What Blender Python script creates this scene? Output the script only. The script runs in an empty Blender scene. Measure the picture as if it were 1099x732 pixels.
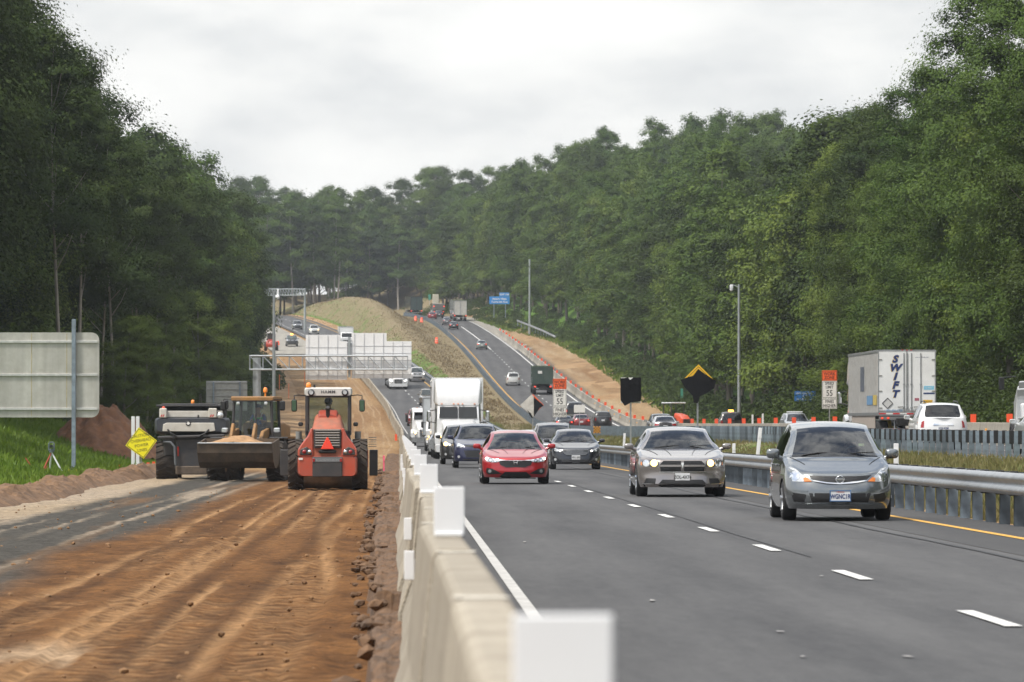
import bpy, bmesh, math, random
import numpy as np
from mathutils import Vector, Matrix
PI = math.pi
R = math.radians
SC = bpy.context.scene
COL = SC.collection
rng = random.Random(7)
CAM_H = 1.38
FPX = 5890.0           # focal length in pixels of a 1099 px wide frame

# ------------------------------------------------------------------ materials
MATS = {}
def _nt(name):
    m = bpy.data.materials.new(name); m.use_nodes = True
    return m, m.node_tree, m.node_tree.nodes['Principled BSDF']

def mat(name, col, rough=.6, metal=0., coat=0., spec=.5, emit=None, estr=0., noise=0., nscale=6., bump=0., bscale=40., stretch=(1, 1, 1), coat_rough=.04, dirt=None, dirt_amt=0., flake=0.):
    """Principled material with noise in colour and bump"""
    if name in MATS: return MATS[name]
    m, nt, b = _nt(name); N = nt.nodes; L = nt.links
    b.inputs['Roughness'].default_value = rough
    b.inputs['Metallic'].default_value = metal
    b.inputs['Coat Weight'].default_value = coat
    b.inputs['Coat Roughness'].default_value = coat_rough
    b.inputs['Specular IOR Level'].default_value = spec
    b.inputs['Base Color'].default_value = (*col, 1)
    if emit:
        b.inputs['Emission Color'].default_value = (*emit, 1); b.inputs['Emission Strength'].default_value = estr
    tc = N.new('ShaderNodeTexCoord')
    mp = N.new('ShaderNodeMapping'); L.new(tc.outputs['Object'], mp.inputs[0]); mp.inputs['Scale'].default_value = stretch
    cur = None
    if noise > 0:
        n = N.new('ShaderNodeTexNoise'); n.inputs['Scale'].default_value = nscale; n.inputs['Detail'].default_value = 6
        L.new(mp.outputs[0], n.inputs['Vector'])
        mr = N.new('ShaderNodeMapRange'); mr.inputs[1].default_value = .25; mr.inputs[2].default_value = .75
        mr.inputs[3].default_value = 1 - noise; mr.inputs[4].default_value = 1 + noise
        L.new(n.outputs[0], mr.inputs[0])
        mx = N.new('ShaderNodeMix'); mx.data_type = 'RGBA'; mx.blend_type = 'MULTIPLY'; mx.inputs[0].default_value = 1
        mx.inputs[6].default_value = (*col, 1); L.new(mr.outputs[0], mx.inputs[7]); cur = mx.outputs[2]
        rr = N.new('ShaderNodeMapRange'); rr.inputs[3].default_value = max(.02, rough - .12 * noise * 2); rr.inputs[4].default_value = min(1, rough + .12 * noise * 2)
        L.new(n.outputs[0], rr.inputs[0]); L.new(rr.outputs[0], b.inputs['Roughness'])
    if dirt:
        n2 = N.new('ShaderNodeTexNoise'); n2.inputs['Scale'].default_value = 2.3; n2.inputs['Detail'].default_value = 9; n2.inputs['Roughness'].default_value = .65
        L.new(tc.outputs['Object'], n2.inputs['Vector'])
        mr2 = N.new('ShaderNodeMapRange'); mr2.inputs[1].default_value = .4; mr2.inputs[2].default_value = .7
        mr2.inputs[3].default_value = dirt_amt * .25; mr2.inputs[4].default_value = dirt_amt; L.new(n2.outputs[0], mr2.inputs[0])
        mx2 = N.new('ShaderNodeMix'); mx2.data_type = 'RGBA'; L.new(mr2.outputs[0], mx2.inputs[0])
        if cur: L.new(cur, mx2.inputs[6])
        else: mx2.inputs[6].default_value = (*col, 1)
        mx2.inputs[7].default_value = (*dirt, 1); cur = mx2.outputs[2]
    if cur: L.new(cur, b.inputs['Base Color'])
    if bump > 0:
        n3 = N.new('ShaderNodeTexNoise'); n3.inputs['Scale'].default_value = bscale; n3.inputs['Detail'].default_value = 5
        L.new(mp.outputs[0], n3.inputs['Vector'])
        bp = N.new('ShaderNodeBump'); bp.inputs['Strength'].default_value = bump; bp.inputs['Distance'].default_value = .02
        L.new(n3.outputs[0], bp.inputs['Height']); L.new(bp.outputs[0], b.inputs['Normal'])
    MATS[name] = m
    return m

def paint(name, col, metal=0., rough=.35, dirt=.12):
    return mat('paint_' + name, col, rough, metal, coat=1., spec=.5, noise=.05, nscale=3, dirt=(.16, .14, .12), dirt_amt=dirt, coat_rough=.03)

def glass(name, tint=(.30, .36, .36), rough=.02):
    """tinted vehicle glass: mirror-like by angle, otherwise see-through"""
    if name in MATS: return MATS[name]
    m, nt, b = _nt(name); N = nt.nodes; L = nt.links
    N.remove(b); out = N['Material Output']
    g = N.new('ShaderNodeBsdfGlossy'); g.inputs['Roughness'].default_value = rough; g.inputs['Color'].default_value = (.95, .97, 1, 1)
    t = N.new('ShaderNodeBsdfTransparent'); t.inputs['Color'].default_value = (*tint, 1)
    f = N.new('ShaderNodeFresnel'); f.inputs['IOR'].default_value = 1.62
    mx = N.new('ShaderNodeMixShader'); L.new(f.outputs[0], mx.inputs[0]); L.new(t.outputs[0], mx.inputs[1]); L.new(g.outputs[0], mx.inputs[2])
    L.new(mx.outputs[0], out.inputs['Surface'])
    MATS[name] = m
    return m

# ------------------------------------------------------------------ mesh builder
def fbm_grid(): pass
def _hash(ix, iy, seed):
    n = (ix.astype(np.int64) * 374761393 + iy.astype(np.int64) * 668265263 + seed * 974634777) & 0x7fffffff
    n = ((n ^ (n >> 13)) * 1274126177) & 0x7fffffff
    return ((n ^ (n >> 16)) & 0xffff) / 65535.0
def vnoise(x, y, seed=0):
    x = np.asarray(x, float); y = np.asarray(y, float)
    ix = np.floor(x); iy = np.floor(y); fx = x - ix; fy = y - iy
    fx = fx * fx * (3 - 2 * fx); fy = fy * fy * (3 - 2 * fy)
    a = _hash(ix, iy, seed); b = _hash(ix + 1, iy, seed); c = _hash(ix, iy + 1, seed); d = _hash(ix + 1, iy + 1, seed)
    return (a * (1 - fx) + b * fx) * (1 - fy) + (c * (1 - fx) + d * fx) * fy
def fbm(x, y, seed=0, oct=4):
    s = 0; a = .5
    for o in range(oct):
        s = s + a * (vnoise(np.asarray(x) * 2 ** o, np.asarray(y) * 2 ** o, seed + o) - .5); a *= .5
    return s

class MB:
    """collects solids; build() links them as one mesh object"""
    def __init__(s): s.v = []; s.f = []; s.sm = []
    def add(s, vs, fs, smooth=False):
        o = len(s.v); s.v += [tuple(v) for v in vs]; s.f += [tuple(i + o for i in f) for f in fs]; s.sm += [smooth] * len(fs)
        return s
    def bm(s, b, smooth=False):
        b.verts.index_update(); b.normal_update()
        s.add([v.co[:] for v in b.verts], [[v.index for v in f.verts] for f in b.faces], smooth); b.free(); return s
    def box(s, c, d, bev=0., rot=None, seg=1, taper=None):
        """box centred at c of size d; taper=(sx, sy) scales its top face"""
        b = bmesh.new(); bmesh.ops.create_cube(b, size=1)
        for v in b.verts:
            k = (1, 1) if taper is None or v.co.z < 0 else taper
            v.co = Vector((v.co.x * d[0] * k[0], v.co.y * d[1] * k[1], v.co.z * d[2]))
        if bev > 0: bmesh.ops.bevel(b, geom=b.edges[:], offset=bev, segments=seg, profile=.5, affect='EDGES')
        M = Matrix.Translation(c)
        if rot is not None: M = M @ (rot if isinstance(rot, Matrix) else Matrix.Rotation(rot[1], 4, rot[0]))
        b.transform(M)
        return s.bm(b)
    def cyl(s, p0, p1, r0, r1=None, n=12, smooth=True, cap=True):
        p0 = Vector(p0); p1 = Vector(p1); r1 = r0 if r1 is None else r1
        ax = (p1 - p0).normalized(); q = Vector((0, 0, 1)) if abs(ax.z) < .9 else Vector((1, 0, 0))
        a = ax.cross(q).normalized(); b = ax.cross(a)
        vs = []
        for p, r in ((p0, r0), (p1, r1)):
            for k in range(n):
                t = 2 * PI * k / n; vs.append(p + (a * math.cos(t) + b * math.sin(t)) * r)
        s.add(vs, [(k, (k + 1) % n, n + (k + 1) % n, n + k) for k in range(n)], smooth)
        if cap: s.add(vs[:n][::-1], [tuple(range(n))]); s.add(vs[n:], [tuple(range(n))])
        return s
    def tube(s, pts, r, n=8, cap=True):
        pts = [Vector(p) for p in pts]; m = len(pts)
        rs = r if isinstance(r, (list, tuple)) else [r] * m
        vs = []; prev = None
        for i, p in enumerate(pts):
            t = (pts[min(i + 1, m - 1)] - pts[max(i - 1, 0)]).normalized()
            if prev is None:
                q = Vector((0, 0, 1)) if abs(t.z) < .9 else Vector((1, 0, 0)); a = t.cross(q).normalized()
            else: a = (prev - t * prev.dot(t)).normalized()
            prev = a; b = t.cross(a)
            for k in range(n):
                th = 2 * PI * k / n; vs.append(p + (a * math.cos(th) + b * math.sin(th)) * rs[i])
        fs = [(i * n + k, i * n + (k + 1) % n, (i + 1) * n + (k + 1) % n, (i + 1) * n + k) for i in range(m - 1) for k in range(n)]
        s.add(vs, fs, True)
        if cap: s.add(vs[:n][::-1], [tuple(range(n))]); s.add(vs[-n:], [tuple(range(n))])
        return s
    def lathe(s, prof, c, axis='x', n=28, smooth=True):
        """prof [(r, h)] turned round an axis through c"""
        vs = []
        for r, h in prof:
            for k in range(n):
                t = 2 * PI * k / n; u, w = r * math.cos(t), r * math.sin(t)
                vs.append({'x': (c[0] + h, c[1] + u, c[2] + w), 'y': (c[0] + u, c[1] + h, c[2] + w), 'z': (c[0] + u, c[1] + w, c[2] + h)}[axis])
        m = len(prof)
        fs = [(i * n + k, i * n + (k + 1) % n, (i + 1) * n + (k + 1) % n, (i + 1) * n + k) for i in range(m - 1) for k in range(n)]
        return s.add(vs, fs, smooth)
    def prism(s, poly, t0, t1, axis='y', bev=0.):
        """polygon in the two other axes, extruded along axis from t0 to t1"""
        b = bmesh.new(); n = len(poly)
        def P(p, t): return {'y': (p[0], t, p[1]), 'x': (t, p[0], p[1]), 'z': (p[0], p[1], t)}[axis]
        lo = [b.verts.new(P(p, t0)) for p in poly]; hi = [b.verts.new(P(p, t1)) for p in poly]
        b.faces.new(lo); b.faces.new(hi[::-1])
        for k in range(n): b.faces.new((lo[k], hi[k], hi[(k + 1) % n], lo[(k + 1) % n]))
        bmesh.ops.recalc_face_normals(b, faces=b.faces[:])
        if bev > 0: bmesh.ops.bevel(b, geom=b.edges[:], offset=bev, segments=1, profile=.5, affect='EDGES')
        return s.bm(b)
    def ball(s, c, r, u=14, v=9):
        r = r if isinstance(r, (tuple, list)) else (r, r, r)
        b = bmesh.new(); bmesh.ops.create_uvsphere(b, u_segments=u, v_segments=v, radius=1)
        b.transform(Matrix.Translation(c) @ Matrix.Diagonal((*r, 1)))
        return s.bm(b, True)
    def mesh(s, name):
        me = bpy.data.meshes.new(name); me.from_pydata(s.v, [], s.f)
        me.polygons.foreach_set('use_smooth', s.sm); me.update()
        return me
    def build(s, name, m, parent=None, loc=None):
        me = s.mesh(name); me.materials.append(m)
        return link(name, me, parent, loc)

def link(name, data, parent=None, loc=None):
    o = bpy.data.objects.new(name, data); COL.objects.link(o)
    if parent: o.parent = parent
    if loc: o.location = loc
    return o
def tag(o, label, cat, group=None):
    o['label'] = label; o['category'] = cat
    if group: o['group'] = group
    return o
def thing(name, label, cat, loc=(0, 0, 0), rz=0., group=None):
    o = bpy.data.objects.new(name, None); COL.objects.link(o); o.location = loc; o.rotation_euler = (0, 0, rz)
    o.empty_display_size = .3
    return tag(o, label, cat, group)
def copy_tree(o, parent=None):
    c = o.copy(); COL.objects.link(c); c.parent = parent
    for ch in o.children: copy_tree(ch, c)
    return c
def dup(o, loc, rz=0., label=None, group=None, kids=True):
    c = copy_tree(o) if kids else o.copy()
    if not kids: COL.objects.link(c)
    c.location = loc; c.rotation_euler = (0, 0, rz)
    if label: c['label'] = label
    if group: c['group'] = group
    return c
def struct(o): o['kind'] = 'structure'; return o
def npmesh(name, V, F, m, smooth=False, parent=None):
    """mesh from numpy verts (n,3) and quads (k,4)"""
    me = bpy.data.meshes.new(name); V = np.asarray(V, np.float32); F = np.asarray(F, np.int32)
    me.vertices.add(len(V)); me.vertices.foreach_set('co', V.ravel())
    me.loops.add(F.size); me.loops.foreach_set('vertex_index', F.ravel())
    me.polygons.add(len(F)); me.polygons.foreach_set('loop_start', np.arange(0, F.size, F.shape[1], dtype=np.int32))
    me.polygons.foreach_set('use_smooth', np.full(len(F), smooth)); me.update(calc_edges=True); me.materials.append(m)
    return link(name, me, parent)
_FONT_CACHE = {}
def text_mesh(body, size, depth=.004, shear=0., bold=0., spacing=1.):
    """writing as a mesh, centred, upright in the xz plane and read from -y"""
    key = (body, size, depth, shear, bold, spacing)
    if key in _FONT_CACHE: return _FONT_CACHE[key]
    cu = bpy.data.curves.new('writing', 'FONT'); cu.body = body; cu.size = size; cu.extrude = depth; cu.shear = shear; cu.offset = bold
    cu.align_x = 'CENTER'; cu.align_y = 'CENTER'; cu.resolution_u = 3; cu.space_line = .82; cu.space_character = spacing
    o = bpy.data.objects.new('writing', cu); COL.objects.link(o)
    dg = bpy.context.evaluated_depsgraph_get(); dg.update()
    me = bpy.data.meshes.new_from_object(o.evaluated_get(dg))
    bpy.data.objects.remove(o); bpy.data.curves.remove(cu)
    me.transform(Matrix.Rotation(PI / 2, 4, 'X'))
    _FONT_CACHE[key] = me
    return me
def writing(body, size, m, parent, loc, depth=.004, shear=0., bold=0., rz=0., sx=1., name='lettering', spacing=1.):
    me = text_mesh(body, size, depth, shear, bold, spacing).copy(); me.materials.clear(); me.materials.append(m)
    o = link(name, me, parent, loc); o.rotation_euler = (0, 0, rz); o.scale = (sx, 1, 1)
    return o
HAZE=True
# ------------------------------------------------------------------ lie of the land
def pchip(pts):
    xs = np.array([p[0] for p in pts], float); ys = np.array([p[1] for p in pts], float)
    h = np.diff(xs); dl = np.diff(ys) / h; m = np.zeros(len(xs))
    m[0] = dl[0]; m[-1] = dl[-1]
    for i in range(1, len(xs) - 1):
        if dl[i - 1] * dl[i] > 0:
            w1 = 2 * h[i] + h[i - 1]; w2 = h[i] + 2 * h[i - 1]; m[i] = (w1 + w2) / (w1 / dl[i - 1] + w2 / dl[i])
    def f(x):
        x = np.clip(np.asarray(x, float), xs[0], xs[-1]); i = np.clip(np.searchsorted(xs, x, 'right') - 1, 0, len(xs) - 2)
        t = (x - xs[i]) / h[i]
        r = (ys[i] * (1 + 2 * t) * (1 - t) ** 2 + m[i] * h[i] * t * (1 - t) ** 2 + ys[i + 1] * t * t * (3 - 2 * t) + m[i + 1] * h[i] * t * t * (t - 1))
        return r if r.ndim else float(r)
    return f
zL = pchip([(-900, 0), (300, 0), (380, .1), (450, .55), (530, 1.6), (600, 3.4), (670, 5.8), (705, 7.2), (880, 14.4), (1035, 20.9), (1090, 23.3), (1150, 25.6), (1200, 26.8), (1300, 27.6), (1600, 27), (3000, 20)])
zR = pchip([(-900, .55), (60, .58), (144, .63), (250, .85), (450, 1.1), (530, 1.6), (600, 3.4), (670, 5.9), (705, 7.3), (880, 14.4), (1035, 20.9), (1090, 23.3), (1150, 25.5), (1200, 26.6), (1300, 27.2), (1600, 26), (3000, 20)])
sL = pchip([(-900, 0), (440, 0), (600, -1.45), (700, -4.0), (800, -7.8), (900, -12.9), (980, -18), (1050, -23), (1150, -31.4), (1300, -46), (1600, -80), (3000, -300)])
sR = pchip([(-900, 0), (240, 0), (400, -1.2), (550, -2.8), (705, -4.6), (880, -6.3), (1030, -9), (1090, -11), (1150, -14.8), (1250, -24), (1350, -36), (1600, -75), (3000, -300)])
XtR = pchip([(-900, 31), (700, 31), (900, 29), (1000, 23.5), (1100, 18), (1150, 15), (1300, 4), (1500, -20), (3000, -150)])
hillR = pchip([(-900, .5), (350, .8), (600, 4), (800, 8), (950, 11), (1100, 11), (1200, 8), (1300, 7), (3000, 8)])
bank = pchip([(-900, 2.2), (200, 2.1), (280, 2.15), (330, 1.2), (380, .5), (3000, .3)])
mound = pchip([(-900, 0), (560, 0), (700, .3), (850, 1.2), (980, 3.8), (1050, 5.2), (1110, 4.6), (1180, 3), (1300, 3), (3000, 3)])
XtL = pchip([(-900, -20.5), (370, -20.5), (520, -18.0), (700, -17.2), (800, -20.5), (900, -26), (1000, -34), (1150, -47), (1300, -62), (3000, -330)])
def px(x, d): return (x - 429) * d / FPX            # world X seen at photo column x, d metres away
def py(y, d): return CAM_H + (463 - y) * d / FPX    # world Z seen at photo row y

COLS = 0
def profile(d):
    """lateral profile of the ground: list of (X, z, zone)"""
    a = sL(d); b = sR(d); l = zL(d); r = zR(d); t = XtL(d); tr = XtR(d); hr = hillR(d); bk = bank(d)
    P = [(-900 + a, l + 16), (t - 300, l + 14), (t - 120, l + 10), (t - 50, l + 5), (t - 20, l + max(bk, 2.2)), (t - 5, l + bk + .2), (t + 1.5, l + bk + .0)]
    x0 = t + 1.5; x1 = -12 + a
    for k in range(1, 5):
        u = k / 4; P.append((x0 + (x1 - x0) * u, l + bk * (1 - u) ** 1.3 * 1.0 - .2 * u))
    P += [(-10.6 + a, l - .22), (-9.6 + a, l - .28), (-8.9 + a, l - .40), (-5 + a, l - .44), (-1.2 + a, l - .46), (-.5 + a, l - .46), (-.05 + a, l - .46), (.3 + a, l - .12), (4.4 + a, l - .08), (8.5 + a, l - .08), (9.3 + a, l - .06)]
    e0 = 10.0 + a; e1 = 15.9 + b; gap = max(e1 - e0, 4.)
    z0 = l - .06; z1 = r - .08
    for k in range(0, 13):
        u = k / 12; hump = math.exp(-((u - .36) / .24) ** 2) if u < .36 else math.exp(-((u - .36) / .33) ** 2)
        edge = min(1, u * 6, (1 - u) * 6)
        P.append((e0 + gap * u, z0 + (z1 - z0) * u + mound(d) * hump * edge - .18 * math.sin(PI * u) * (1 if d < 560 else .3)))
    P += [(16.6 + b, r - .08), (21 + b, r - .08), (25.2 + b, r - .08), (26 + b, r - .1)]
    n0 = 26.6 + b; n1 = max(tr, n0 + 2)
    for k in range(0, 4):
        u = k / 3; P.append((n0 + (n1 - n0) * u, r - .1 + .9 * u ** 2))
    for u in (4, 9, 15, 24, 40, 70, 130, 300):
        P.append((n1 + u, r + .8 + hr * (1 - math.exp(-u / 11)) + u * .03))
    P.append((n1 + 900, r + hr + 20))
    up = 10 * float(np.clip((d - 1305) / 80, 0, 1))
    return [(x, z + up) for x, z in P] if up else P
def ground_z(X, d):
    P = profile(d); return float(np.interp(X, [p[0] for p in P], [p[1] for p in P]))

DROWS = list(np.concatenate([np.arange(-700, -60, 40), np.arange(-60, 0, 10), np.arange(0, 120, 3), np.arange(120, 420, 5), np.arange(420, 1300, 8), np.arange(1300, 2600, 60), [2700, 3000]]))
def soil_mat():
    """grass, dry grass and bare earth, chosen by a per-vertex cover value"""
    m, nt, b = _nt('ground_cover'); N = nt.nodes; L = nt.links
    at = N.new('ShaderNodeAttribute'); at.attribute_name = 'cover'
    at2 = N.new('ShaderNodeAttribute'); at2.attribute_name = 'dry'
    tc = N.new('ShaderNodeTexCoord')
    n = N.new('ShaderNodeTexNoise'); n.inputs['Scale'].default_value = .35; n.inputs['Detail'].default_value = 10; n.inputs['Roughness'].default_value = .7; L.new(tc.outputs['Object'], n.inputs['Vector'])
    n2 = N.new('ShaderNodeTexNoise'); n2.inputs['Scale'].default_value = 3.; n2.inputs['Detail'].default_value = 8; L.new(tc.outputs['Object'], n2.inputs['Vector'])
    def ramp(src, cols):
        r = N.new('ShaderNodeValToRGB'); e = r.color_ramp.elements
        e[0].position, e[0].color = cols[0][0], (*cols[0][1], 1); e[1].position, e[1].color = cols[-1][0], (*cols[-1][1], 1)
        for p, c in cols[1:-1]: q = e.new(p); q.color = (*c, 1)
        L.new(src, r.inputs[0]); return r.outputs[0]
    green = ramp(n2.outputs[0], [(.3, (.05, .10, .015)), (.55, (.085, .17, .022)), (.75, (.14, .21, .04))])
    dry = ramp(n2.outputs[0], [(.3, (.16, .125, .075)), (.5, (.22, .17, .105)), (.72, (.15, .16, .06))])
    dirt = ramp(n.outputs[0], [(.3, (.20, .115, .055)), (.5, (.32, .205, .11)), (.72, (.42, .31, .19))])
    def thresh(at_out, amt):
        ad = N.new('ShaderNodeMath'); ad.operation = 'MULTIPLY_ADD'; L.new(n.outputs[0], ad.inputs[0]); ad.inputs[1].default_value = amt; L.new(at_out, ad.inputs[2])
        mr = N.new('ShaderNodeMapRange'); mr.inputs[1].default_value = .5 + amt * .5 - .12; mr.inputs[2].default_value = .5 + amt * .5 + .12; L.new(ad.outputs[0], mr.inputs[0]); return mr.outputs[0]
    mx = N.new('ShaderNodeMix'); mx.data_type = 'RGBA'; L.new(thresh(at2.outputs['Fac'], 1.4), mx.inputs[0]); L.new(green, mx.inputs[6]); L.new(dry, mx.inputs[7])
    mx2 = N.new('ShaderNodeMix'); mx2.data_type = 'RGBA'; L.new(thresh(at.outputs['Fac'], 1.2), mx2.inputs[0]); L.new(dirt, mx2.inputs[6]); L.new(mx.outputs[2], mx2.inputs[7])
    L.new(mx2.outputs[2], b.inputs['Base Color']); b.inputs['Roughness'].default_value = .95; b.inputs['Specular IOR Level'].default_value = .15
    bp = N.new('ShaderNodeBump'); bp.inputs['Strength'].default_value = .9; bp.inputs['Distance'].default_value = .25; L.new(n2.outputs[0], bp.inputs['Height']); L.new(bp.outputs[0], b.inputs['Normal'])
    return m
def build_ground():
    V = []; cov = []; dry = []; nc = None
    for d in DROWS:
        P = profile(d); nc = len(P); a = sL(d); b = sR(d)
        for i, (X, z) in enumerate(P):
            j = 0
            if i >= 4: j = float(fbm(X * .45, d * .12, 3, 4)) * (.5 if (i < 12 or (22 < i < 36)) else .06)
            if i >= 38: j = float(fbm(X * .5, d * .15, 5, 4)) * .8
            if 12 <= i <= 23 or 35 <= i <= 39: j *= .12
            V.append((X, d, z + j))
            c, y = 1., .0
            if i <= 6: c, y = .72, .3           # forest floor
            if 7 <= i <= 10: c, y = (1.15, .0) if d < 318 else (.42, .42)
            if 11 <= i <= 22: c = 0. if i > 11 or d > 318 else .75
            if 23 <= i <= 37: c, y = 1.2, (.5 if d < 420 else .78 if 25 < i < 36 else .45)
            if 23 <= i <= 37 and d > 850: y = .60 if i < 26 else .74 if i < 28 else .95
            
            if 38 <= i <= 41: c = 0
            if i == 42: c, y = .55, .3
            if i in (43, 44): c, y = 1.15, .15
            if i > 44: c, y = 1.15, .2
            if d > 1140 and i > 34: c, y = 1.15, .95
            cov.append(c); dry.append(y)
    nr = len(DROWS)
    F = [(r * nc + c, r * nc + c + 1, (r + 1) * nc + c + 1, (r + 1) * nc + c) for r in range(nr - 1) for c in range(nc - 1)]
    o = npmesh('ground', V, F, soil_mat(), True)
    me = o.data
    for nm, vals in (('cover', cov), ('dry', dry)):
        at = me.attributes.new(nm, 'FLOAT', 'POINT'); at.data.foreach_set('value', np.array(vals, np.float32))
    struct(o)
build_ground()

def sheet(name, xs, shift, zf, ds, m, dz=0., jit=None):
    """strip of ground that follows a carriageway: lateral positions xs, rows ds"""
    V = []
    for d in ds:
        s = shift(d); z = zf(d) + dz
        for X in xs: V.append((X + s, d, z + (jit(X, d) if jit else 0)))
    n = len(xs); F = [(r * n + c, r * n + c + 1, (r + 1) * n + c + 1, (r + 1) * n + c) for r in range(len(ds) - 1) for c in range(n - 1)]
    return struct(npmesh(name, V, F, m, True))

def asphalt_mat(name, base, light, tan=0.):
    m, nt, b = _nt(name); N = nt.nodes; L = nt.links
    tc = N.new('ShaderNodeTexCoord')
    def noise(scale, sc, detail=8, rough=.6):
        mp = N.new('ShaderNodeMapping'); mp.inputs['Scale'].default_value = sc; L.new(tc.outputs['Object'], mp.inputs[0])
        n = N.new('ShaderNodeTexNoise'); n.inputs['Scale'].default_value = scale; n.inputs['Detail'].default_value = detail; n.inputs['Roughness'].default_value = rough; L.new(mp.outputs[0], n.inputs['Vector']); return n.outputs[0]
    n1 = noise(1.4, (1, .05, 1)); n2 = noise(.25, (1, .2, 1)); n3 = noise(9., (1, .12, 1), 4); n4 = noise(34., (1, .4, 1), 4)
    a = N.new('ShaderNodeMath'); a.operation = 'ADD'; L.new(n1, a.inputs[0]); L.new(n2, a.inputs[1])
    a2 = N.new('ShaderNodeMath'); a2.operation = 'MULTIPLY_ADD'; L.new(n3, a2.inputs[0]); a2.inputs[1].default_value = .55; L.new(a.outputs[0], a2.inputs[2])
    a3 = N.new('ShaderNodeMath'); a3.operation = 'MULTIPLY_ADD'; L.new(n4, a3.inputs[0]); a3.inputs[1].default_value = .7; L.new(a2.outputs[0], a3.inputs[2])
    # tyre-polished wheel paths, two to a lane
    sx = N.new('ShaderNodeSeparateXYZ'); L.new(tc.outputs['Object'], sx.inputs[0])
    ph = N.new('ShaderNodeMath'); ph.operation = 'MULTIPLY_ADD'; ph.inputs[1].default_value = 2 * PI / 1.75; ph.inputs[2].default_value = -2 * PI * 2.65 / 1.75; L.new(sx.outputs[0], ph.inputs[0])
    cs = N.new('ShaderNodeMath'); cs.operation = 'COSINE'; L.new(ph.outputs[0], cs.inputs[0])
    a4 = N.new('ShaderNodeMath'); a4.operation = 'MULTIPLY_ADD'; L.new(cs.outputs[0], a4.inputs[0]); a4.inputs[1].default_value = -.10; L.new(a3.outputs[0], a4.inputs[2]); a3 = a4
    mr = N.new('ShaderNodeMapRange'); mr.inputs[1].default_value = 1.15; mr.inputs[2].default_value = 2.1; L.new(a3.outputs[0], mr.inputs[0])
    mx = N.new('ShaderNodeMix'); mx.data_type = 'RGBA'; mx.inputs[6].default_value = (*base, 1); mx.inputs[7].default_value = (*light, 1); L.new(mr.outputs[0], mx.inputs[0])
    L.new(mx.outputs[2], b.inputs['Base Color']); b.inputs['Roughness'].default_value = .82; b.inputs['Specular IOR Level'].default_value = .35
    bp = N.new('ShaderNodeBump'); bp.inputs['Strength'].default_value = .5; bp.inputs['Distance'].default_value = .01; L.new(n4, bp.inputs['Height']); L.new(bp.outputs[0], b.inputs['Normal'])
    return m
LR = [d for d in DROWS if -700 <= d <= 1300]
asph = asphalt_mat('asphalt', (.033, .033, .036), (.104, .103, .103))
asph2 = asphalt_mat('new_asphalt', (.034, .034, .036), (.070, .069, .069))
conc_old = asphalt_mat('old_concrete_paving', (.20, .185, .16), (.31, .29, .25))
sheet('road', [.06, 1, 2.6, 4.3, 6.2, 6.9], sL, zL, LR, asph)
sheet('road', [6.9, 8, 9.0], sL, lambda d: zL(d) + .004, LR, asph2)
sheet('road', [16.6, 18, 21, 24.8, 25.3], sR, zR, [d for d in LR], asph)
sheet('shoulder_paving', [24.95, 27, 29.2], lambda d: sR(d) + (0 if d < 980 else 0), lambda d: zR(d) + .004, [d for d in LR if 880 <= d <= 1160], conc_old)
sheet('shoulder_paving', [-8.8, -5, -.6], sL, lambda d: zL(d) - .10, [d for d in LR if 860 <= d <= 1130], conc_old)
white = mat('road_paint_white', (.72, .72, .70), .75, noise=.12, nscale=20, dirt=(.2, .2, .2), dirt_amt=.45)
yellow = mat('road_paint_yellow', (.62, .33, .035), .75, noise=.1, nscale=20, dirt=(.25, .2, .12), dirt_amt=.3)
def line(name, x0, x1, shift, zf, ds, m): return sheet(name, [x0, x1], shift, lambda d: zf(d) + .010, ds, m)
line('road_marking', .95, 1.05, sL, zL, LR, mat('worn_edge_paint', (.52, .51, .49), .8, noise=.2, nscale=12, dirt=(.15, .15, .15), dirt_amt=.5))
line('road_marking', 7.91, 8.05, sL, zL, LR, yellow)
line('road_marking', 17.25, 17.4, sR, zR, LR, yellow)
line('road_marking', 24.62, 24.8, sR, zR, LR, white)
def dashes(name, x, shift, zf, d0, d1, off):
    V = []; F = []; d = off
    while d < d1:
        if d > d0:
            o = len(V)
            for q in np.linspace(d, d + 3.4, 3):
                for X in (x - .065, x + .065): V.append((X + shift(q), q, zf(q) + .012))
            F += [(o, o + 1, o + 3, o + 2), (o + 2, o + 3, o + 5, o + 4)]
        d += 12.19
    return struct(npmesh(name, V, F, white))
# far end of a dash at 41.94 m from the lens
dashes('lane_marking', 4.32, sL, zL, 3, 1200, 41.94 - 3.4 - 12.19 * 3)
dashes('lane_marking', 21.05, sR, zR, 3, 890, 6)
line('road_marking', 20.95, 21.15, sR, zR, [d for d in LR if 880 <= d <= 1050], white)
# worn paint flecks on the near asphalt
def flecks():
    V = []; F = []
    for x, y, w, l in ((2.05, 44.5, .13, .9), (2.6, 37.6, .14, .45), (3.1, 33.4, .12, .35), (2.45, 33.4, .1, .3), (1.55, 68, .1, 1.2), (4.0, 52, .1, .5)):
        o = len(V); n = 7
        for k in range(n):
            t = 2 * PI * k / n; q = .35 + .8 * rng.random(); V.append((x + w / 3 * q * math.cos(t), y + l / 3 * q * math.sin(t), .013))
        F.append(tuple(range(o, o + n)))
    me = bpy.data.meshes.new('paint_fleck'); me.from_pydata(V, [], F); me.materials.append(mat('worn_paint', (.30, .29, .28), .8, noise=.2, nscale=30))
    o = link('road_marking', me); struct(o)
flecks()

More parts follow.
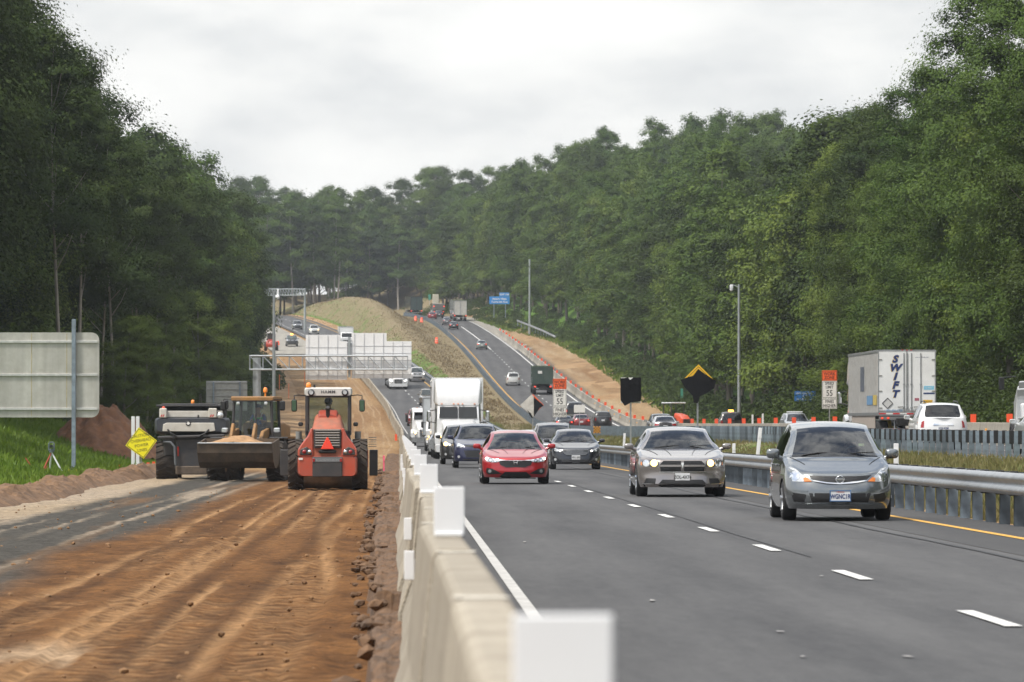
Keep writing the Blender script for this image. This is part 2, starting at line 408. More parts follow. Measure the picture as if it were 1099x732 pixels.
def seams():
    m = mat('tar_seam', (.018, .018, .019), .6, noise=.2)
    for x0, d0, d1, amp, w in ((6.62, 40, 260, .10, .035), (4.50, 60, 150, .05, .012)):
        V = []; ds = np.arange(d0, d1, .8)
        for d in ds:
            x = x0 + amp * 2 * float(fbm(d * .06, x0, 17, 4)); q = w * (.6 + .8 * float(vnoise(d * .7, x0, 5))); V += [(x - q, d, zL(d) + .009), (x + q, d, zL(d) + .009)]
        struct(npmesh('road_marking', V, [(2 * i, 2 * i + 1, 2 * i + 3, 2 * i + 2) for i in range(len(ds) - 1)], m))
seams()

# ------------------------------------------------------------------ graded earth beside the road
def dirt_mat():
    m, nt, b = _nt('graded_earth'); N = nt.nodes; L = nt.links
    tc = N.new('ShaderNodeTexCoord'); a = N.new('ShaderNodeAttribute'); a.attribute_name = 'soil'; a.attribute_type = 'GEOMETRY'
    mp = N.new('ShaderNodeMapping'); mp.inputs['Scale'].default_value = (1, .45, 1); L.new(tc.outputs['Object'], mp.inputs[0])
    n = N.new('ShaderNodeTexNoise'); n.inputs['Scale'].default_value = 2.6; n.inputs['Detail'].default_value = 9; n.inputs['Roughness'].default_value = .72; L.new(mp.outputs[0], n.inputs['Vector'])
    mr = N.new('ShaderNodeMapRange'); mr.inputs[1].default_value = .25; mr.inputs[2].default_value = .75; mr.inputs[3].default_value = .62; mr.inputs[4].default_value = 1.36; L.new(n.outputs[0], mr.inputs[0])
    mx = N.new('ShaderNodeMix'); mx.data_type = 'RGBA'; mx.blend_type = 'MULTIPLY'; mx.inputs[0].default_value = 1; L.new(a.outputs['Color'], mx.inputs[6]); L.new(mr.outputs[0], mx.inputs[7])
    mp2 = N.new('ShaderNodeMapping'); mp2.inputs['Scale'].default_value = (1, .9, 1); L.new(tc.outputs['Object'], mp2.inputs[0])
    nf = N.new('ShaderNodeTexNoise'); nf.inputs['Scale'].default_value = 7; nf.inputs['Detail'].default_value = 7; nf.inputs['Roughness'].default_value = .8; L.new(mp2.outputs[0], nf.inputs['Vector'])
    mrf = N.new('ShaderNodeMapRange'); mrf.inputs[1].default_value = .32; mrf.inputs[2].default_value = .68; mrf.inputs[3].default_value = .42; mrf.inputs[4].default_value = 1.5; L.new(nf.outputs[0], mrf.inputs[0])
    mxf = N.new('ShaderNodeMix'); mxf.data_type = 'RGBA'; mxf.blend_type = 'MULTIPLY'; mxf.inputs[0].default_value = 1; L.new(mx.outputs[2], mxf.inputs[6]); L.new(mrf.outputs[0], mxf.inputs[7])
    L.new(mxf.outputs[2], b.inputs['Base Color']); b.inputs['Roughness'].default_value = .95; b.inputs['Specular IOR Level'].default_value = .12
    n2 = N.new('ShaderNodeTexNoise'); n2.inputs['Scale'].default_value = 9; n2.inputs['Detail'].default_value = 8; L.new(mp.outputs[0], n2.inputs['Vector'])
    bp = N.new('ShaderNodeBump'); bp.inputs['Strength'].default_value = .8; bp.inputs['Distance'].default_value = .05; L.new(n2.outputs[0], bp.inputs['Height']); L.new(bp.outputs[0], b.inputs['Normal'])
    return m
DIRT = dirt_mat()
def lerp(a, b, t): return a + (b - a) * t[..., None]
def sstep(x, a, b):
    t = np.clip((x - a) / (b - a), 0, 1); return t * t * (3 - 2 * t)
def build_dirt():
    """left: the dug-out future lanes, orange subgrade with tyre tracks, grey stone base and pale crust"""
    xs = np.concatenate([np.arange(-9.3, -.45, .09), [-.4, -.3, -.2, -.1, 0]]); ds = np.concatenate([np.arange(-20, 24, 1.), np.arange(24, 80, .2), np.arange(80, 110, .4), np.arange(110, 140, .7), np.arange(140, 300, 2), np.arange(300, 862, 4)])
    X, D = np.meshgrid(xs, ds)
    def track(c, w, seed, amp=.25, f=.025): return np.exp(-((X - c - amp * 2 * fbm(D * f, D * 0 + seed, seed, 3)) / w) ** 2)
    big = fbm(X * .5, D * .035, 11, 5); fine = fbm(X * 3.2, D * .35, 21, 4); med = fbm(X * 1.3, D * .09, 31, 4)
    dark = np.array((.060, .026, .009)); orange = np.array((.168, .078, .026)); tan = np.array((.33, .19, .088)); pale = np.array((.38, .29, .19)); grey = np.array((.058, .053, .045)); chalk = np.array((.29, .235, .175))
    lump = fbm(X * 2.6, D * .75, 121, 4); lump2 = fbm(X * 7.5, D * 2.2, 131, 3)
    Z = -.30 + big * .03 + med * .015 + lump * .09 + lump2 * .02
    C = lerp(np.broadcast_to(orange, X.shape + (3,)), dark, np.clip(.45 + big * .55 - lump * 1.1 - lump2 * .6 - fine * .5 + med * .3, 0, 1))
    lt = 0
    for c, w, s, am in ((-2.55, .085, 41, .3), (-1.22, .09, 43, .5), (-.85, .07, 47, .45), (-2.78, .06, 51, .3), (-3.7, .09, 53, .5), (-1.95, .05, 57, .3)):
        t = track(c, w, s, am); br = np.clip(.62 + 2.6 * fbm(D * .06, D * 0 + s, s + 100, 3), 0, 1.); lt = np.maximum(lt, t * br)
        Z = Z - .022 * track(c, w * .8, s, am) + .014 * track(c + w * 1.6, w * .6, s, am)
    C = lerp(C, tan, np.clip(lt * .95 * (.6 + .8 * (fine + .4)), 0, 1))
    for c, s, am in ((-1.22, 43, .5), (-2.55, 41, .3), (-3.25, 63, .4), (-1.9, 64, .35)):
        cc = c - am * 2 * fbm(D * .025, D * 0 + s, s, 3); q = np.abs(X - cc); tr = (q < .26) * (vnoise(D * .05, D * 0 + s, 200) > .38); lug = (np.sin(2 * PI * (D / .62 + q * 1.6)) > .25) * tr; C = lerp(C, tan * .9, lug * .38); C = lerp(C, dark, tr * (1 - lug) * .30); Z = Z - tr * .015 + lug * .010
    dk = np.maximum(track(-1.55, .12, 61, .5), np.maximum(track(-2.2, .1, 63, .3), track(-3.3, .12, 65, .5)))
    C = lerp(C, dark * .8, np.clip(dk * .6, 0, 1))
    # grey stone base and pale crust towards the far edge
    e = -4.35 + .8 * fbm(D * .04, D * 0 + 3.3, 71, 4) * 2
    g = 1 - sstep(X, e - .45, e + .35)
    st = np.clip(.5 + 2.4 * fbm(X * 1.1, D * .02, 81, 4), 0, 1)
    gc = lerp(np.broadcast_to(grey, X.shape + (3,)), chalk, np.clip((st - .62) * 3., 0, .85))
    gc = lerp(gc, np.array((.14, .080, .04)), np.clip(fbm(X * 1.6, D * .03, 83, 4) * 4 - .1, 0, .85)); gc = lerp(gc, chalk, np.clip(fbm(X * 3.5, D * .02, 87, 4) * 5 - .55, 0, .8))
    near = sstep(D, 34, 62)
    C = lerp(C, gc, g * np.clip(.25 + near, 0, 1) * (1 - sstep(D, 205, 260)))
    e2 = -7.25 + .5 * fbm(D * .05, D * 0 + 9.1, 91, 4) * 2
    p = (1 - sstep(X, e2 - .35, e2 + .3)) * (1 - sstep(D, 205, 260))
    C = lerp(C, lerp(np.broadcast_to(chalk, X.shape + (3,)), pale * .75, np.clip(.5 + big * 2, 0, 1)), p)
    # far bed: pale sandy grade
    far = sstep(D, 205, 250)
    fc = lerp(np.broadcast_to(np.array((.30, .195, .10)), X.shape + (3,)), np.array((.20, .112, .052)), np.clip(.4 + big * 2 + fine * .8, 0, 1))
    fc = lerp(fc, pale, np.clip(lt * .6, 0, 1))
    C = lerp(C, fc, far)
    # curved scuff where a machine turned
    r = np.hypot((X + 2.75) * 1., (D - 33) * .065); arc = np.exp(-((r - .62) / .10) ** 2) * (D > 24) * (X < -2.4)
    C = lerp(C, np.array((.34, .24, .15)), np.clip(arc * .8, 0, 1)); Z -= arc * .03
    sl = np.array([sL(d) for d in ds])[:, None]; zl = np.array([zL(d) for d in ds])[:, None]
    edge = sstep(X, -1.1, -.5) * .0
    V = np.stack([X + sl, D + 0 * X, Z + zl + edge], -1).reshape(-1, 3)
    nr, nc = X.shape; i = np.arange((nr - 1) * (nc - 1)); r_ = i // (nc - 1); c_ = i % (nc - 1); o = r_ * nc + c_
    F = np.stack([o, o + 1, o + nc + 1, o + nc], 1)
    ob = npmesh('dirt_ground', V, F, DIRT, True); struct(ob)
    at = ob.data.attributes.new('soil', 'FLOAT_COLOR', 'POINT'); at.data.foreach_set('color', np.concatenate([C.reshape(-1, 3), np.ones((len(V), 1))], 1).astype(np.float32).ravel())
build_dirt()
def clods():
    m = mat('earth_clods', (.15, .072, .028), .97, noise=.5, nscale=3, dirt=(.28, .17, .085), dirt_amt=.6); mb = MB(); proto = []
    for k in range(4):
        b = bmesh.new(); bmesh.ops.create_icosphere(b, subdivisions=1, radius=1)
        for v in b.verts: v.co *= rng.uniform(.65, 1.15)
        b.verts.index_update(); proto.append(([v.co[:] for v in b.verts], [[v.index for v in f.verts] for f in b.faces])); b.free()
    for _ in range(650):
        d = 26 + 130 * rng.random() ** 1.4; x = rng.uniform(-8.6, -.7) if rng.random() < .85 else rng.uniform(-1.1, -.5); s = .012 + .036 * rng.random() ** 3; vs, fs = rng.choice(proto); a = rng.random() * 6.28; c, q = math.cos(a), math.sin(a)
        mb.add([(x + s * (v[0] * c - v[1] * q), d + s * 1.3 * (v[0] * q + v[1] * c), -.29 + s * .7 * v[2]) for v in vs], fs)
    o = mb.build('clods', m); o['kind'] = 'stuff'; o['label'] = 'small clods and stones scattered over the graded dirt'
clods()
def build_far_dirt():
    """right: the sandy strip being graded between the concrete wall and the wood"""
    ds = np.concatenate([np.arange(330, 1000, 4)]); us = np.linspace(0, 1, 26); U, D = np.meshgrid(us, ds)
    b = np.array([sR(d) for d in ds])[:, None]; z = np.array([zR(d) for d in ds])[:, None]; tr = np.array([XtR(d) for d in ds])[:, None]
    x0 = 26.0 + b; x1 = np.maximum(tr - 1.2 - 3.6 * (1 - sstep(D, 480, 700)), x0 + 1.2) - .9 * fbm(D * .03, D * 0, 7, 3)
    X = x0 + (x1 - x0) * U
    big = fbm(X * .3, D * .02, 13, 5); fine = fbm(X * 1.2, D * .15, 23, 4)
    C = lerp(np.broadcast_to(np.array((.31, .215, .12)), X.shape + (3,)), np.array((.20, .115, .055)), np.clip(.35 + big * 2.2 + fine, 0, 1))
    C = lerp(C, np.array((.38, .30, .20)), np.clip(fbm(X * .8, D * .03, 33, 4) * 2.2, 0, .7))
    C = lerp(C, np.array((.10, .095, .09)), (1 - sstep(U, .12, .3)) * sstep(D, 560, 640) * .9)
    V = np.stack([X, D + 0 * X, z - .02 + .85 * U ** 2 * ((X - x0) / np.maximum(tr - 26.6 - b, 1)) ** 0 * .75 + fine * .1 + big * .15 * U], -1).reshape(-1, 3)
    nr, nc = X.shape; i = np.arange((nr - 1) * (nc - 1)); o = (i // (nc - 1)) * nc + i % (nc - 1)
    ob = npmesh('dirt_ground', V, np.stack([o, o + 1, o + nc + 1, o + nc], 1), DIRT, True); struct(ob)
    at = ob.data.attributes.new('soil', 'FLOAT_COLOR', 'POINT'); at.data.foreach_set('color', np.concatenate([C.reshape(-1, 3), np.ones((len(V), 1))], 1).astype(np.float32).ravel())
build_far_dirt()
# ------------------------------------------------------------------ barriers, rails, signs, gantries, poles
CONC = mat('barrier_concrete', (.37, .33, .265), .9, noise=.2, nscale=14, bump=.6, bscale=30, dirt=(.17, .14, .105), dirt_amt=.7)
CONC2 = mat('weathered_concrete', (.33, .305, .26), .9, noise=.2, nscale=2.5, bump=.4, bscale=25, dirt=(.17, .15, .12), dirt_amt=.6)
GALV = mat('galvanised_steel', (.42, .44, .46), .42, .75, noise=.18, nscale=5, dirt=(.24, .23, .22), dirt_amt=.35)
POST = mat('post_steel', (.17, .21, .25), .62, .45, noise=.3, nscale=7, dirt=(.10, .10, .10), dirt_amt=.4)
RAILDARK = mat('old_rail_steel', (.24, .26, .28), .55, .6, noise=.25, nscale=5)
ALU = mat('sign_back_aluminium', (.52, .51, .47), .42, .4, noise=.2, nscale=1.2, stretch=(2.6, 1, .12), dirt=(.30, .28, .23), dirt_amt=.5)
WHITEP = mat('white_panel', (.74, .75, .77), .55, noise=.05, nscale=4)
BLACK = mat('black_plastic', (.014, .014, .015), .55)
ORANGE = mat('fluorescent_orange', (.86, .095, .028), .6, noise=.06)
SIGNW = mat('sign_white', (.74, .73, .70), .5, noise=.05)
SIGNO = mat('sign_orange', (.90, .13, .022), .5, noise=.06)
SIGNY = mat('sign_yellow', (.90, .80, .012), .5, noise=.05)
SIGNB = mat('sign_blue', (.015, .13, .40), .5, noise=.08)
INK = mat('sign_black_ink', (.012, .012, .013), .6)
AMBER = mat('amber_reflector', (.85, .36, .02), .4)
REDR = mat('red_reflector', (.55, .02, .02), .35)

def vary(m, lo, hi):
    # every post has weathered a little differently
    nt = m.node_tree; b = nt.nodes['Principled BSDF']; src = b.inputs['Base Color'].links[0].from_socket; oi = nt.nodes.new('ShaderNodeObjectInfo'); mr = nt.nodes.new('ShaderNodeMapRange'); mr.inputs[3].default_value = lo; mr.inputs[4].default_value = hi
    nt.links.new(oi.outputs['Random'], mr.inputs[0]); mx = nt.nodes.new('ShaderNodeMix'); mx.data_type = 'RGBA'; mx.blend_type = 'MULTIPLY'; mx.inputs[0].default_value = 1; nt.links.new(src, mx.inputs[6]); nt.links.new(mr.outputs[0], mx.inputs[7]); nt.links.new(mx.outputs[2], b.inputs['Base Color'])
vary(POST, .55, 1.55); vary(CONC, .86, 1.12); vary(CONC2, .78, 1.18)
def jersey(L_, h, wb, wt, foot=.075):
    mb = MB(); prof = [(-wb, 0), (-wb, foot), (-wt - (wb - wt) * .42, foot + .24), (-wt - .015, h * .82), (-wt, h - .02), (-wt + .02, h), (wt - .02, h), (wt, h - .02), (wt + .015, h * .82), (wt + (wb - wt) * .42, foot + .24), (wb, foot), (wb, 0)]
    mb.prism(prof, 0, L_, 'y', .012); return mb
def place_barriers(proto_mesh, proto_name, label, group, d0, d1, X0, shift, zf, L_, m, extra=None):
    d = d0; first = None; objs = []
    while d < d1:
        q = d + L_; x0, x1 = X0 + shift(d), X0 + shift(q); z0, z1 = zf(d), zf(q)
        o = link(proto_name, proto_mesh); tag(o, label, 'concrete barrier', group)
        o.location = (x0 + rng.uniform(-.022, .022), d, z0 - .01 + rng.uniform(-.006, .006)); o.rotation_euler = (math.atan2(z1 - z0, L_), rng.uniform(-.008, .008), -math.atan2(x1 - x0, L_) + rng.uniform(-.006, .006))
        objs.append(o); d += L_ + .05
    return objs
me = jersey(6.04, .925, .225, .086).mesh('concrete_barrier'); me.materials.append(CONC)
left_walls = place_barriers(me, 'concrete_barrier', 'tan concrete barrier section in the wall dividing the orange dirt from the traffic lanes', 'barrier sections between the dirt and the traffic', 3.2, 760, .22, sL, lambda d: zL(d), 6.04, CONC)
me2 = jersey(6.04, .95, .30, .09).mesh('concrete_barrier'); me2.materials.append(CONC2)
right_walls = place_barriers(me2, 'concrete_barrier', 'weathered grey concrete barrier section with orange panels on top beside the outbound lanes', 'barrier sections beyond the outbound lanes', 150, 985, 25.65, sR, lambda d: zR(d), 6.04, CONC2)
# mortar patches over the nearest joints
for w in left_walls[:9]:
    mb = MB(); b = bmesh.new(); bmesh.ops.create_grid(b, x_segments=3, y_segments=4, size=.5)
    for v in b.verts: v.co = Vector((v.co.x * .15 + rng.uniform(-.012, .012), v.co.y * .26 + rng.uniform(-.04, .04), 0))
    b.transform(Matrix.Translation((0, 5.92, .9275))); mb.bm(b).build('mortar_patch', mat('pale_mortar', (.50, .46, .39), .9, noise=.15, nscale=15), w)
    mb = MB()
    for k in range(3): y = rng.uniform(.6, 5.4); mb.box((-.150 - .0, y, .42), (.012, .05, .05), .004)
    mb.build('lifting_slot', mat('slot_dark', (.03, .028, .025), .9), w) if False else None
# white reflectors low on the near wall
for d, z in ((32, .60), (42, .63), (71, .62), (87, .60), (103, .61), (120, .6), (140, .6), (165, .6)):
    w = min(left_walls, key=lambda o: abs(o.location.y + 3 - d)); mb = MB(); mb.box((-.165, d - w.location.y, z + .012), (.06, .012, .17), .004); mb.box((-.145, d - w.location.y + .012, z), (.03, .012, .10))
    mb.build('reflector', WHITEP, w)
# tall white panels along the top of the near wall
def panel_mesh():
    mb = MB(); mb.box((0, 0, .11), (.132, .012, .21), .003); mb.box((0, .03, .012), (.12, .09, .02), .004); mb.box((0, .012, .03), (.10, .012, .04)); return mb
me = panel_mesh().mesh('delineator_panel'); me.materials.append(WHITEP)
wh = ['nearest to the bottom edge', 'second along the wall', 'third along the wall']
for i in range(20):
    d = 7.2 + 16.5 * i; o = link('delineator', me, None, (.214 + sL(d), d, zL(d) + .925))
    tag(o, 'white upright reflector panel on the concrete barrier top, ' + ('largest and most blurred' if i == 0 else 'next smaller one beyond the largest' if i == 1 else 'third counting from the largest one' if i == 2 else 'one of the small distant ones'), 'delineator', None if i < 3 else 'small distant delineators on the barrier')
    MB().box((0, 0, .125), (.14, .014, .215)) if False else None
mb = MB(); mb.box((0, 0, .16), (.10, .015, .30), .004); mb.box((0, .02, .01), (.12, .08, .02))
o = mb.build('delineator', ORANGE); o.location = (px(425, 262), 262, .94); tag(o, 'small orange panel on the barrier where the white ones begin', 'delineator')

# orange panels and amber studs on the outbound wall
mp_ = MB(); mp_.box((0, 0, .19), (.26, .02, .34), .005); mp_.box((0, .03, .01), (.2, .1, .02)); me = mp_.mesh('barrier_panel'); me.materials.append(ORANGE)
ms = MB(); ms.box((0, 0, 0), (.1, .05, .12), .01); ms = ms.mesh('stud'); ms.materials.append(AMBER)
d = 172; k = 0
while d < 985:
    o = link('barrier_panel', me, None, (25.65 + sR(d), d, zR(d) + .945)); tag(o, 'square orange panel standing on the outbound concrete wall', 'barrier panel', 'orange panels on the outbound wall')
    if d < 620:
        w = min(right_walls, key=lambda o: abs(o.location.y + 3 - d - 7)); link('reflector_stud', ms, w, (-.16, 3, .62))
    d += 14.6

# guardrails
def w_profile(face=-1):
    q = [(0, 0), (.02, .012), (.078, .05), (.08, .085), (.03, .125), (.012, .155), (.03, .185), (.08, .225), (.078, .26), (.02, .298), (0, .31)]
    return [(face * x, z) for x, z in q]
def guardrail(label, X0, shift, zf, d0, d1, face, m_rail, hoff=.47, post_side=1, n_ind=98, vis=0., height=.62):
    root = thing('guardrail', label, 'guardrail', (X0 + shift(d0), d0, zf(d0)))
    ox, oy, oz = root.location
    ds = list(np.arange(d0, d1, 1.905 * 2)); pr = w_profile(face); V = []; sec = []
    for d in ds:
        for x, z in pr: V.append((X0 + shift(d) + x - ox, d - oy, zf(d) + hoff + z - oz))
    n = len(pr); F = [(i * n + k, i * n + k + 1, (i + 1) * n + k + 1, (i + 1) * n + k) for i in range(len(ds) - 1) for k in range(n - 1)]
    F2 = [tuple(reversed(f)) for f in F] if face > 0 else F
    r = npmesh('rail', V, F2, m_rail, True, root)
    md = r.modifiers.new('t', 'SOLIDIFY'); md.thickness = .006; md.offset = 1
    # splices
    mb = MB()
    for d in ds[::2][:60]:
        s = []
        for x, z in pr: s.append((X0 + shift(d) + x * 1.0 + face * .008 - ox, zf(d) + hoff + z - oz))
        for a, b in zip(s, s[1:]): mb.add([(a[0], d - oy - .16, a[1]), (b[0], d - oy - .16, b[1]), (b[0], d - oy + .16, b[1]), (a[0], d - oy + .16, a[1])], [(0, 1, 2, 3)])
    mb.build('splice_plate', m_rail, root)
    # I-section posts with a block between post and rail
    pm = MB(); hh = hoff + height - .30
    pm.box((0, -.055, hh / 2 - .1), (.15, .008, hh + .2)); pm.box((0, .055, hh / 2 - .1), (.15, .008, hh + .2)); pm.box((0, 0, hh / 2 - .1), (.008, .10, hh + .2)); pm = pm.mesh('post'); pm.materials.append(POST)
    bm_ = MB(); bm_.box((0, 0, hoff + .155), (.13, .15, .36), .01); bm_ = bm_.mesh('spacer_block'); bm_.materials.append(BLACK if post_side else POST)
    far = MB(); k = 0; d = d0 + .9
    while d < d1:
        x = X0 + shift(d) - ox; z = zf(d) - oz
        if d >= vis and k < n_ind:
            p = link('post', pm, root, (x - face * .155, d - oy, z)); p.rotation_euler = (rng.uniform(-.012, .012), rng.uniform(-.02, .02), 0)
            if k < 60: link('spacer_block', bm_, p, (face * .085 * .98, 0, 0))
        else: far.box((x - face * .155, d - oy, z + hh / 2), (.15, .11, hh))
        k += d >= vis; d += 1.905
    if far.v:
        o = far.build('post', POST, root); o['kind'] = 'stuff'
    return root
guardrail('shiny steel guardrail on closely spaced posts beside the yellow line and grey hatchback', 8.82, sL, zL, 8, 1010, -1, GALV, vis=72)
guardrail('dull steel guardrail seen from behind its posts, beyond the grassy median', 16.45, sR, zR, 20, 1160, 1, RAILDARK, hoff=.44, vis=140)
# short rail above the wood's edge near the blue sign
def short_rail():
    root = thing('guardrail', 'short pale guardrail on the verge below the lamp post on the hill', 'guardrail', (0, 0, 0)); V = []; pr = w_profile(-1); pts = [(555, 345, 985), (572, 351.5, 962), (585, 357, 942), (596, 362.5, 925)]
    for x, y, d in pts:
        for a, b in pr: V.append((px(x, d) + a, d, py(y, d) + b))
    n = len(pr); npmesh('rail', V, [(i * n + k, i * n + k + 1, (i + 1) * n + k + 1, (i + 1) * n + k) for i in range(3) for k in range(n - 1)], GALV, True, root).modifiers.new('t', 'SOLIDIFY').thickness = .01
    for t in np.linspace(0, 2.98, 14):
        i = int(t); f = t - i; x = pts[i][0] * (1 - f) + pts[i + 1][0] * f; y = pts[i][1] * (1 - f) + pts[i + 1][1] * f; d = pts[i][2] * (1 - f) + pts[i + 1][2] * f
        MB().box((px(x, d) + .1, d, py(y, d) - .25), (.15, .12, 1.1)).build('post', POST, root)
short_rail()
# yellow and black end marker where the outbound rail begins
def end_marker():
    d = 400; root = thing('object_marker', 'yellow and black chequered marker at the end of the guardrail', 'marker', (px(640.7, d), d, zR(d) - .1))
    b = py(456.5, d) - zR(d); MB().box((0, 0, b - .22), (.5, .02, .5), .005).build('panel', AMBER, root)
    mb = MB()
    for i in range(5):
        for j in range(5):
            if (i + j) % 2: mb.box((-.2 + i * .1, -.013, b - .42 + j * .1), (.1, .004, .1))
    mb.build('chequer_pattern', INK, root); MB().box((0, .03, (b - .4) / 2), (.08, .05, b)).build('post', POST, root)
end_marker()

# broken asphalt edge beside the near wall
def rubble():
    m = mat('broken_asphalt', (.165, .088, .042), .95, noise=.45, nscale=9, bump=1., bscale=18, dirt=(.045, .038, .034), dirt_amt=.75)
    ds = np.concatenate([np.arange(6, 60, .12), np.arange(60, 160, .3), np.arange(160, 330, .9)]); us = np.linspace(0, 1, 14); U, D = np.meshgrid(us, ds)
    ex = pchip([(0, -.15), (37, -.21), (72, -.38), (150, -.56), (267, -.80), (400, -.85)])(D)
    ex = ex + .12 * fbm(D * .9, D * 0, 5, 4) + .12 * fbm(D * .13, D * 0, 8, 3)
    X = ex + (.10 - ex) * U; lump = fbm(X * 5, D * 1.6, 15, 4); big = fbm(X * 1.2, D * .42, 18, 3)
    top = .02 + .12 * lump + .14 * big + .10 * fbm(X * 11, D * 4, 19, 3)
    Z = np.where(U < .22, -.36 + (top + .36) * np.clip(U / .16, 0, 1), top)
    hole = (vnoise(D * .23, D * 0 + 4, 77) > .72) * (U < .75); Z = np.where(hole, Z - .22, Z)
    V = np.stack([X, D + 0 * X + .12 * lump, Z], -1).reshape(-1, 3); nr, nc = X.shape; i = np.arange((nr - 1) * (nc - 1)); o = (i // (nc - 1)) * nc + i % (nc - 1)
    ob = npmesh('rubble', V, np.stack([o, o + 1, o + nc + 1, o + nc], 1), m); ob['kind'] = 'stuff'; ob['label'] = 'broken brown asphalt edge along the foot of the concrete wall'
    mb = MB()
    for _ in range(300):
        d = 10 + 190 * rng.random() ** 1.6; e = float(pchip([(0, -.20), (37, -.26), (72, -.44), (150, -.62), (267, -.88)])(d)); x = e + rng.uniform(-.12, .3); s = rng.uniform(.025, .085)
        b = bmesh.new(); bmesh.ops.create_icosphere(b, subdivisions=1, radius=1)
        for v in b.verts: v.co = Vector((v.co.x * s * rng.uniform(.6, 1.2), v.co.y * s * rng.uniform(.8, 1.6), v.co.z * s * rng.uniform(.4, .9)))
        b.transform(Matrix.Translation((x, d, (-.28 if x < e else -.02) + s * .3)) @ Matrix.Rotation(rng.random() * 6, 4, 'Z')); mb.bm(b)
    o = mb.build('rubble', m); o['kind'] = 'stuff'; o['label'] = 'loose asphalt chunks below the concrete wall'
rubble()
def soil_ridge():
    m = mat('loose_soil', (.20, .112, .055), .97, noise=.4, nscale=4, bump=1., bscale=9, dirt=(.06, .034, .02), dirt_amt=.7)
    ds = np.arange(70, 262, .3); us = np.linspace(0, 1, 16); U, D = np.meshgrid(us, ds)
    c = -9.55 + 1.1 * fbm(D * .05, D * 0, 5, 3); w = .95 + .8 * fbm(D * .11, D * 0, 6, 3); X = c + (U - .5) * 2 * w
    Z = -.36 + np.clip(1 - (2 * U - 1) ** 2, 0, 1) * (.34 + .5 * fbm(D * .16, X * .6, 7, 4)) + .50 * fbm(X * 2.4, D * 1.1, 9, 4) * (1 - (2 * U - 1) ** 2)
    nr, nc = X.shape; i = np.arange((nr - 1) * (nc - 1)); o = (i // (nc - 1)) * nc + i % (nc - 1)
    ob = npmesh('soil_ridge', np.stack([X, D + 0 * X, Z], -1).reshape(-1, 3), np.stack([o, o + 1, o + nc + 1, o + nc], 1), m); ob['kind'] = 'stuff'; ob['label'] = 'low ridge of brown clods between the grass and the graded dirt'
    # heap of red-brown earth behind the large sign
    rs = np.linspace(0, 1, 40); th = np.linspace(0, 2 * PI, 97); Rr, T = np.meshgrid(rs, th); X = 3.3 * Rr * np.cos(T); Y = 6 * Rr * np.sin(T)
    Z = 2.6 * (1 - Rr ** 1.25) + 1.5 * fbm(X * .8 + 5, Y * .5, 3, 5) * (1 - Rr ** 4) + .6 * fbm(X * 3, Y * 2, 4, 3) - .25; nr, nc = X.shape; i = np.arange((nr - 1) * (nc - 1)); o = (i // (nc - 1)) * nc + i % (nc - 1)
    mm = mat('red_earth', (.175, .078, .034), .97, noise=.35, nscale=3, bump=1., bscale=6, dirt=(.065, .03, .016), dirt_amt=.7)
    ob = npmesh('dirt_pile', np.stack([X, Y, Z], -1).reshape(-1, 3), np.stack([o, o + nc, o + nc + 1, o + 1], 1), mm, True); ob.location = (px(108, 258), 258, .35); tag(ob, 'heap of red brown earth behind the large sign and the caution sign', 'dirt pile')
soil_ridge()

# ------------------------------------------------------------------ signs
def sign_back():
    d = 200; x1 = px(107, d); W = 6.4; zt = py(357, d); zb = py(448, d); root = thing('highway_sign', 'large silver back of a road sign on steel posts over the grassy bank', 'sign', (x1 - W / 2, d, -.2)); oz = -.2; cx = x1 - W / 2
    b = bmesh.new(); r = .28; pts = []
    for ax, az, a0 in ((W / 2 - r, zt - oz - r, 0), (-W / 2 + r, zt - oz - r, 90), (-W / 2 + r, zb - oz + r, 180), (W / 2 - r, zb - oz + r, 270)):
        for k in range(6): t = R(a0 + 18 * k); pts.append((ax + r * math.cos(t), az + r * math.sin(t)))
    MB().prism(pts, -.02, .02, 'y').build('panel', ALU, root)
    mb = MB()
    for y in (367, 402.5, 439): mb.box((0, -.055, py(y, d) - oz), (W - .12, .07, .085), .006)
    mb.build('stiffener', mat('stiffener_aluminium', (.55, .55, .53), .5, .6, noise=.15), root)
    mb = MB()
    for k in range(1, 5): mb.box((-W / 2 + W * k / 5 + .1, -.0235, (zt + zb) / 2 - oz), (.03, .006, zt - zb - .08))
    mb.build('panel_seam', mat('seam_stain', (.42, .36, .22), .6, .3, noise=.3), root)
    for x in (px(80, d) - cx, px(80, d) - cx - 4.4):
        MB().box((x, -.16, (py(362, d) + .9) / 2 - oz - .45), (.15, .13, py(362, d) + 1.3), .01).build('post', POST, root)
    d = 300; root = thing('highway_sign', 'small grey gridded sign back standing behind the loader', 'sign', (px(243.5, d), d, -.4)); zt = py(409, d) + .4; zb = py(441, d) + .4; W = 2.25
    MB().box((0, 0, (zt + zb) / 2), (W, .03, zt - zb), .01).build('panel', mat('weathered_sign_back', (.34, .35, .34), .6, .35, noise=.15, dirt=(.2, .2, .19), dirt_amt=.4), root)
    mb = MB()
    for k in range(5): mb.box((0, -.03, zb + .12 + k * (zt - zb - .2) / 4), (W - .02, .03, .03))
    mb.build('stiffener', GALV, root)
    for x in (-.72, .72): MB().box((x, -.09, zt / 2 - .1), (.09, .09, zt + .1), .01).build('post', POST, root)
sign_back()
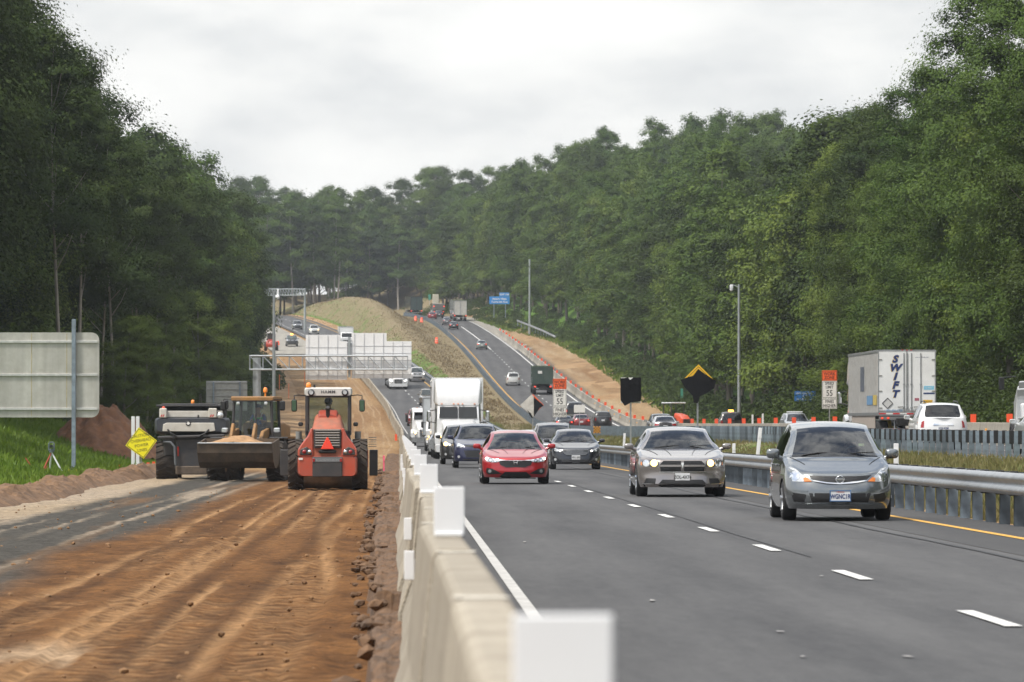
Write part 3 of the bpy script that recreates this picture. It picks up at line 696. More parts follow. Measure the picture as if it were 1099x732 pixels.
def caution():
    d = 214; cx, cz = px(152, d), py(475.5, d); root = thing('caution_sign', 'tilted yellow diamond sign reading CAUTION OVERHEAD POWER LINES', 'sign', (cx, d, -.15)); h = cz + .15
    hold = bpy.data.objects.new('diamond_board', None); s = .62
    mb = MB(); mb.prism([(0, -s), (s, 0), (0, s), (-s, 0)], -.01, .01, 'y', .004); o = mb.build('diamond_board', SIGNY, root, (0, 0, h)); o.rotation_euler = (0, R(-9), 0)
    bd = MB()
    for a, b in (((0, -s), (s, 0)), ((s, 0), (0, s)), ((0, s), (-s, 0)), ((-s, 0), (0, -s))):
        q = .915; e = .02; A = Vector((a[0] * q, 0, a[1] * q)); B = Vector((b[0] * q, 0, b[1] * q)); n = Vector((-(B - A).z, 0, (B - A).x)).normalized() * e / 2
        bd.add([A + n + Vector((0, -.013, 0)), B + n + Vector((0, -.013, 0)), B - n + Vector((0, -.013, 0)), A - n + Vector((0, -.013, 0))], [(0, 1, 2, 3)])
    bd.build('border', INK, o)
    for k, (t, w) in enumerate((('CAUTION', .2), ('OVERHEAD', .2), ('POWER', .2), ('LINES', .2))): writing(t, .17, INK, o, (.0, -.0125, .29 - .19 * k), .001, sx=.92)
    rd = MB(); rd.prism([(0, -.05), (.05, 0), (0, .05), (-.05, 0)], -.02, -.012, 'y'); f = rd.build('flag', ORANGE, root, (.62, 0, h - .02))
    mb = MB(); mb.tube([(-.02, .04, h + .6), (0, .05, 0)], .025); 
    for x in (-.55, .55): mb.tube([(0, .05, .35), (x, .35 if x > 0 else -.2, -.02)], .018)
    mb.build('stand', GALV, root)
    d = 219; r2 = thing('marker_post', 'pair of white posts standing behind the yellow diamond sign', 'post', (px(146, d), d, -.1))
    for x in (-.10, .085): MB().box((x, 0, (py(447, d) + .1) / 2), (.14, .05, py(447, d) + .1), .01).build('post', WHITEP, r2)
caution()
def speed_sign(d, xc, ytop, ybot, w, label):
    zt, zb = py(ytop, d), py(ybot, d); base = ground_z(px(xc, d), d); root = thing('speed_limit_sign', label, 'sign', (px(xc, d), d, base)); H = zt - zb
    g = .008 * H; parts = ((.0, .275, SIGNO, [('WORK', .12, .66), ('ZONE', .12, .30)]), (.275, .725, SIGNW, [('SPEED', .105, .86), ('LIMIT', .105, .64), ('55', .22, .28)]), (.725, 1., SIGNW, [('FINES', .115, .68), ('HIGHER', .115, .28)]))
    for a, b, m, tx in parts:
        z1 = zt - H * a - base; z0 = zt - H * b - base + g; p = MB().box((0, 0, (z0 + z1) / 2), (w, .02, z1 - z0), .004).build('panel', m, root)
        bd = MB(); e = .016 * w + .008; zc = (z0 + z1) / 2; hh = z1 - z0 - .04 * w * 2
        for q in (-1, 1): bd.box((q * (w / 2 - .04 * w), -.0115, zc), (e, .003, hh)); bd.box((0, -.0115, zc + q * (hh / 2 - e / 2)), (w - .08 * w - e - .002, .003, e))
        bd.build('border', INK, p)
        for t, s, f in tx: writing(t, s * H * .98, INK, p, (0, -.0115, z0 + (z1 - z0) * f), .001, sx=.82, bold=.006 * H / 2.4)
    MB().box((0, .05, (zt - base) / 2), (.07, .06, zt - base - .1), .004).build('post', GALV, root)
speed_sign(337, 890.8, 397.5, 439, .92, 'orange and white WORK ZONE SPEED LIMIT 55 sign beside the white trailer')
speed_sign(430, 600.8, 406.5, 448, 1.06, 'orange and white WORK ZONE SPEED LIMIT 55 sign above the dark minivan')
CLOTH = mat('black_cover_cloth', (.005, .005, .006), .95, spec=.15, noise=.3, nscale=6, bump=.6, bscale=7)
def wrap(poly, thick, m, name, parent, loc, seed):
    """loose cloth bag over a sign: outline with creased faces"""
    b = bmesh.new(); vs = [b.verts.new((x, 0, z)) for x, z in poly]; f = b.faces.new(vs); bmesh.ops.triangulate(b, faces=[f]); bmesh.ops.subdivide_edges(b, edges=b.edges[:], cuts=3, use_grid_fill=True)
    g = bmesh.ops.extrude_face_region(b, geom=b.faces[:]); mv = [v for v in g['geom'] if isinstance(v, bmesh.types.BMVert)]
    for v in mv: v.co.y -= thick
    for v in b.verts:
        k = float(fbm(v.co.x * 3 + seed, v.co.z * 3 + seed, seed, 3)); v.co.y += k * .10; v.co.x += k * .05; v.co.z += float(fbm(v.co.z * 4, v.co.x * 4, seed + 9, 2)) * .05
    bmesh.ops.recalc_face_normals(b, faces=b.faces[:]); o = MB().bm(b).build(name, m, parent, loc); return o
def covered():
    d = 310; X = px(749.5, d); base = ground_z(X, d); cz = py(411, d) - base
    root = thing('covered_sign', 'yellow diamond sign hidden under a drooping black cover', 'sign', (X, d, base))
    MB().prism([(0, -.93), (.93, 0), (0, .93), (-.93, 0)], -.012, .012, 'y', .005).build('diamond_board', mat('sign_amber', (.80, .48, .01), .5, noise=.06), root, (.02, 0, cz + .12))
    bd = MB()
    for a, b in (((.86, 0), (0, .86)), ((0, .86), (-.86, 0))):
        A = Vector((a[0] * .93 + .02, -.015, a[1] * .93 + cz + .12)); B = Vector((b[0] * .93 + .02, -.015, b[1] * .93 + cz + .12)); n = Vector((-(B - A).z, 0, (B - A).x)).normalized() * .014
        bd.add([A + n, B + n, B - n, A - n], [(0, 1, 2, 3)])
    bd.build('border', INK, root)
    wrap([(-1.0, .12), (-.3, .36), (.0, .74), (.42, .42), (1.02, .05), (.90, -.38), (.38, -.68), (.1, -.84), (-.02, -1.2), (-.24, -1.18), (-.32, -.78), (-.76, -.32)], .07, CLOTH, 'cover', root, (0, -.03, cz + .06), 3)
    MB().box((-.03, .05, (cz + .5) / 2), (.10, .08, cz + .5), .005).build('post', GALV, root)
    d = 245; X = px(677, d); base = ground_z(X, d); cz = py(419.5, d) - base
    root = thing('covered_sign', 'upright rectangular sign wrapped in black cloth behind the red car', 'sign', (X, d, base))
    MB().box((0, 0, cz + .02), (.88, .02, 1.14), .005).build('board', SIGNW, root)
    wrap([(-.47, .57), (-.12, .60), (-.02, .48), (.12, .60), (.46, .58), (.45, .1), (.48, -.2), (.44, -.46), (0, -.52), (-.26, -.66), (-.45, -.42)], .06, CLOTH, 'cover', root, (0, -.03, cz), 5)
    MB().box((0, .05, cz / 2), (.075, .06, cz), .004).build('post', GALV, root)
    d = 430; X = px(571.5, d); base = ground_z(X, d); cz = py(435, d) - base
    root = thing('covered_sign', 'diamond sign partly wrapped in a white and black cover with a red edge', 'sign', (X, d, base))
    MB().prism([(0, -.84), (.84, 0), (0, .84), (-.84, 0)], -.012, .012, 'y', .005).build('diamond_board', SIGNO, root, (0.04, 0, cz + .02))
    wrap([(-.95, .0), (-.05, .86), (.12, .74), (.12, -.9), (-.1, -.8), (-.4, -.45)], .06, mat('pale_cover_cloth', (.55, .53, .49), .8, noise=.15, bump=.5, bscale=6), 'cover', root, (-.02, -.03, cz), 7)
    wrap([(.10, .66), (.36, .44), (.88, -.02), (.55, -.2), (.30, -.62), (.1, -.9)], .06, CLOTH, 'cover', root, (0, -.04, cz), 8)
    wrap([(-.42, -.38), (-.12, -.62), (.02, -1.0), (-.1, -.98)], .05, CLOTH, 'cover', root, (0, -.10, cz), 9)
    MB().box((0.02, .05, (cz + .6) / 2), (.10, .08, cz + .6), .005).build('post', GALV, root)
    d = 455; X = px(622, d); base = ground_z(X, d); root = thing('road_sign', 'plain white rectangular board on a post in front of the dark pickup', 'sign', (X, d, base)); zt = py(434.6, d) - base; zb = py(442.8, d) - base
    MB().box((0, 0, (zt + zb) / 2), (.92, .02, zt - zb), .004).build('panel', SIGNW, root); MB().box((0, .04, zb / 2), (.06, .05, zb + .2)).build('post', GALV, root)
    o = bpy.context.evaluated_depsgraph_get
    writing('TEXT', .01, INK, root, (0, -.01, zb + .1)) if False else None
covered()
def blue_signs():
    d = 1000; X = px(536, d); base = py(339, d); root = thing('blue_sign', 'blue two panel service sign at the forest edge on the hill', 'sign', (X, d, base)); s = d / FPX
    zt, zb = py(318.2, d) - base, py(326.3, d) - base; z1 = py(314, d) - base
    p = MB().box((0, 0, (zt + zb) / 2), (21.8 * s, .05, zt - zb), .02).build('panel', mat('sign_light_blue', (.02, .22, .58), .5, noise=.08), root); q = MB().box((5.2 * s, 0, (zt + z1) / 2 + .02), (10.6 * s, .05, z1 - zt - .04), .02).build('panel', MATS['sign_light_blue'], root)
    writing('Historic Village', .42, SIGNW, p, (0, -.03, zb + (zt - zb) * .68), .004, bold=.012); writing('Tourist Info Area', .42, SIGNW, p, (0, -.03, zb + (zt - zb) * .28), .004, bold=.012); writing('EXIT 130', .42, SIGNW, q, (5.2 * s, -.03, (zt + z1) / 2), .004, bold=.012)
    for x in (-1.0, 1.1): MB().box((x, .08, zt / 2 - .2), (.14, .1, zt + .3)).build('post', POST, root)
    d = 420; X = px(864.5, d); base = ground_z(X, d); root = thing('blue_sign', 'dark blue help line sign behind the silver vehicle near the trailer', 'sign', (X, d, base)); s = d / FPX; zt, zb = py(419.8, d) - base, py(430.6, d) - base
    p = MB().box((0, 0, (zt + zb) / 2), (22.6 * s, .03, zt - zb), .02).build('panel', SIGNB, root)
    for t, f, z in (('HWY ASSISTANCE', .17, .78), ('# 77', .2, .5), ('VA STATE POLICE', .17, .2)): writing(t, f, SIGNW, p, (0, -.017, zb + (zt - zb) * z), .001)
    MB().box((.03, .05, zb / 2 + .2), (.12, .09, zb + .4)).build('post', GALV, root)
    # small green markers
    for x, y, d, h in ((733.0 - 1, 423, 600, 12), (617.5, 361, 930, 9), (461, 319, 1180, 6)):
        X = px(x, d); zz = py(y, d); root = thing('mile_marker', {600: 'narrow green and grey marker panels on the grassy slope', 930: 'small green marker post beyond the graded strip', 1180: 'tiny green marker at the crest beside the dump truck'}[d], 'marker', (X, d, zz - 1.5)); s = d / FPX
        MB().box((0, 0, 1.5), (2.6 * s, .03, h * s), .01).build('panel', mat('sign_green', (.06, .28, .20), .5, noise=.1), root); MB().box((0, .04, .6), (.08, .06, 1.8)).build('post', GALV, root)
blue_signs()
def survey():
    d = 190; X = px(56, d); base = py(509, d); s = d / FPX
    root = thing('survey_tripod', 'red and white survey tripod with an instrument on the grass', 'tripod', (X, d, base)); h = 23.5 * s
    for (x, y), m in (((-.34, -.15), REDR), ((.42, -.12), WHITEP), ((-.10, .4), WHITEP)):
        MB().tube([(0, 0, h), (x * .5, y * .5, h * .5), (x, y, 0)], [.026, .03, .018], 6).build('leg', mat('red_tripod_paint', (.38, .06, .03), .5) if m is REDR else m, root)
    mb = MB(); mb.cyl((0, 0, h), (0, 0, h + .06), .09); mb.box((-.09, 0, h + .2), (.05, .12, .26), .01); mb.box((.09, 0, h + .2), (.05, .12, .26), .01); mb.box((0, 0, h + .09), (.22, .14, .06), .01); mb.box((0, 0, h + .35), (.16, .05, .04), .01); mb.build('base_plate', mat('instrument_grey', (.10, .13, .14), .5), root)
    mb = MB(); mb.cyl((0, -.12, h + .21), (0, .12, h + .21), .055); mb.build('telescope', BLACK, root)
    d = 192; root = thing('instrument_case', 'small yellow and black case on the grass beside the sign post', 'case', (px(77.5, d), d, py(511.5, d))); MB().box((0, 0, .13), (.36, .22, .25), .03).build('body', mat('case_yellow', (.62, .38, .02), .5), root); mb = MB(); mb.box((0, -.005, .14), (.10, .25, .28), .01); mb.tube([(-.06, 0, .27), (-.05, 0, .34), (.05, 0, .34), (.06, 0, .27)], .012); mb.build('strap', BLACK, root)
    d = 190; root = thing('survey_stake', 'slanting rusty red stakes leaning in a V beside the tripod', 'stake', (px(43, d), d, py(513, d)))
    MB().tube([(-.48, 0, .70), (0, 0, 0)], .022, 6).build('stake', MATS['red_tripod_paint'], root); MB().tube([(.28, 0, .42), (0.01, 0, 0)], .02, 6).build('stake', MATS['red_tripod_paint'], root)
    fm = MB(); fm.tube([(0, 0, 0), (0, 0, .34)], .006, 5); fm.box((.05, 0, .29), (.11, .006, .11)); fm = fm.mesh('survey_flag'); fm.materials.append(ORANGE)
    for x, y, d in ((116, 501, 212), (127, 499.5, 214), (138, 501, 212), (148, 499, 215), (158, 497, 218), (164, 496, 221), (166, 499, 214)):
        o = link('survey_flag', fm, None, (px(x, d), d, py(y, d) - .32)); tag(o, 'tiny orange survey flag in the grass below the diamond sign', 'flag', 'orange survey flags by the caution sign')
    mb = MB(); mb.box((0, 0, .45), (.05, .03, .95)); mb.box((0, -.02, .83), (.06, .03, .18)); o = mb.build('survey_stake', mat('pink_ribbon', (.80, .12, .22), .6)); d = 190; o.location = (px(412, d), d, -.38); tag(o, 'pink ribboned survey stake between the roller and the concrete wall', 'stake')
    for x, y, d in ((310, 418, 330), (327, 405, 380), (300, 408, 350)):
        mb = MB(); mb.box((0, 0, .5), (.045, .02, .9)); o = mb.build('survey_stake', mat('faded_orange', (.42, .12, .05), .7)); X = px(x, d); o.location = (X, d, py(y, d) - .6); tag(o, 'orange survey lath on the earth slope beyond the loader', 'stake', 'survey laths beyond the loader')
survey()

# ------------------------------------------------------------------ gantries and poles
GANT = mat('gantry_steel', (.50, .53, .55), .5, .55, noise=.12, nscale=3)
GPOLE = mat('pole_steel', (.36, .39, .40), .5, .5, noise=.15, nscale=2)
GPAN = mat('sign_back_white', (.86, .86, .86), .55, 0, noise=.04, nscale=2)
GRID = mat('sign_back_rib', (.55, .56, .57), .55, .2)
def truss(mb, x0, x1, z0, z1, y0, y1, n, r=.07, rd=.045):
    for z in (z0, z1):
        for y in (y0, y1): mb.tube([(x0, y, z), (x1, y, z)], r, 8)
    for i in range(n + 1):
        x = x0 + (x1 - x0) * i / n
        for y in (y0, y1): mb.tube([(x, y, z0), (x, y, z1)], rd, 6)
        for z in (z0, z1): mb.tube([(x, y0, z), (x, y1, z)], rd, 6)
        if i < n:
            xn = x0 + (x1 - x0) * (i + 1) / n
            for y in (y0, y1): mb.tube([(x, y, z1), (xn, y, z0)], rd, 6)
def gantry():
    d = 480; X0 = px(276, d); base = zL(d) - .5; root = thing('sign_gantry', 'overhead truss gantry with big white sign backs above the dirt bed', 'gantry', (X0, d, base)); s = d / FPX; ox = X0
    Zp = lambda y: py(y, d) - base; Xp = lambda x: px(x, d) - ox
    mb = MB(); truss(mb, Xp(268.5), Xp(437.5), Zp(396.8), Zp(382.2), -1.35, -.15, 12); mb.build('truss', GANT, root)
    MB().cyl((0, -.75, 0), (0, -.75, Zp(384)), .37, .34, 20).build('pole', GANT, root)
    ribs = []
    for x0, x1, y0, y1 in ((328.2, 372.6, 407.6, 359.4), (377.4, 441.6, 406.0, 357.4)):
        b1 = 365.6
        poly = [(Xp(x0), Zp(y0)), (Xp(x1), Zp(y0)), (Xp(x1), Zp(366.2)), (Xp(x0 + (36.6 if x0 < 350 else 37.5)), Zp(366.2)), (Xp(x0 + (36.6 if x0 < 350 else 37.5)), Zp(y1)), (Xp(x0), Zp(y1))]
        p = MB().prism(poly, .12, .20, 'y').build('sign_panel', GPAN, root)
        mb = MB(); k = x0 + 3
        while k < x1 - 1:
            top = y1 if k < x0 + 36 else 366.4; mb.box((Xp(k), .095, (Zp(y0) + Zp(top)) / 2), (.035, .05, Zp(top) - Zp(y0) - .05)); k += 10.3
        z = Zp(y0) + .35
        while z < Zp(366.5): mb.box(((Xp(x0) + Xp(x1)) / 2, .105, z), (Xp(x1) - Xp(x0) - .04, .028, .02)); z += .62
        mb.build('panel_rib', GRID, p)
    mb = MB(); mb.box((Xp(375), .0, (Zp(409) + Zp(358)) / 2), (.22, .10, Zp(366) - Zp(409)), .01); mb.build('hanger', GPOLE, root)
    d = 1000; X0 = px(327.3, d); b2 = zL(d) - .1; root = thing('sign_gantry', 'slim grey truss gantry crossing the road beside the grassy mound', 'gantry', (X0, d, b2)); Zp2 = lambda y: py(y, d) - b2; Xl = px(286, d) - X0
    mb = MB(); truss(mb, Xl - 1, 0, Zp2(317), Zp2(310.4), -.5, .5, 16, .09, .06); mb.build('truss', GPOLE, root); MB().cyl((0, 0, -.3), (0, 0, Zp2(309.6)), .24, .2, 14).build('pole', GPOLE, root); MB().cyl((Xl - .6, 0, -3), (Xl - .6, 0, Zp2(309.6)), .24, .2, 14).build('pole', GPOLE, root)
    mb = MB(); mb.ball((px(298, d) - X0, -.75, Zp2(319)), .42, 10, 8); mb.box((px(298.4, d) - X0, -.7, Zp2(314)), (.35, .3, 1.2), .04); mb.build('camera_housing', WHITEP, root)
    # tall poles
    def pole(x, d, ytop, r0, r1, label, cat, head=True, side=-1):
        X = px(x, d); base = ground_z(X, d) - .2; root = thing('light_pole' if head else 'steel_pole', label, cat, (X, d, base)); h = py(ytop, d) - base
        MB().cyl((0, 0, 0), (0, 0, h), r0, r1, 14).build('pole', GPOLE, root)
        if head:
            mb = MB(); mb.tube([(0, 0, h - .25), (side * .35, 0, h - .1), (side * .62, 0, h - .02)], .04, 6); mb.build('arm', GPOLE, root); mb = MB(); mb.box((side * .62, 0, h - .2), (.28, .3, .34), .05); mb.ball((side * .62, 0, h - .42), .15, 10, 6); mb.build('lamp_head', WHITEP, root)
        return root
    pole(294, 470, 312, .18, .10, 'tall thin steel pole standing behind the gantry upright', 'pole', False)
    pole(793.5, 452, 305, .16, .10, 'tall grey camera pole with a white head before the wood', 'light pole', True)
    pole(568.5, 968, 278, .22, .16, 'slender distant pole on the verge beside the blue sign', 'light pole', False)
    # short posts in the median and beyond
    for x, d, yt, yb, lean, lab in ((813.5, 152, 459, 489, .10, 'leaning white marker post in the median between the two grey cars'), (962.5, 110, 476, 506, 0, 'white marker post in the median just past the grey hatchback'), (669.5, 236, 465, 478, .06, 'short white marker post in the grass near the black wrapped sign'), (788, 172, 476, 490, .0, 'short white marker post beside the mirror of the tan sedan'), (819, 400, 444, 455, 0, 'thin pale post just beyond the outbound concrete wall'), (808, 405, 445, 455, 0, 'slim tan post beside the pickup with the amber light')):
        X = px(x, d); z = min(py(yb, d), ground_z(X, d)); h = py(yt, d) - z; mb = MB(); mb.box((0, 0, h / 2), (.10 if d < 300 else .14, .03, h), .006, ('Y', lean)); mb.box((lean * h * .42, -.02, h * .86), (.085, .01, .14)); o = mb.build('marker_post', WHITEP); o.location = (X, d, z); tag(o, lab, 'post')
    # overhead wires
    for pts, lab in (([(-52, 1010, 33), (0, 1010, 30.5), (45, 1010, 30)], 'thin overhead wire crossing before the dark hilltop trees'),):
        o = MB().tube([Vector(pts[0]).lerp(Vector(pts[1]), t) - Vector((0, 0, 1.5 * math.sin(PI * t))) for t in np.linspace(0, 1, 12)] + [Vector(pts[1]).lerp(Vector(pts[2]), t) - Vector((0, 0, 1.0 * math.sin(PI * t))) for t in np.linspace(.1, 1, 10)], .014, 5).build('power_line', BLACK); tag(o, lab, 'power line')
gantry()
# ------------------------------------------------------------------ cars
TYRE = mat('tyre_rubber', (.016, .016, .017), .85, noise=.2, nscale=8)
RIM = mat('wheel_alloy', (.42, .43, .44), .35, .85, noise=.1, nscale=8)
HUB = mat('dark_wheel', (.05, .05, .055), .5, .3)
GRILLE = mat('grille_black', (.010, .010, .011), .45)
CHROME = mat('chrome', (.78, .79, .80), .12, 1.)
LENS = mat('headlight_lens', (.58, .60, .62), .12, .35, coat=1., noise=.25, nscale=14)
BULB = mat('headlight_bowl', (.80, .82, .85), .08, .9)
TAIL = mat('tail_light', (.30, .008, .010), .2, coat=1.)
TURN = mat('turn_signal', (.70, .20, .03), .25, coat=1.)
UNDER = mat('underbody', (.010, .010, .010), .9)
INTER = mat('car_interior', (.030, .029, .028), .8, noise=.15)
SEATM = mat('car_seat', (.05, .048, .046), .85, noise=.1)
PLATE = mat('number_plate', (.66, .67, .68), .45, noise=.08)
GLASS = glass('car_glass', (.46, .53, .53)); DARKGLASS = glass('privacy_glass', (.06, .07, .07))
LITW = mat('lit_headlamp', (.9, .85, .7), .3, emit=(1, .93, .80), estr=3.2)
LITA = mat('lit_amber_lamp', (.9, .5, .12), .3, emit=(1, .62, .20), estr=3.4)
LITR = mat('lit_brake_lamp', (.6, .03, .02), .3, emit=(1, .09, .05), estr=1.1)
BEACON = mat('lit_amber_beacon', (.9, .4, .05), .3, emit=(1, .42, .05), estr=4.5)

class Car:
    """car body lofted from stations; nose at y=0 looking to -y, tail at y=L"""
    def __init__(s, **k):
        s.__dict__.update(dict(a=.55, ar=.42, m=2.7, n=2.0, mr=3.2, zc=.22, zf=.19, zr=.24, R=.36, rw=.32, belt=.95, cowl_w=.92, bow=.14, crown=.055, tuck=1.))
        s.__dict__.update(k); W, L = s.W, s.L
        s.wf = s.__dict__.get('wf', .93); s.wr = s.__dict__.get('wr', L - .95)
        s.hood = pchip(s.hoodp); s.roof = pchip(s.roofp); s.beltf = pchip(s.beltp)
        s.g = pchip([(0, .955), (s.a, .965), (s.a + .8, 1), (L - s.ar - .8, 1), (L - s.ar, .97), (L, .95)])
        b = s.belt
        s.pz = pchip([(.12, .90), (.26, .965), (.48, 1.), (.68, .995), (b - .08, .965), (b + .03, .935), (b + .3, .93)])
        s.rake = pchip(s.rakep); s.rrake = pchip(s.rrakep)
        s.roofw = pchip([(s.yc, 0), (s.yh, 1), (s.yr, 1), (s.yb, .0)])
    def plan(s, y):
        if y < s.a: t = (1 - (1 - y / s.a) ** s.n) ** (1 / s.m)
        elif y > s.L - s.ar: t = (1 - (1 - (s.L - y) / s.ar) ** s.n) ** (1 / s.mr)
        else: t = 1.
        return max(t, 0.) * s.W / 2 * s.g(y)
    def zbot(s, y):
        z = s.zc + (s.zf - s.zc) * max(0, 1 - y / .5) + (s.zr - s.zc) * max(0, 1 - (s.L - y) / .5)
        for w in (s.wf, s.wr):
            d = abs(y - w)
            if d < s.R: z = max(z, s.rw + math.sqrt(s.R ** 2 - d ** 2))
        return z
    def front_y(s, x, z):
        t = min(1, abs(x) / (s.W / 2 * s.g(0) * s.pz(z))); return s.a * (1 - max(0, 1 - t ** s.m) ** (1 / s.n)) + s.rake(z)
    def rear_y(s, x, z):
        t = min(1, abs(x) / (s.W / 2 * s.g(s.L) * s.pz(z))); return s.L - s.ar * (1 - max(0, 1 - t ** s.mr) ** (1 / s.n)) - s.rrake(z)
    def warp(s, x, y, z, top=False, xr=1.):
        q = y
        f = max(0, 1 - y / 1.25); f = f * f * (3 - 2 * f); q += s.rake(z) * f
        f = max(0, 1 - (s.L - y) / .9); f = f * f * (3 - 2 * f); q -= s.rrake(z) * f
        if top:
            k = 0
            if s.yc - .5 < y < s.yh + .6: k = pchip([(s.yc - .5, 0), (s.yc, 1), (s.yh, .75), (s.yh + .6, 0)])(y) * s.bow
            if s.yr - .3 < y < s.L: k = -pchip([(s.yr - .3, 0), (s.yr + .05, .5), (s.yb, .5), (s.L, .5)])(y) * s.bow
            q -= k * (1 - min(1, abs(x) / max(xr, .01)) ** 2)
        return (x, q, z)
    def section(s, y):
        w = s.plan(y); incab = s.yc < y < s.yb; zs = s.beltf(y) if y > s.yc else s.hood(y) - s.crown * min(1, y / .35)
        if y <= s.yc: zs = min(zs, s.hood(y))
        zb = s.zbot(y); zb = min(zb, zs - .02); P = []
        NS = 9
        for k in range(NS):
            z = zb + (zs - zb) * k / (NS - 1); P.append((w * s.pz(z), z, False))
        xs = P[-1][0]; zc = s.hood(y) if y <= s.yc else max(s.roof(y), zs) if incab else max(zs, s.roof(y))
        bl = s.roofw(y) if incab else 0.
        xr0 = xs * s.cowl_w; zr0 = zs + min(s.crown, zc - zs) * .75
        rc = min(.05, (zc - zs) * .5); xr = xr0 + (s.RW / 2 - xr0) * bl if incab else xr0; xr = min(xr, xs * .985)
        zr = max(zr0, zc - rc - .0) if incab else zr0
        for f in (.05, .5, .90, 1.):
            bulge = .025 * math.sin(PI * f) * (1 if incab else 0); P.append((xs + (xr - xs) * f + bulge * min(1, w), zs + (zr - zs) * f, False))
        pil = min(.07, xr * .25)
        for v in (0, .2, .42, .68, 1.):
            x = (xr - pil) * (1 - v); u = 1 - (x / max(xr, 1e-4)) ** 2; P.append((x, zr + (zc - zr) * (u ** .8), True))
        return [(x, y, z, t, xr) for x, z, t in P]
    def stations(s):
        Y = [s.a * (1 - (1 - t ** s.m) ** (1 / s.n)) for t in (0, .12, .25, .38, .5, .6, .69, .77, .84, .895, .94, .97, .99, 1)]
        Y += [s.L - s.ar * (1 - (1 - t ** s.mr) ** (1 / s.n)) for t in (0, .15, .3, .45, .58, .69, .78, .86, .92, .96, .985, 1)]
        for w in (s.wf, s.wr):
            for q in (-1.0, -.97, -.9, -.78, -.6, -.4, -.2, 0, .2, .4, .6, .78, .9, .97, 1.0): Y.append(w + q * s.R)
        Y += list(np.linspace(s.yc - .07, s.yh, 9)) + [s.yc] + list(np.linspace(s.yh, s.yr, 6)) + list(np.linspace(s.yr, s.yb, 7)) + list(np.linspace(s.a, s.yc, 8)) + list(s.__dict__.get('cuts', []))
        Y = sorted(y for y in Y if 0 <= y <= s.L); keep = [s.yc, s.yh, s.yr, s.yb]; o = []
        for y in Y:
            if not o or y - o[-1] > .022 or y > s.L - .02: o.append(y)
            elif any(abs(y - q) < 1e-6 for q in keep): o[-1] = y
        return o
    def build(s, root, pm, detail=1, gl=None, rgl=None, wheel=None):
        gl = gl or GLASS; rgl = rgl or gl
        Y = s.stations(); S = [s.section(y) for y in Y]; n = len(S[0])
        V = []; idx = {}
        for i, sec in enumerate(S):
            for sd in (1, -1):
                for j, (x, y, z, t, xr) in enumerate(sec):
                    V.append(s.warp(x * sd, y, z, t, xr))
        def vid(i, sd, j): return i * 2 * n + (0 if sd == 1 else n) + j
        groups = {}
        cuts = s.__dict__.get('pillars', [])
        for i in range(len(Y) - 1):
            ym = (Y[i] + Y[i + 1]) / 2
            for sd in (1, -1):
                for j in range(n - 1):
                    q = (vid(i, sd, j), vid(i + 1, sd, j), vid(i + 1, sd, j + 1), vid(i, sd, j + 1))
                    if sd == -1: q = q[::-1]
                    key = 'body'
                    if 13 <= j and s.yc < ym < s.yh - .02: key = 'windshield'
                    elif j >= 13 and s.yr + .03 < ym < s.yb - s.__dict__.get('deck_lip', .03): key = 'rear_window'
                    elif j in (9, 10) and s.ya < ym < s.yd and not any(abs(ym - p) < .06 for p in cuts): key = ('side_window', sd, sum(ym > p for p in cuts))
                    elif 13 <= j and s.yc - .08 < ym < s.yc: key = 'cowl'
                    groups.setdefault(key, []).append(q)
        def emit(name, faces, m, par):
            us = sorted({v for f in faces for v in f}); mp = {v: k for k, v in enumerate(us)}; b = bmesh.new()
            bv = [b.verts.new(V[v]) for v in us]
            for f in faces:
                try: b.faces.new([bv[mp[v]] for v in f])
                except ValueError: pass
            bmesh.ops.remove_doubles(b, verts=b.verts[:], dist=.0012); bmesh.ops.dissolve_degenerate(b, edges=b.edges[:], dist=.0005)
            me = bpy.data.meshes.new(name); b.to_mesh(me); b.free(); me.polygons.foreach_set('use_smooth', [True] * len(me.polygons)); me.set_sharp_from_angle(angle=R(38)); me.materials.append(m); return link(name, me, par)
        s.body = emit('body', groups['body'], pm, root)
        for k, f in groups.items():
            if k == 'body': continue
            if k == 'cowl': emit('cowl_panel', f, GRILLE, root)
            elif k == 'windshield': emit('windshield', f, gl, root)
            elif k == 'rear_window': emit('rear_window', f, rgl, root)
            else: emit('side_window', f, rgl if k[2] > 0 else gl, root)
        # floor pan, cabin
        mb = MB(); mb.box((0, s.L / 2, (s.zc + .5) / 2 + .02), (s.W - .5, s.L - .45, .5 - s.zc)); mb.box((0, s.L / 2, .5), (s.W - .12, s.wr - s.wf - 2 * s.R - .08, .5)); mb.build('underbody', UNDER, root)
        if detail:
            mb = MB(); b0 = s.belt; mb.box((0, s.yc + .32, b0 - .08), (s.W * .80, .5, .16), .04)
            mb.box((0, (s.yh + s.yr) / 2 + .2, b0 - .42), (s.W * .84, s.yr - s.yh + 1.2, .1)); mb.build('dashboard', INTER, root)
            mb = MB()
            for x in (-.37, .37):
                mb.box((x, s.yh + .62, b0 - .08), (.48, .16, .62), .06, ('X', -.2)); mb.box((x, s.yh + .72, b0 + .32), (.26, .10, .18), .05)
            mb.box((0, s.yr - .35, b0 - .08), (s.W * .72, .2, .5), .06, ('X', -.2)); mb.build('seat', SEATM, root)
            mb = MB(); c = Vector((.37, s.yc + .72, b0 + .0)); mb.tube([c + Vector((.18 * math.cos(t), .06 * math.sin(t), .17 * math.sin(t))) for t in np.linspace(0, 2 * PI, 21)], .014, 6); mb.tube([c, c + Vector((0, -.2, -.1))], .03); mb.build('steering_wheel', INTER, root)
        # wheels
        wm = wheel or RIM
        ww = s.__dict__.get('ww', .215)
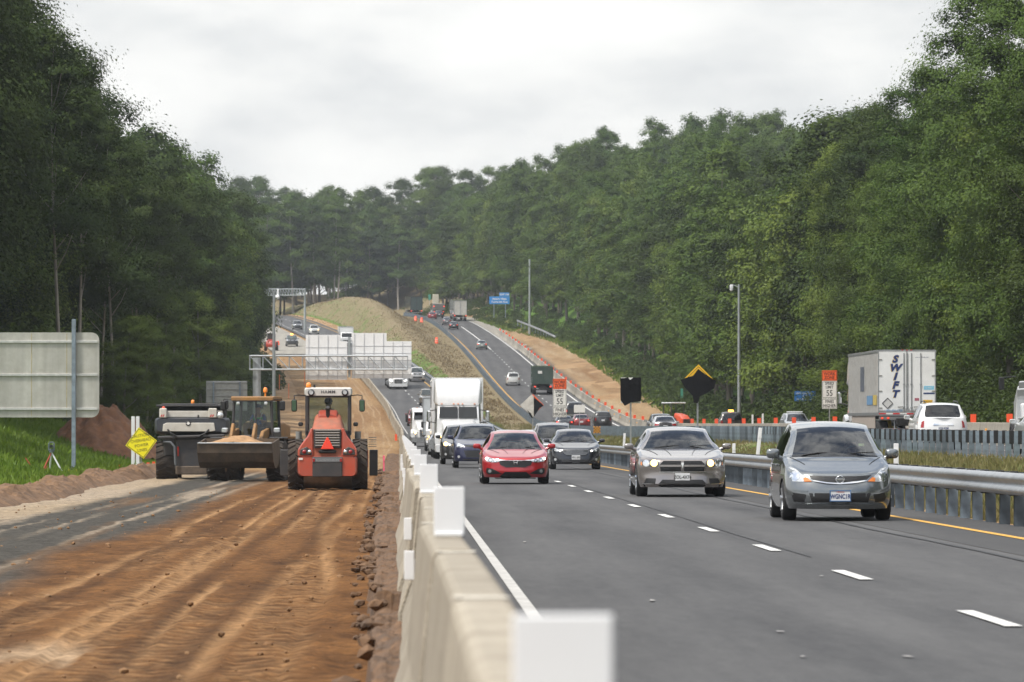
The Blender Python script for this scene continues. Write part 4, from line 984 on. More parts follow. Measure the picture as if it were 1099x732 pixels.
        for sx in (-1, 1):
            for y in (s.wf, s.wr):
                x = sx * (s.W / 2 - ww / 2 - .015); r = s.rw; h = ww / 2
                tb = MB(); tb.lathe([(r * .64, -h), (r * .9, -h), (r * .97, -h * .85), (r, -h * .55), (r, h * .55), (r * .97, h * .85), (r * .9, h), (r * .64, h)], (x, y, r), 'x', 28); t = tb.build('wheel', TYRE, root)
                rb = MB(); e = sx * h; rb.lathe([(r * .66, e * 1.0), (r * .66, e * .8), (r * .60, e * .55), (.001, e * .50)], (x, y, r), 'x', 24)
                for q in range(5):
                    th = 2 * PI * q / 5 + .3; rb.tube([(x + e * .8, y + .06 * math.cos(th), r + .06 * math.sin(th)), (x + e * .92, y + r * .63 * math.cos(th), r + r * .63 * math.sin(th))], .03, 5)
                rb.build('rim', wm, t)
        return s
    def patch(s, name, poly, m, parent, off=.006, rear=False, cuts=3, thick=.03):
        """panel with an outline in (x, z) laid on the nose or tail surface"""
        b = bmesh.new(); vs = [b.verts.new((x, 0, z)) for x, z in poly]; f = b.faces.new(vs)
        bmesh.ops.triangulate(b, faces=[f], quad_method='BEAUTY', ngon_method='BEAUTY'); bmesh.ops.subdivide_edges(b, edges=b.edges[:], cuts=cuts, use_grid_fill=True)
        sg = 1 if rear else -1; fn = s.rear_y if rear else s.front_y
        for v in b.verts: v.co.y = fn(v.co.x, v.co.z) + sg * off
        g = bmesh.ops.extrude_face_region(b, geom=b.faces[:])
        for v in g['geom']:
            if isinstance(v, bmesh.types.BMVert): v.co.y -= sg * (thick + off)
        bmesh.ops.recalc_face_normals(b, faces=b.faces[:])
        me = bpy.data.meshes.new(name); b.to_mesh(me); b.free(); me.polygons.foreach_set('use_smooth', [True] * len(me.polygons)); me.set_sharp_from_angle(angle=R(30)); me.materials.append(m); return link(name, me, parent)
    def both(s, name, poly, m, parent, **k):
        return [s.patch(name, [(x * q, z) for x, z in poly], m, parent, **k) for q in (1, -1)]
    def lamp(s, x, z, r, m, parent, name='lamp', rear=False, off=.012, ring=None):
        poly = [(x + r * math.cos(t), z + r * math.sin(t)) for t in np.linspace(0, 2 * PI, 15)[:-1]]; o = s.patch(name, poly, m, parent, off=off, rear=rear, cuts=1, thick=.015)
        if ring: s.patch('lamp_ring', [(x + r * 1.3 * math.cos(t), z + r * 1.3 * math.sin(t)) for t in np.linspace(0, 2 * PI, 15)[:-1]], ring, parent, off=off * .7, rear=rear, cuts=1, thick=.01)
        return o
    def plate(s, z, text, root, rear=False, w=.305, h=.155, frame=False, ink=None, bottom=None):
        sg = 1 if rear else -1; y = (s.rear_y if rear else s.front_y)(0, z) + sg * .016
        mb = MB(); mb.box((0, y, z), (w, .012, h), .003); p = mb.build('number_plate', PLATE, root)
        if text:
            o = writing(text, h * .62, ink or mat('plate_ink', (.03, .05, .16), .5), p, (0, y + sg * .008, z - .005), .001, sx=.86, rz=PI if rear else 0, bold=.002)
        if frame:
            q = MB(); 
            for dz in (-h / 2, h / 2): q.box((0, y + sg * .004, z + dz), (w + .02, .016, .014))
            for dx in (-w / 2, w / 2): q.box((dx, y + sg * .004, z), (.012, .016, h - .016))
            q.build('plate_frame', frame, p)
        return p
    def mirrors(s, m, root, y=None, z=None, sz=(.22, .14, .15), out=.13):
        y = y or s.yc + .32; z = z or s.belt + .07
        for q in (-1, 1):
            x = q * (s.W / 2 * .95 + out); mb = MB(); mb.ball((x, y, z), (sz[0] / 2, sz[1] / 2, sz[2] / 2), 16, 10)
            for i, v in enumerate(mb.v):   # flatter face to the rear, boxier outline
                dx, dy, dz = v[0] - x, v[1] - y, v[2] - z; f = lambda t, h: math.copysign(abs(t / h) ** .62 * h, t); mb.v[i] = (x + f(dx, sz[0] / 2), y + min(f(dy, sz[1] / 2), sz[1] * .25), z + f(dz, sz[2] / 2))
            o = mb.build('mirror', m, root); MB().tube([(x - q * sz[0] * .3, y, z - sz[2] * .3), (q * s.W / 2 * .9, y + .02, z - sz[2] * .5 - .02)], [.035, .045], 8).build('mirror_arm', m if sz[2] < .16 else GRILLE, o)
            MB().box((x, y + sz[1] * .255, z), (sz[0] * .8, .006, sz[2] * .75), .002).build('mirror_glass', CHROME, o)
    def wipers(s, root):
        y = s.yc + .02; zc = s.hood(s.yc) + .015
        for x0, x1 in ((-.52, .0), (.08, .60)):
            MB().tube([(x0, y - .06 * (1 - (x0 / .8) ** 2) - .05, zc - .005), ((x0 + x1) / 2, y - .085, zc + .035), (x1, y - .06, zc + .045)], .009, 5).build('wiper', GRILLE, root)
    def hood_seam(s, pts, root):
        def top(x, y):
            sec = s.section(y); xs = [p[0] for p in sec[9:]][::-1]; zs = [p[2] for p in sec[9:]][::-1]; z = float(np.interp(abs(x), xs, zs)); v = s.warp(x, y, z, True, sec[-1][4]); return Vector(v) + Vector((0, 0, .004))
        t_ = np.linspace(0, len(pts) - 1, 14); pts = [(float(np.interp(t, range(len(pts)), [p[0] for p in pts])), float(np.interp(t, range(len(pts)), [p[1] for p in pts]))) for t in t_]
        for q in (-1, 1): MB().tube([top(q * x, y) for x, y in pts], .0045, 5).build('hood_seam', GRILLE, root)
    def handles(s, ys, m, root):
        for y in ys:
            for q in (-1, 1): z = s.belt - .12; MB().box((q * (s.plan(y) * s.pz(z) + .012), y, z), (.03, .18, .03), .008).build('door_handle', m, root)

def road_x(X, d, side): return X + (sL(d) if side == 'L' else sR(d))
def heading(d, side):
    f = sL if side == 'L' else sR; return -math.atan2(f(d + 6) - f(d - 6), 12)
def slope(d, side):
    f = zL if side == 'L' else zR; return math.atan2(f(d + 4) - f(d - 4), 8)
def vehicle(name, label, cat, X, d, side, L_=0, group=None):
    """empty at the base: oncoming ones keep their nose at d, outbound ones are turned with their tail at d"""
    z = (zL if side == 'L' else zR)(d + (2 if L_ else 0)) + .006
    t = thing(name, label, cat, (X, d, (zL if side == 'L' else zR)(d)), 0, group)
    if side == 'L': t.rotation_euler = (slope(d + 2, side), 0, heading(d, side))
    else:
        h = heading(d, side); t.rotation_euler = (-slope(d + 2, side), 0, PI + h); t.location = (X - L_ * math.sin(h) , d + L_ * math.cos(h), zR(d + L_))
    t.location.z += .008
    return t

# --- the grey hatchback
def car_hatch():
    p = paint('warm_grey', (.195, .212, .222), .75, .22)
    root = vehicle('hatchback_car', 'grey hatchback with blue and white plate beside the steel guardrail', 'car', 6.75, 84, 'L')
    c = Car(W=1.70, L=4.30, H=1.535, a=.52, RW=1.20, rw=.305, R=.345, wf=.90, wr=3.50, zf=.18, zc=.19, belt=.97, yc=1.12, yh=1.98, yr=3.62, yb=4.18, ya=1.38, yd=3.9, pillars=[2.32, 3.25], bow=.16,
        hoodp=[(0, .705), (.12, .765), (.4, .865), (.8, .945), (1.12, .99)], beltp=[(1.12, .965), (2.5, .985), (4.3, 1.0)], roofp=[(1.12, .99), (1.55, 1.245), (1.98, 1.445), (2.6, 1.535), (3.2, 1.51), (3.62, 1.44), (4.0, 1.18), (4.18, 1.02), (4.3, 1.0)],
        rakep=[(.15, .10), (.24, .035), (.34, .0), (.5, .02), (.58, .055), (.72, .12), (.86, .30), (1.0, .45)], rrakep=[(.2, .05), (.5, 0), (.8, .05), (1.02, .12)])
    c.build(root, p)
    # headlights with amber corner
    for q in (1, -1):
        h = c.patch('headlight', [(q * x, z) for x, z in ((.815, .68), (.80, .775), (.745, .825), (.66, .795), (.56, .70), (.43, .605), (.60, .60), (.78, .61))], LENS, root, off=.012)
        c.patch('turn_signal', [(q * x, z) for x, z in ((.43, .605), (.51, .672), (.555, .655), (.545, .603))], TURN, h, off=.018, cuts=1); c.lamp(q * .665, .685, .058, BULB, h, 'headlight_bowl', off=.017, ring=CHROME); c.lamp(q * .755, .70, .040, BULB, h, 'headlight_bowl', off=.017)
        c.patch('side_marker', [(q * x, z) for x, z in ((.80, .69), (.815, .73), (.80, .74), (.785, .70))], TURN, h, off=.018, cuts=1)
    up = [(-.49, .70), (-.25, .688), (0, .684), (.25, .688), (.49, .70), (.40, .625), (.2, .590), (0, .578), (-.2, .590), (-.40, .625)]
    g = c.patch('upper_grille', up, GRILLE, root, off=.006)
    for dz in (.0, .03): c.patch('grille_bar', [(-.44, .652 + dz), (0, .628 + dz), (.44, .652 + dz), (.44, .660 + dz), (0, .637 + dz), (-.44, .660 + dz)], mat('grille_grey', (.05, .05, .055), .4), g, off=.010, cuts=1)
    c.patch('grille_trim', [(-.43, .612), (-.2, .576), (0, .564), (.2, .576), (.43, .612), (.40, .626), (.2, .592), (0, .580), (-.2, .592), (-.40, .626)], CHROME, root, off=.014, cuts=2)
    y = c.front_y(0, .63) - .028; mb = MB(); mb.lathe([(.064, .008), (.064, -.004), (.052, -.006), (.050, .008)], (0, y, .632), 'y', 26); mb.box((0, y, .632), (.15, .014, .028), .004); e = mb.build('badge', CHROME, root); MB().lathe([(.05, .006), (.001, .004)], (0, y, .632), 'y', 20).build('badge_backing', mat('badge_grey', (.2, .21, .22), .4, .5), e)
    c.patch('lower_grille', [(-.475, .425), (.475, .425), (.43, .285), (-.43, .285)], GRILLE, root, off=.005)
    c.both('fog_recess', [(.52, .405), (.745, .435), (.70, .295), (.55, .285)], GRILLE, root, off=.005)
    c.both('bumper_crease', [(.50, .452), (.78, .478), (.78, .492), (.50, .466)], p, root, off=.022, cuts=2)
    c.patch('bumper_lip', [(-.68, .245), (0, .225), (.68, .245), (.66, .268), (0, .25), (-.66, .268)], p, root, off=.02, cuts=2)
    c.plate(.385, '', root, w=.31, h=.158, frame=mat('plate_frame_blue', (.08, .16, .32), .4)); pl = [o for o in root.children if o.name.startswith('number_plate')][0]; y = c.front_y(0, .385) - .0245
    ink = mat('plate_ink', (.03, .05, .16), .5); writing('WGNC1R', .098, ink, pl, (0, y, .372), .001, sx=.72, bold=.003); writing('VIRGINIA', .030, mat('plate_red_ink', (.45, .06, .05), .5), pl, (0, y, .442), .001)
    c.mirrors(p, root, y=1.52, z=1.025, sz=(.21, .15, .155), out=.12); c.wipers(root); c.hood_seam([(.50, .40), (.60, .7), (.70, 1.05)], root); c.handles((2.0, 2.95), p, root)
    MB().box((.47, 1.74, 1.16), (.09, .01, .06), .002, ('X', -.9)).build('sticker', mat('inspection_sticker', (.55, .62, .30), .6), root)
    c.both('reflector', [(.78, .50), (.80, .52), (.80, .55), (.785, .54)], TURN, root, off=.012, cuts=1)
    return c
# --- the tan-silver sedan
def car_sedan():
    p = paint('tungsten', (.30, .275, .265), .75, .24)
    root = vehicle('sedan_car', 'tan silver sedan with glowing amber running lights and split crosshair grille', 'car', 5.93, 115, 'L')
    c = Car(W=1.905, L=5.08, H=1.48, a=.46, m=3.4, RW=1.26, rw=.355, R=.395, wf=.98, wr=4.03, zf=.20, zc=.20, belt=.985, yc=1.52, yh=2.32, yr=3.50, yb=4.25, ya=1.85, yd=3.9, pillars=[2.72, 3.62], bow=.15, ww=.24,
        hoodp=[(0, .775), (.12, .83), (.4, .90), (.9, .965), (1.52, 1.015)], beltp=[(1.52, .985), (2.6, 1.0), (4.3, 1.03), (5.08, 1.02)], roofp=[(1.52, 1.015), (1.92, 1.235), (2.32, 1.40), (2.8, 1.475), (3.2, 1.465), (3.5, 1.42), (3.95, 1.2), (4.25, 1.07), (5.08, 1.05)],
        rakep=[(.15, .10), (.26, .0), (.40, .03), (.52, .05), (.6, .04), (.74, .05), (.82, .14), (.95, .4)], rrakep=[(.2, .08), (.5, 0), (.8, .03), (1.05, .12)])
    c.build(root, p, wheel=CHROME)
    for q in (1, -1):
        h = c.patch('headlight', [(q * x, z) for x, z in ((.49, .645), (.505, .745), (.62, .785), (.80, .775), (.865, .74), (.86, .66), (.72, .635))], mat('dark_lens', (.06, .06, .065), .1, coat=1.), root, off=.010)
        c.lamp(q * .595, .708, .072, LITA, h, 'running_lamp', off=.02); c.lamp(q * .755, .705, .055, BULB, h, 'headlight_bowl', off=.017, ring=CHROME); c.patch('side_marker', [(q * x, z) for x, z in ((.835, .66), (.868, .67), (.868, .73), (.84, .735))], TURN, h, off=.016, cuts=1)
    g = c.patch('grille', [(-.40, .755), (.40, .755), (.475, .675), (.455, .535), (-.455, .535), (-.475, .675)], GRILLE, root, off=.008)
    c.patch('grille_bar', [(-.465, .628), (.465, .628), (.47, .672), (-.47, .672)], p, g, off=.018, cuts=2); c.patch('grille_bar', [(-.032, .54), (.032, .54), (.032, .75), (-.032, .75)], p, g, off=.022, cuts=1)
    c.patch('badge', [(-.028, .69), (-.02, .715), (.02, .715), (.028, .69), (.0, .575)], CHROME, g, off=.03, cuts=1)
    for dz in (.565, .59, .70, .725): c.patch('grille_slat', [(-.42, dz), (.42, dz), (.42, dz + .006), (-.42, dz + .006)], mat('grille_grey', (.05, .05, .055), .4), g, off=.012, cuts=1)
    c.patch('grille_trim', [(-.49, .53), (.49, .53), (.485, .512), (-.485, .512)], CHROME, root, off=.012, cuts=2)
    c.patch('lower_grille', [(-.42, .36), (.42, .36), (.50, .275), (-.50, .275)], GRILLE, root); c.both('fog_recess', [(.56, .385), (.76, .39), (.80, .285), (.58, .275)], GRILLE, root)
    c.patch('bumper_lip', [(-.82, .255), (.82, .255), (.78, .20), (-.78, .20)], GRILLE, root, off=.014)
    c.both('bumper_trim', [(.60, .262), (.84, .27), (.84, .282), (.60, .272)], CHROME, root, off=.02, cuts=1)
    pl = c.plate(.415, 'ZOL-4X74', root, ink=mat('plate_black_ink', (.03, .03, .03), .5)); pl
    c.mirrors(p, root, y=1.98, z=1.055, sz=(.20, .13, .125), out=.14); c.wipers(root); c.hood_seam([(.50, .30), (.62, .8), (.80, 1.45)], root); c.hood_seam([(.22, .25), (.36, 1.4)], root); c.handles((2.5, 3.4), p, root)
    return c
# --- the red sedan
def car_red():
    p = paint('red', (.36, .006, .012), .3, .28, dirt=.05)
    root = vehicle('sedan_car', 'bright red sedan leading the lane next to the concrete barrier', 'car', 3.02, 143, 'L')
    c = Car(W=1.80, L=4.63, H=1.416, a=.56, m=2.7, RW=1.18, rw=.32, R=.36, wf=.93, wr=3.63, zf=.17, zc=.18, belt=.90, yc=1.28, yh=2.20, yr=3.25, yb=4.15, ya=1.65, yd=3.7, pillars=[2.55, 3.4], bow=.17,
        hoodp=[(0, .67), (.12, .73), (.4, .81), (.8, .875), (1.28, .915)], beltp=[(1.28, .89), (2.6, .93), (4.63, .98)], roofp=[(1.28, .915), (1.75, 1.165), (2.2, 1.34), (2.65, 1.412), (3.0, 1.40), (3.25, 1.36), (3.8, 1.15), (4.15, 1.02), (4.63, 1.0)],
        rakep=[(.12, .14), (.2, .05), (.32, .0), (.45, .03), (.6, .05), (.68, .1), (.78, .25), (.95, .5)], rrakep=[(.2, .08), (.5, 0), (.8, .03), (1.0, .12)])
    c.build(root, p)
    for q in (1, -1):
        h = c.patch('headlight', [(q * x, z) for x, z in ((.40, .60), (.43, .645), (.62, .675), (.80, .735), (.815, .68), (.79, .60), (.65, .57), (.50, .565))], LENS, root, off=.010)
        c.lamp(q * .53, .608, .038, BULB, h, 'headlight_bowl', off=.017, ring=GRILLE); c.lamp(q * .655, .625, .042, BULB, h, 'headlight_bowl', off=.017, ring=GRILLE); c.lamp(q * .755, .665, .034, LITW, h, 'running_lamp', off=.018)
    c.patch('grille', [(-.44, .60), (.44, .60), (.40, .50), (.25, .44), (-.25, .44), (-.40, .50)], GRILLE, root, off=.006)
    c.patch('grille_trim', [(-.46, .605), (.46, .605), (.44, .64), (.22, .622), (-.22, .622), (-.44, .64)], CHROME, root, off=.016, cuts=2)
    y = c.front_y(0, .56) - .02; mb = MB()
    for x in (-.045, .045): mb.box((x, y, .56), (.018, .016, .10), .004, ('Y', .16 if x > 0 else -.16))
    mb.box((0, y, .56), (.08, .014, .018), .003); mb.build('badge', CHROME, root)
    c.patch('lower_grille', [(-.28, .315), (.28, .315), (.42, .195), (.36, .165), (-.36, .165), (-.42, .195)], GRILLE, root); c.both('fog_recess', [(.36, .27), (.60, .40), (.775, .425), (.76, .29), (.70, .245)], GRILLE, root); 
    for q in (1, -1): c.lamp(q * .67, .335, .045, mat('fog_lamp', (.3, .31, .32), .2, .4), root, 'fog_lamp')
    c.patch('bumper_lip', [(-.55, .165), (.55, .165), (.52, .14), (-.52, .14)], GRILLE, root, off=.012)
    c.mirrors(p, root, y=1.72, z=.985, sz=(.21, .14, .135), out=.13); c.wipers(root); c.hood_seam([(.42, .35), (.55, .7), (.72, 1.2)], root); c.hood_seam([(.20, .3), (.34, 1.15)], root); c.handles((2.2, 3.1), p, root)
# --- the black sedan
def car_black():
    p = paint('black', (.010, .012, .018), .2, .25, dirt=.05)
    root = vehicle('sedan_car', 'glossy black sedan with silver barred grille and white front plate', 'car', 6.36, 198, 'L')
    c = Car(W=1.85, L=4.87, H=1.475, a=.56, m=2.8, RW=1.2, rw=.335, R=.375, wf=.96, wr=3.8, zf=.19, zc=.19, belt=.95, yc=1.35, yh=2.25, yr=3.35, yb=4.25, ya=1.7, yd=3.8, pillars=[2.6, 3.5],
        hoodp=[(0, .74), (.12, .80), (.4, .875), (.8, .94), (1.35, .985)], beltp=[(1.35, .955), (2.6, .985), (4.87, 1.02)], roofp=[(1.35, .985), (1.8, 1.23), (2.25, 1.40), (2.75, 1.472), (3.1, 1.46), (3.35, 1.42), (3.9, 1.2), (4.25, 1.06), (4.87, 1.04)],
        rakep=[(.15, .1), (.26, 0), (.45, .03), (.6, .06), (.72, .1), (.85, .3), (1, .5)], rrakep=[(.2, .08), (.5, 0), (.8, .03), (1.05, .12)])
    c.build(root, p)
    for q in (1, -1):
        h = c.patch('headlight', [(q * x, z) for x, z in ((.52, .655), (.54, .70), (.70, .745), (.86, .79), (.85, .70), (.72, .65))], LENS, root, off=.010); c.lamp(q * .66, .685, .035, BULB, h, 'headlight_bowl', off=.017); c.lamp(q * .57, .67, .03, LITW, h, 'running_lamp', off=.017)
        c.lamp(q * .74, .36, .045, LENS, root, 'fog_lamp')
    g = c.patch('grille', [(-.44, .72), (.44, .72), (.50, .64), (.36, .50), (-.36, .50), (-.50, .64)], GRILLE, root)
    for k in range(5): z = .53 + k * .042; w = .37 + .13 * min(1, k / 2.6) - (.05 if k == 4 else 0); c.patch('grille_slat', [(-w, z), (w, z), (w, z + .016), (-w, z + .016)], mat('dull_chrome', (.30, .31, .32), .3, .8), g, off=.014, cuts=2)
    c.patch('lower_grille', [(-.50, .36), (.50, .36), (.45, .27), (-.45, .27)], GRILLE, root); c.plate(.435, 'VKL-283', root, ink=mat('plate_black_ink', (.03, .03, .03), .5))
    c.patch('bumper_trim', [(-.7, .235), (.7, .235), (.7, .25), (-.7, .25)], MATS['dull_chrome'], root, off=.016, cuts=1)
    c.mirrors(p, root, y=1.80, z=1.04, sz=(.21, .14, .135)); c.wipers(root); c.hood_seam([(.45, .3), (.55, .8), (.75, 1.28)], root); c.handles((2.3, 3.2), p, root)
car_hatch(); car_sedan(); car_red(); car_black()

# --- everyday shapes for the rest of the traffic
def shape(kind, **k):
    if kind == 'suv':
        b = dict(W=1.85, L=4.55, H=1.68, a=.5, m=2.9, RW=1.28, rw=.35, R=.40, wf=.93, wr=3.6, zf=.25, zc=.25, belt=1.08, yc=1.2, yh=2.0, yr=3.95, yb=4.42, ya=1.5, yd=4.0, pillars=[2.4, 3.35],
            hoodp=[(0, .84), (.12, .91), (.4, .99), (.8, 1.055), (1.2, 1.095)], beltp=[(1.2, 1.07), (2.6, 1.09), (4.55, 1.12)], roofp=[(1.2, 1.095), (1.6, 1.37), (2.0, 1.59), (2.6, 1.68), (3.4, 1.67), (3.95, 1.61), (4.25, 1.3), (4.42, 1.14), (4.55, 1.12)],
            rakep=[(.2, .1), (.3, 0), (.5, .02), (.7, .05), (.82, .09), (.95, .28), (1.1, .45)], rrakep=[(.25, .08), (.5, 0), (.8, .03), (1.12, .10)])
    elif kind == 'van':
        b = dict(W=1.98, L=5.1, H=1.78, a=.55, m=2.8, RW=1.42, rw=.34, R=.39, wf=.95, wr=4.0, zf=.22, zc=.22, belt=1.06, yc=1.0, yh=1.95, yr=4.55, yb=4.98, ya=1.35, yd=4.5, pillars=[2.3, 3.6],
            hoodp=[(0, .80), (.12, .87), (.4, .97), (.7, 1.03), (1.0, 1.08)], beltp=[(1.0, 1.05), (2.6, 1.07), (5.1, 1.10)], roofp=[(1.0, 1.08), (1.5, 1.43), (1.95, 1.66), (2.6, 1.775), (3.6, 1.77), (4.55, 1.70), (4.85, 1.35), (4.98, 1.12), (5.1, 1.1)],
            rakep=[(.2, .1), (.3, 0), (.5, .02), (.7, .05), (.8, .1), (.95, .3), (1.1, .45)], rrakep=[(.25, .08), (.5, 0), (.8, .03), (1.12, .10)])
    elif kind == 'pickup':
        b = dict(W=1.98, L=5.7, H=1.88, a=.36, m=4., RW=1.42, rw=.39, R=.45, wf=1.0, wr=4.55, zf=.34, zc=.36, belt=1.20, yc=1.45, yh=2.1, yr=3.55, yb=3.85, ya=1.7, yd=3.6, pillars=[2.6], ar=.15, mr=6, deck_lip=.02,
            hoodp=[(0, 1.05), (.1, 1.10), (.4, 1.15), (1.0, 1.20), (1.45, 1.23)], beltp=[(1.45, 1.20), (3.0, 1.2), (5.7, 1.2)], roofp=[(1.45, 1.23), (1.8, 1.58), (2.1, 1.81), (2.6, 1.88), (3.2, 1.87), (3.55, 1.80), (3.78, 1.4), (3.85, 1.2), (5.7, 1.15)],
            rakep=[(.3, .08), (.4, 0), (.7, .0), (1.0, .04), (1.15, .2)], rrakep=[(.3, .05), (.5, 0), (1.2, .0)])
    else:
        b = dict(W=1.82, L=4.75, H=1.46, a=.55, m=2.8, RW=1.2, rw=.325, R=.365, wf=.94, wr=3.75, zf=.2, zc=.2, belt=.94, yc=1.32, yh=2.2, yr=3.3, yb=4.2, ya=1.65, yd=3.8, pillars=[2.55, 3.45],
            hoodp=[(0, .72), (.12, .78), (.4, .86), (.8, .925), (1.32, .97)], beltp=[(1.32, .945), (2.6, .97), (4.75, 1.0)], roofp=[(1.32, .97), (1.78, 1.215), (2.2, 1.385), (2.7, 1.458), (3.05, 1.445), (3.3, 1.40), (3.85, 1.19), (4.2, 1.05), (4.75, 1.02)],
            rakep=[(.15, .1), (.26, 0), (.45, .03), (.6, .06), (.7, .1), (.82, .3), (1, .5)], rrakep=[(.2, .08), (.5, 0), (.8, .03), (1.05, .12)])
    b.update(k); return Car(**b)
def face(c, kind, root, p, lit=None, grille='dark', litm=None, orange=False):
    k = c.W / 1.85; t = {'suv': .0, 'van': -.03, 'pickup': .19, 'sedan': -.13}[kind]
    for q in (1, -1):
        poly = ((.50, .80), (.53, .87), (.70, .93), (.85, .945), (.86, .86), (.80, .79), (.62, .77)) if kind != 'pickup' else ((.66, .74), (.66, .93), (.90, .93), (.91, .74))
        h = c.patch('headlight', [(q * x * k, z + t) for x, z in poly], LENS, root, off=.010); c.lamp(q * .70 * k if kind != 'pickup' else q * .79 * k, .85 + t, .055 if not lit else .085, litm or LITW if lit else BULB, h, 'headlight_bowl', off=.018)
        if orange: c.lamp(q * .82 * k, .83 + t, .04, LITA, h, 'turn_signal', off=.02)
        c.lamp(q * .70 * k, .42 + t * .6, .05, LENS, root, 'fog_lamp')
    gm = CHROME if grille == 'chrome' else GRILLE
    if kind == 'pickup':
        g = c.patch('grille', [(-.62 * k, .73 + t), (.62 * k, .73 + t), (.62 * k, .94 + t), (-.62 * k, .94 + t)], GRILLE, root); c.patch('grille_bar', [(-.62 * k, .81 + t), (.62 * k, .81 + t), (.62 * k, .86 + t), (-.62 * k, .86 + t)], CHROME, g, off=.02, cuts=1)
        c.patch('bumper', [(-.95 * k, .50), (.95 * k, .50), (.95 * k, .70), (-.95 * k, .70)], CHROME if grille == 'chrome' else mat('dark_bumper', (.05, .05, .052), .5), root, off=.05)
    else:
        c.patch('upper_grille', [(-.47 * k, .80 + t), (.47 * k, .80 + t), (.48 * k, .86 + t), (-.48 * k, .86 + t)], gm, root); c.patch('lower_grille', [(-.52 * k, .66 + t), (.52 * k, .66 + t), (.42 * k, .40 + t * .6), (-.42 * k, .40 + t * .6)], GRILLE, root)
        c.patch('bumper_trim', [(-.55 * k, .335 + t * .5), (.55 * k, .335 + t * .5), (.52 * k, .30 + t * .5), (-.52 * k, .30 + t * .5)], GRILLE, root, off=.012)
    c.mirrors(p, root); c.wipers(root) if kind != 'pickup' else None
def tail(c, kind, root, p, lit=False, plate=True):
    k = c.W / 1.85; lm = LITR if lit else TAIL
    poly = {'suv': ((.68, .78), (.66, 1.02), (.82, 1.06), (.88, .98), (.87, .78)), 'van': ((.74, .75), (.74, 1.02), (.86, 1.02), (.88, .75)), 'pickup': ((.80, .80), (.80, 1.14), (.93, 1.14), (.94, .80)), 'sedan': ((.45, .80), (.46, .90), (.80, .93), (.87, .86), (.84, .77))}[kind]
    for q in (1, -1):
        l = c.patch('tail_light', [(q * x * k, z) for x, z in poly], TAIL, root, off=.012, rear=True); cx = sum(x for x, z in poly) / len(poly); cz = sum(z for x, z in poly) / len(poly)
        if lit: c.lamp(q * cx * k, cz, .075, LITR, l, 'brake_lamp', rear=True, off=.02)
    if kind == 'pickup':
        c.patch('tailgate', [(-.74 * k, .70), (.74 * k, .70), (.74 * k, 1.16), (-.74 * k, 1.16)], p, root, off=.02, rear=True); c.patch('bumper', [(-.95 * k, .46), (.95 * k, .46), (.95 * k, .64), (-.95 * k, .64)], CHROME, root, off=.07, rear=True)
    else: c.patch('bumper_trim', [(-.70 * k, .34), (.70 * k, .34), (.72 * k, .44), (-.72 * k, .44)], GRILLE, root, off=.012, rear=True)
    if plate: c.plate({'suv': .80, 'van': .75, 'pickup': .56, 'sedan': .72}[kind], '', root, rear=True)
    c.mirrors(p, root)
def traffic(kind, label, col, X, d, side, view, metal=.3, lit=None, litm=None, cat='car', grille='dark', orange=False, name=None, roofrack=False, **k):
    c = shape(kind, **k); names = dict(suv='suv_car', van='minivan_car', pickup='pickup_truck', sedan='sedan_car')
    root = vehicle(name or names[kind], label, cat, X, d, side, c.L if side == 'R' else 0); p = paint('_'.join(str(int(v * 1000)) for v in col) + '_%d' % (metal * 10), col, metal)
    c.build(root, p, detail=1 if d < 330 else 0, rgl=DARKGLASS if kind in ('suv', 'van') else GLASS)
    if view == 'f': face(c, kind, root, p, lit, grille, litm, orange)
    else: tail(c, kind, root, p, lit)
    if kind == 'pickup': MB().box((0, 4.75, 1.18), (1.7, 1.75, .03)).build('bed_floor', UNDER, root)
    if roofrack:
        for q in (-1, 1): MB().tube([(q * .58, c.yh + .25, c.H - .03), (q * .58, c.yh + .35, c.H + .05), (q * .58, c.yr - .25, c.H + .03), (q * .58, c.yr - .1, c.H - .04)], .02, 6).build('roof_rail', GRILLE, root)
    return root, c
# oncoming lanes
traffic('suv', 'dark blue compact SUV half hidden behind the bright red sedan', (.005, .008, .050), 2.92, 206, 'L', 'f')
traffic('suv', 'black crossover with lit amber headlight tucked behind the blue SUV', (.012, .012, .013), 2.62, 229, 'L', 'f', lit=True, litm=LITA, H=1.62)
traffic('van', 'dark minivan with pale roof behind the black sedan', (.045, .042, .042), 6.88, 244, 'L', 'f', grille='chrome')
traffic('sedan', 'grey sedan roof showing between the red car and the minivan', (.22, .23, .25), 5.25, 268, 'L', 'f')
traffic('sedan', 'pale sedan roof showing beside the minivan pillar', (.50, .51, .52), 6.55, 276, 'L', 'f')
traffic('sedan', 'silver sedan with lit headlight squeezed between the white semi and the box truck', (.42, .44, .46), 2.55, 318, 'L', 'f', lit=True, litm=LITA)
traffic('pickup', 'gold brown pickup beyond the roof of the white semi', (.16, .135, .10), px(459.5, 628), 628, 'L', 'f', grille='chrome', cat='pickup')
traffic('suv', 'red SUV with white roof following the white work truck', (.22, .03, .03), px(447, 545), 545, 'L', 'f')
traffic('pickup', 'white pickup with headlights on below the gantry sign edge', (.60, .60, .60), px(448, 722), 722, 'L', 'f', lit=True, cat='pickup')
traffic('suv', 'white SUV with glowing headlights high on the curve by the gantry', (.60, .60, .58), px(337.6, 985), 985, 'L', 'f', lit=True, litm=LITA)
traffic('suv', 'dark grey SUV leading down the curve under the far gantry', (.06, .065, .07), px(319.5, 1020), 1020, 'L', 'f')
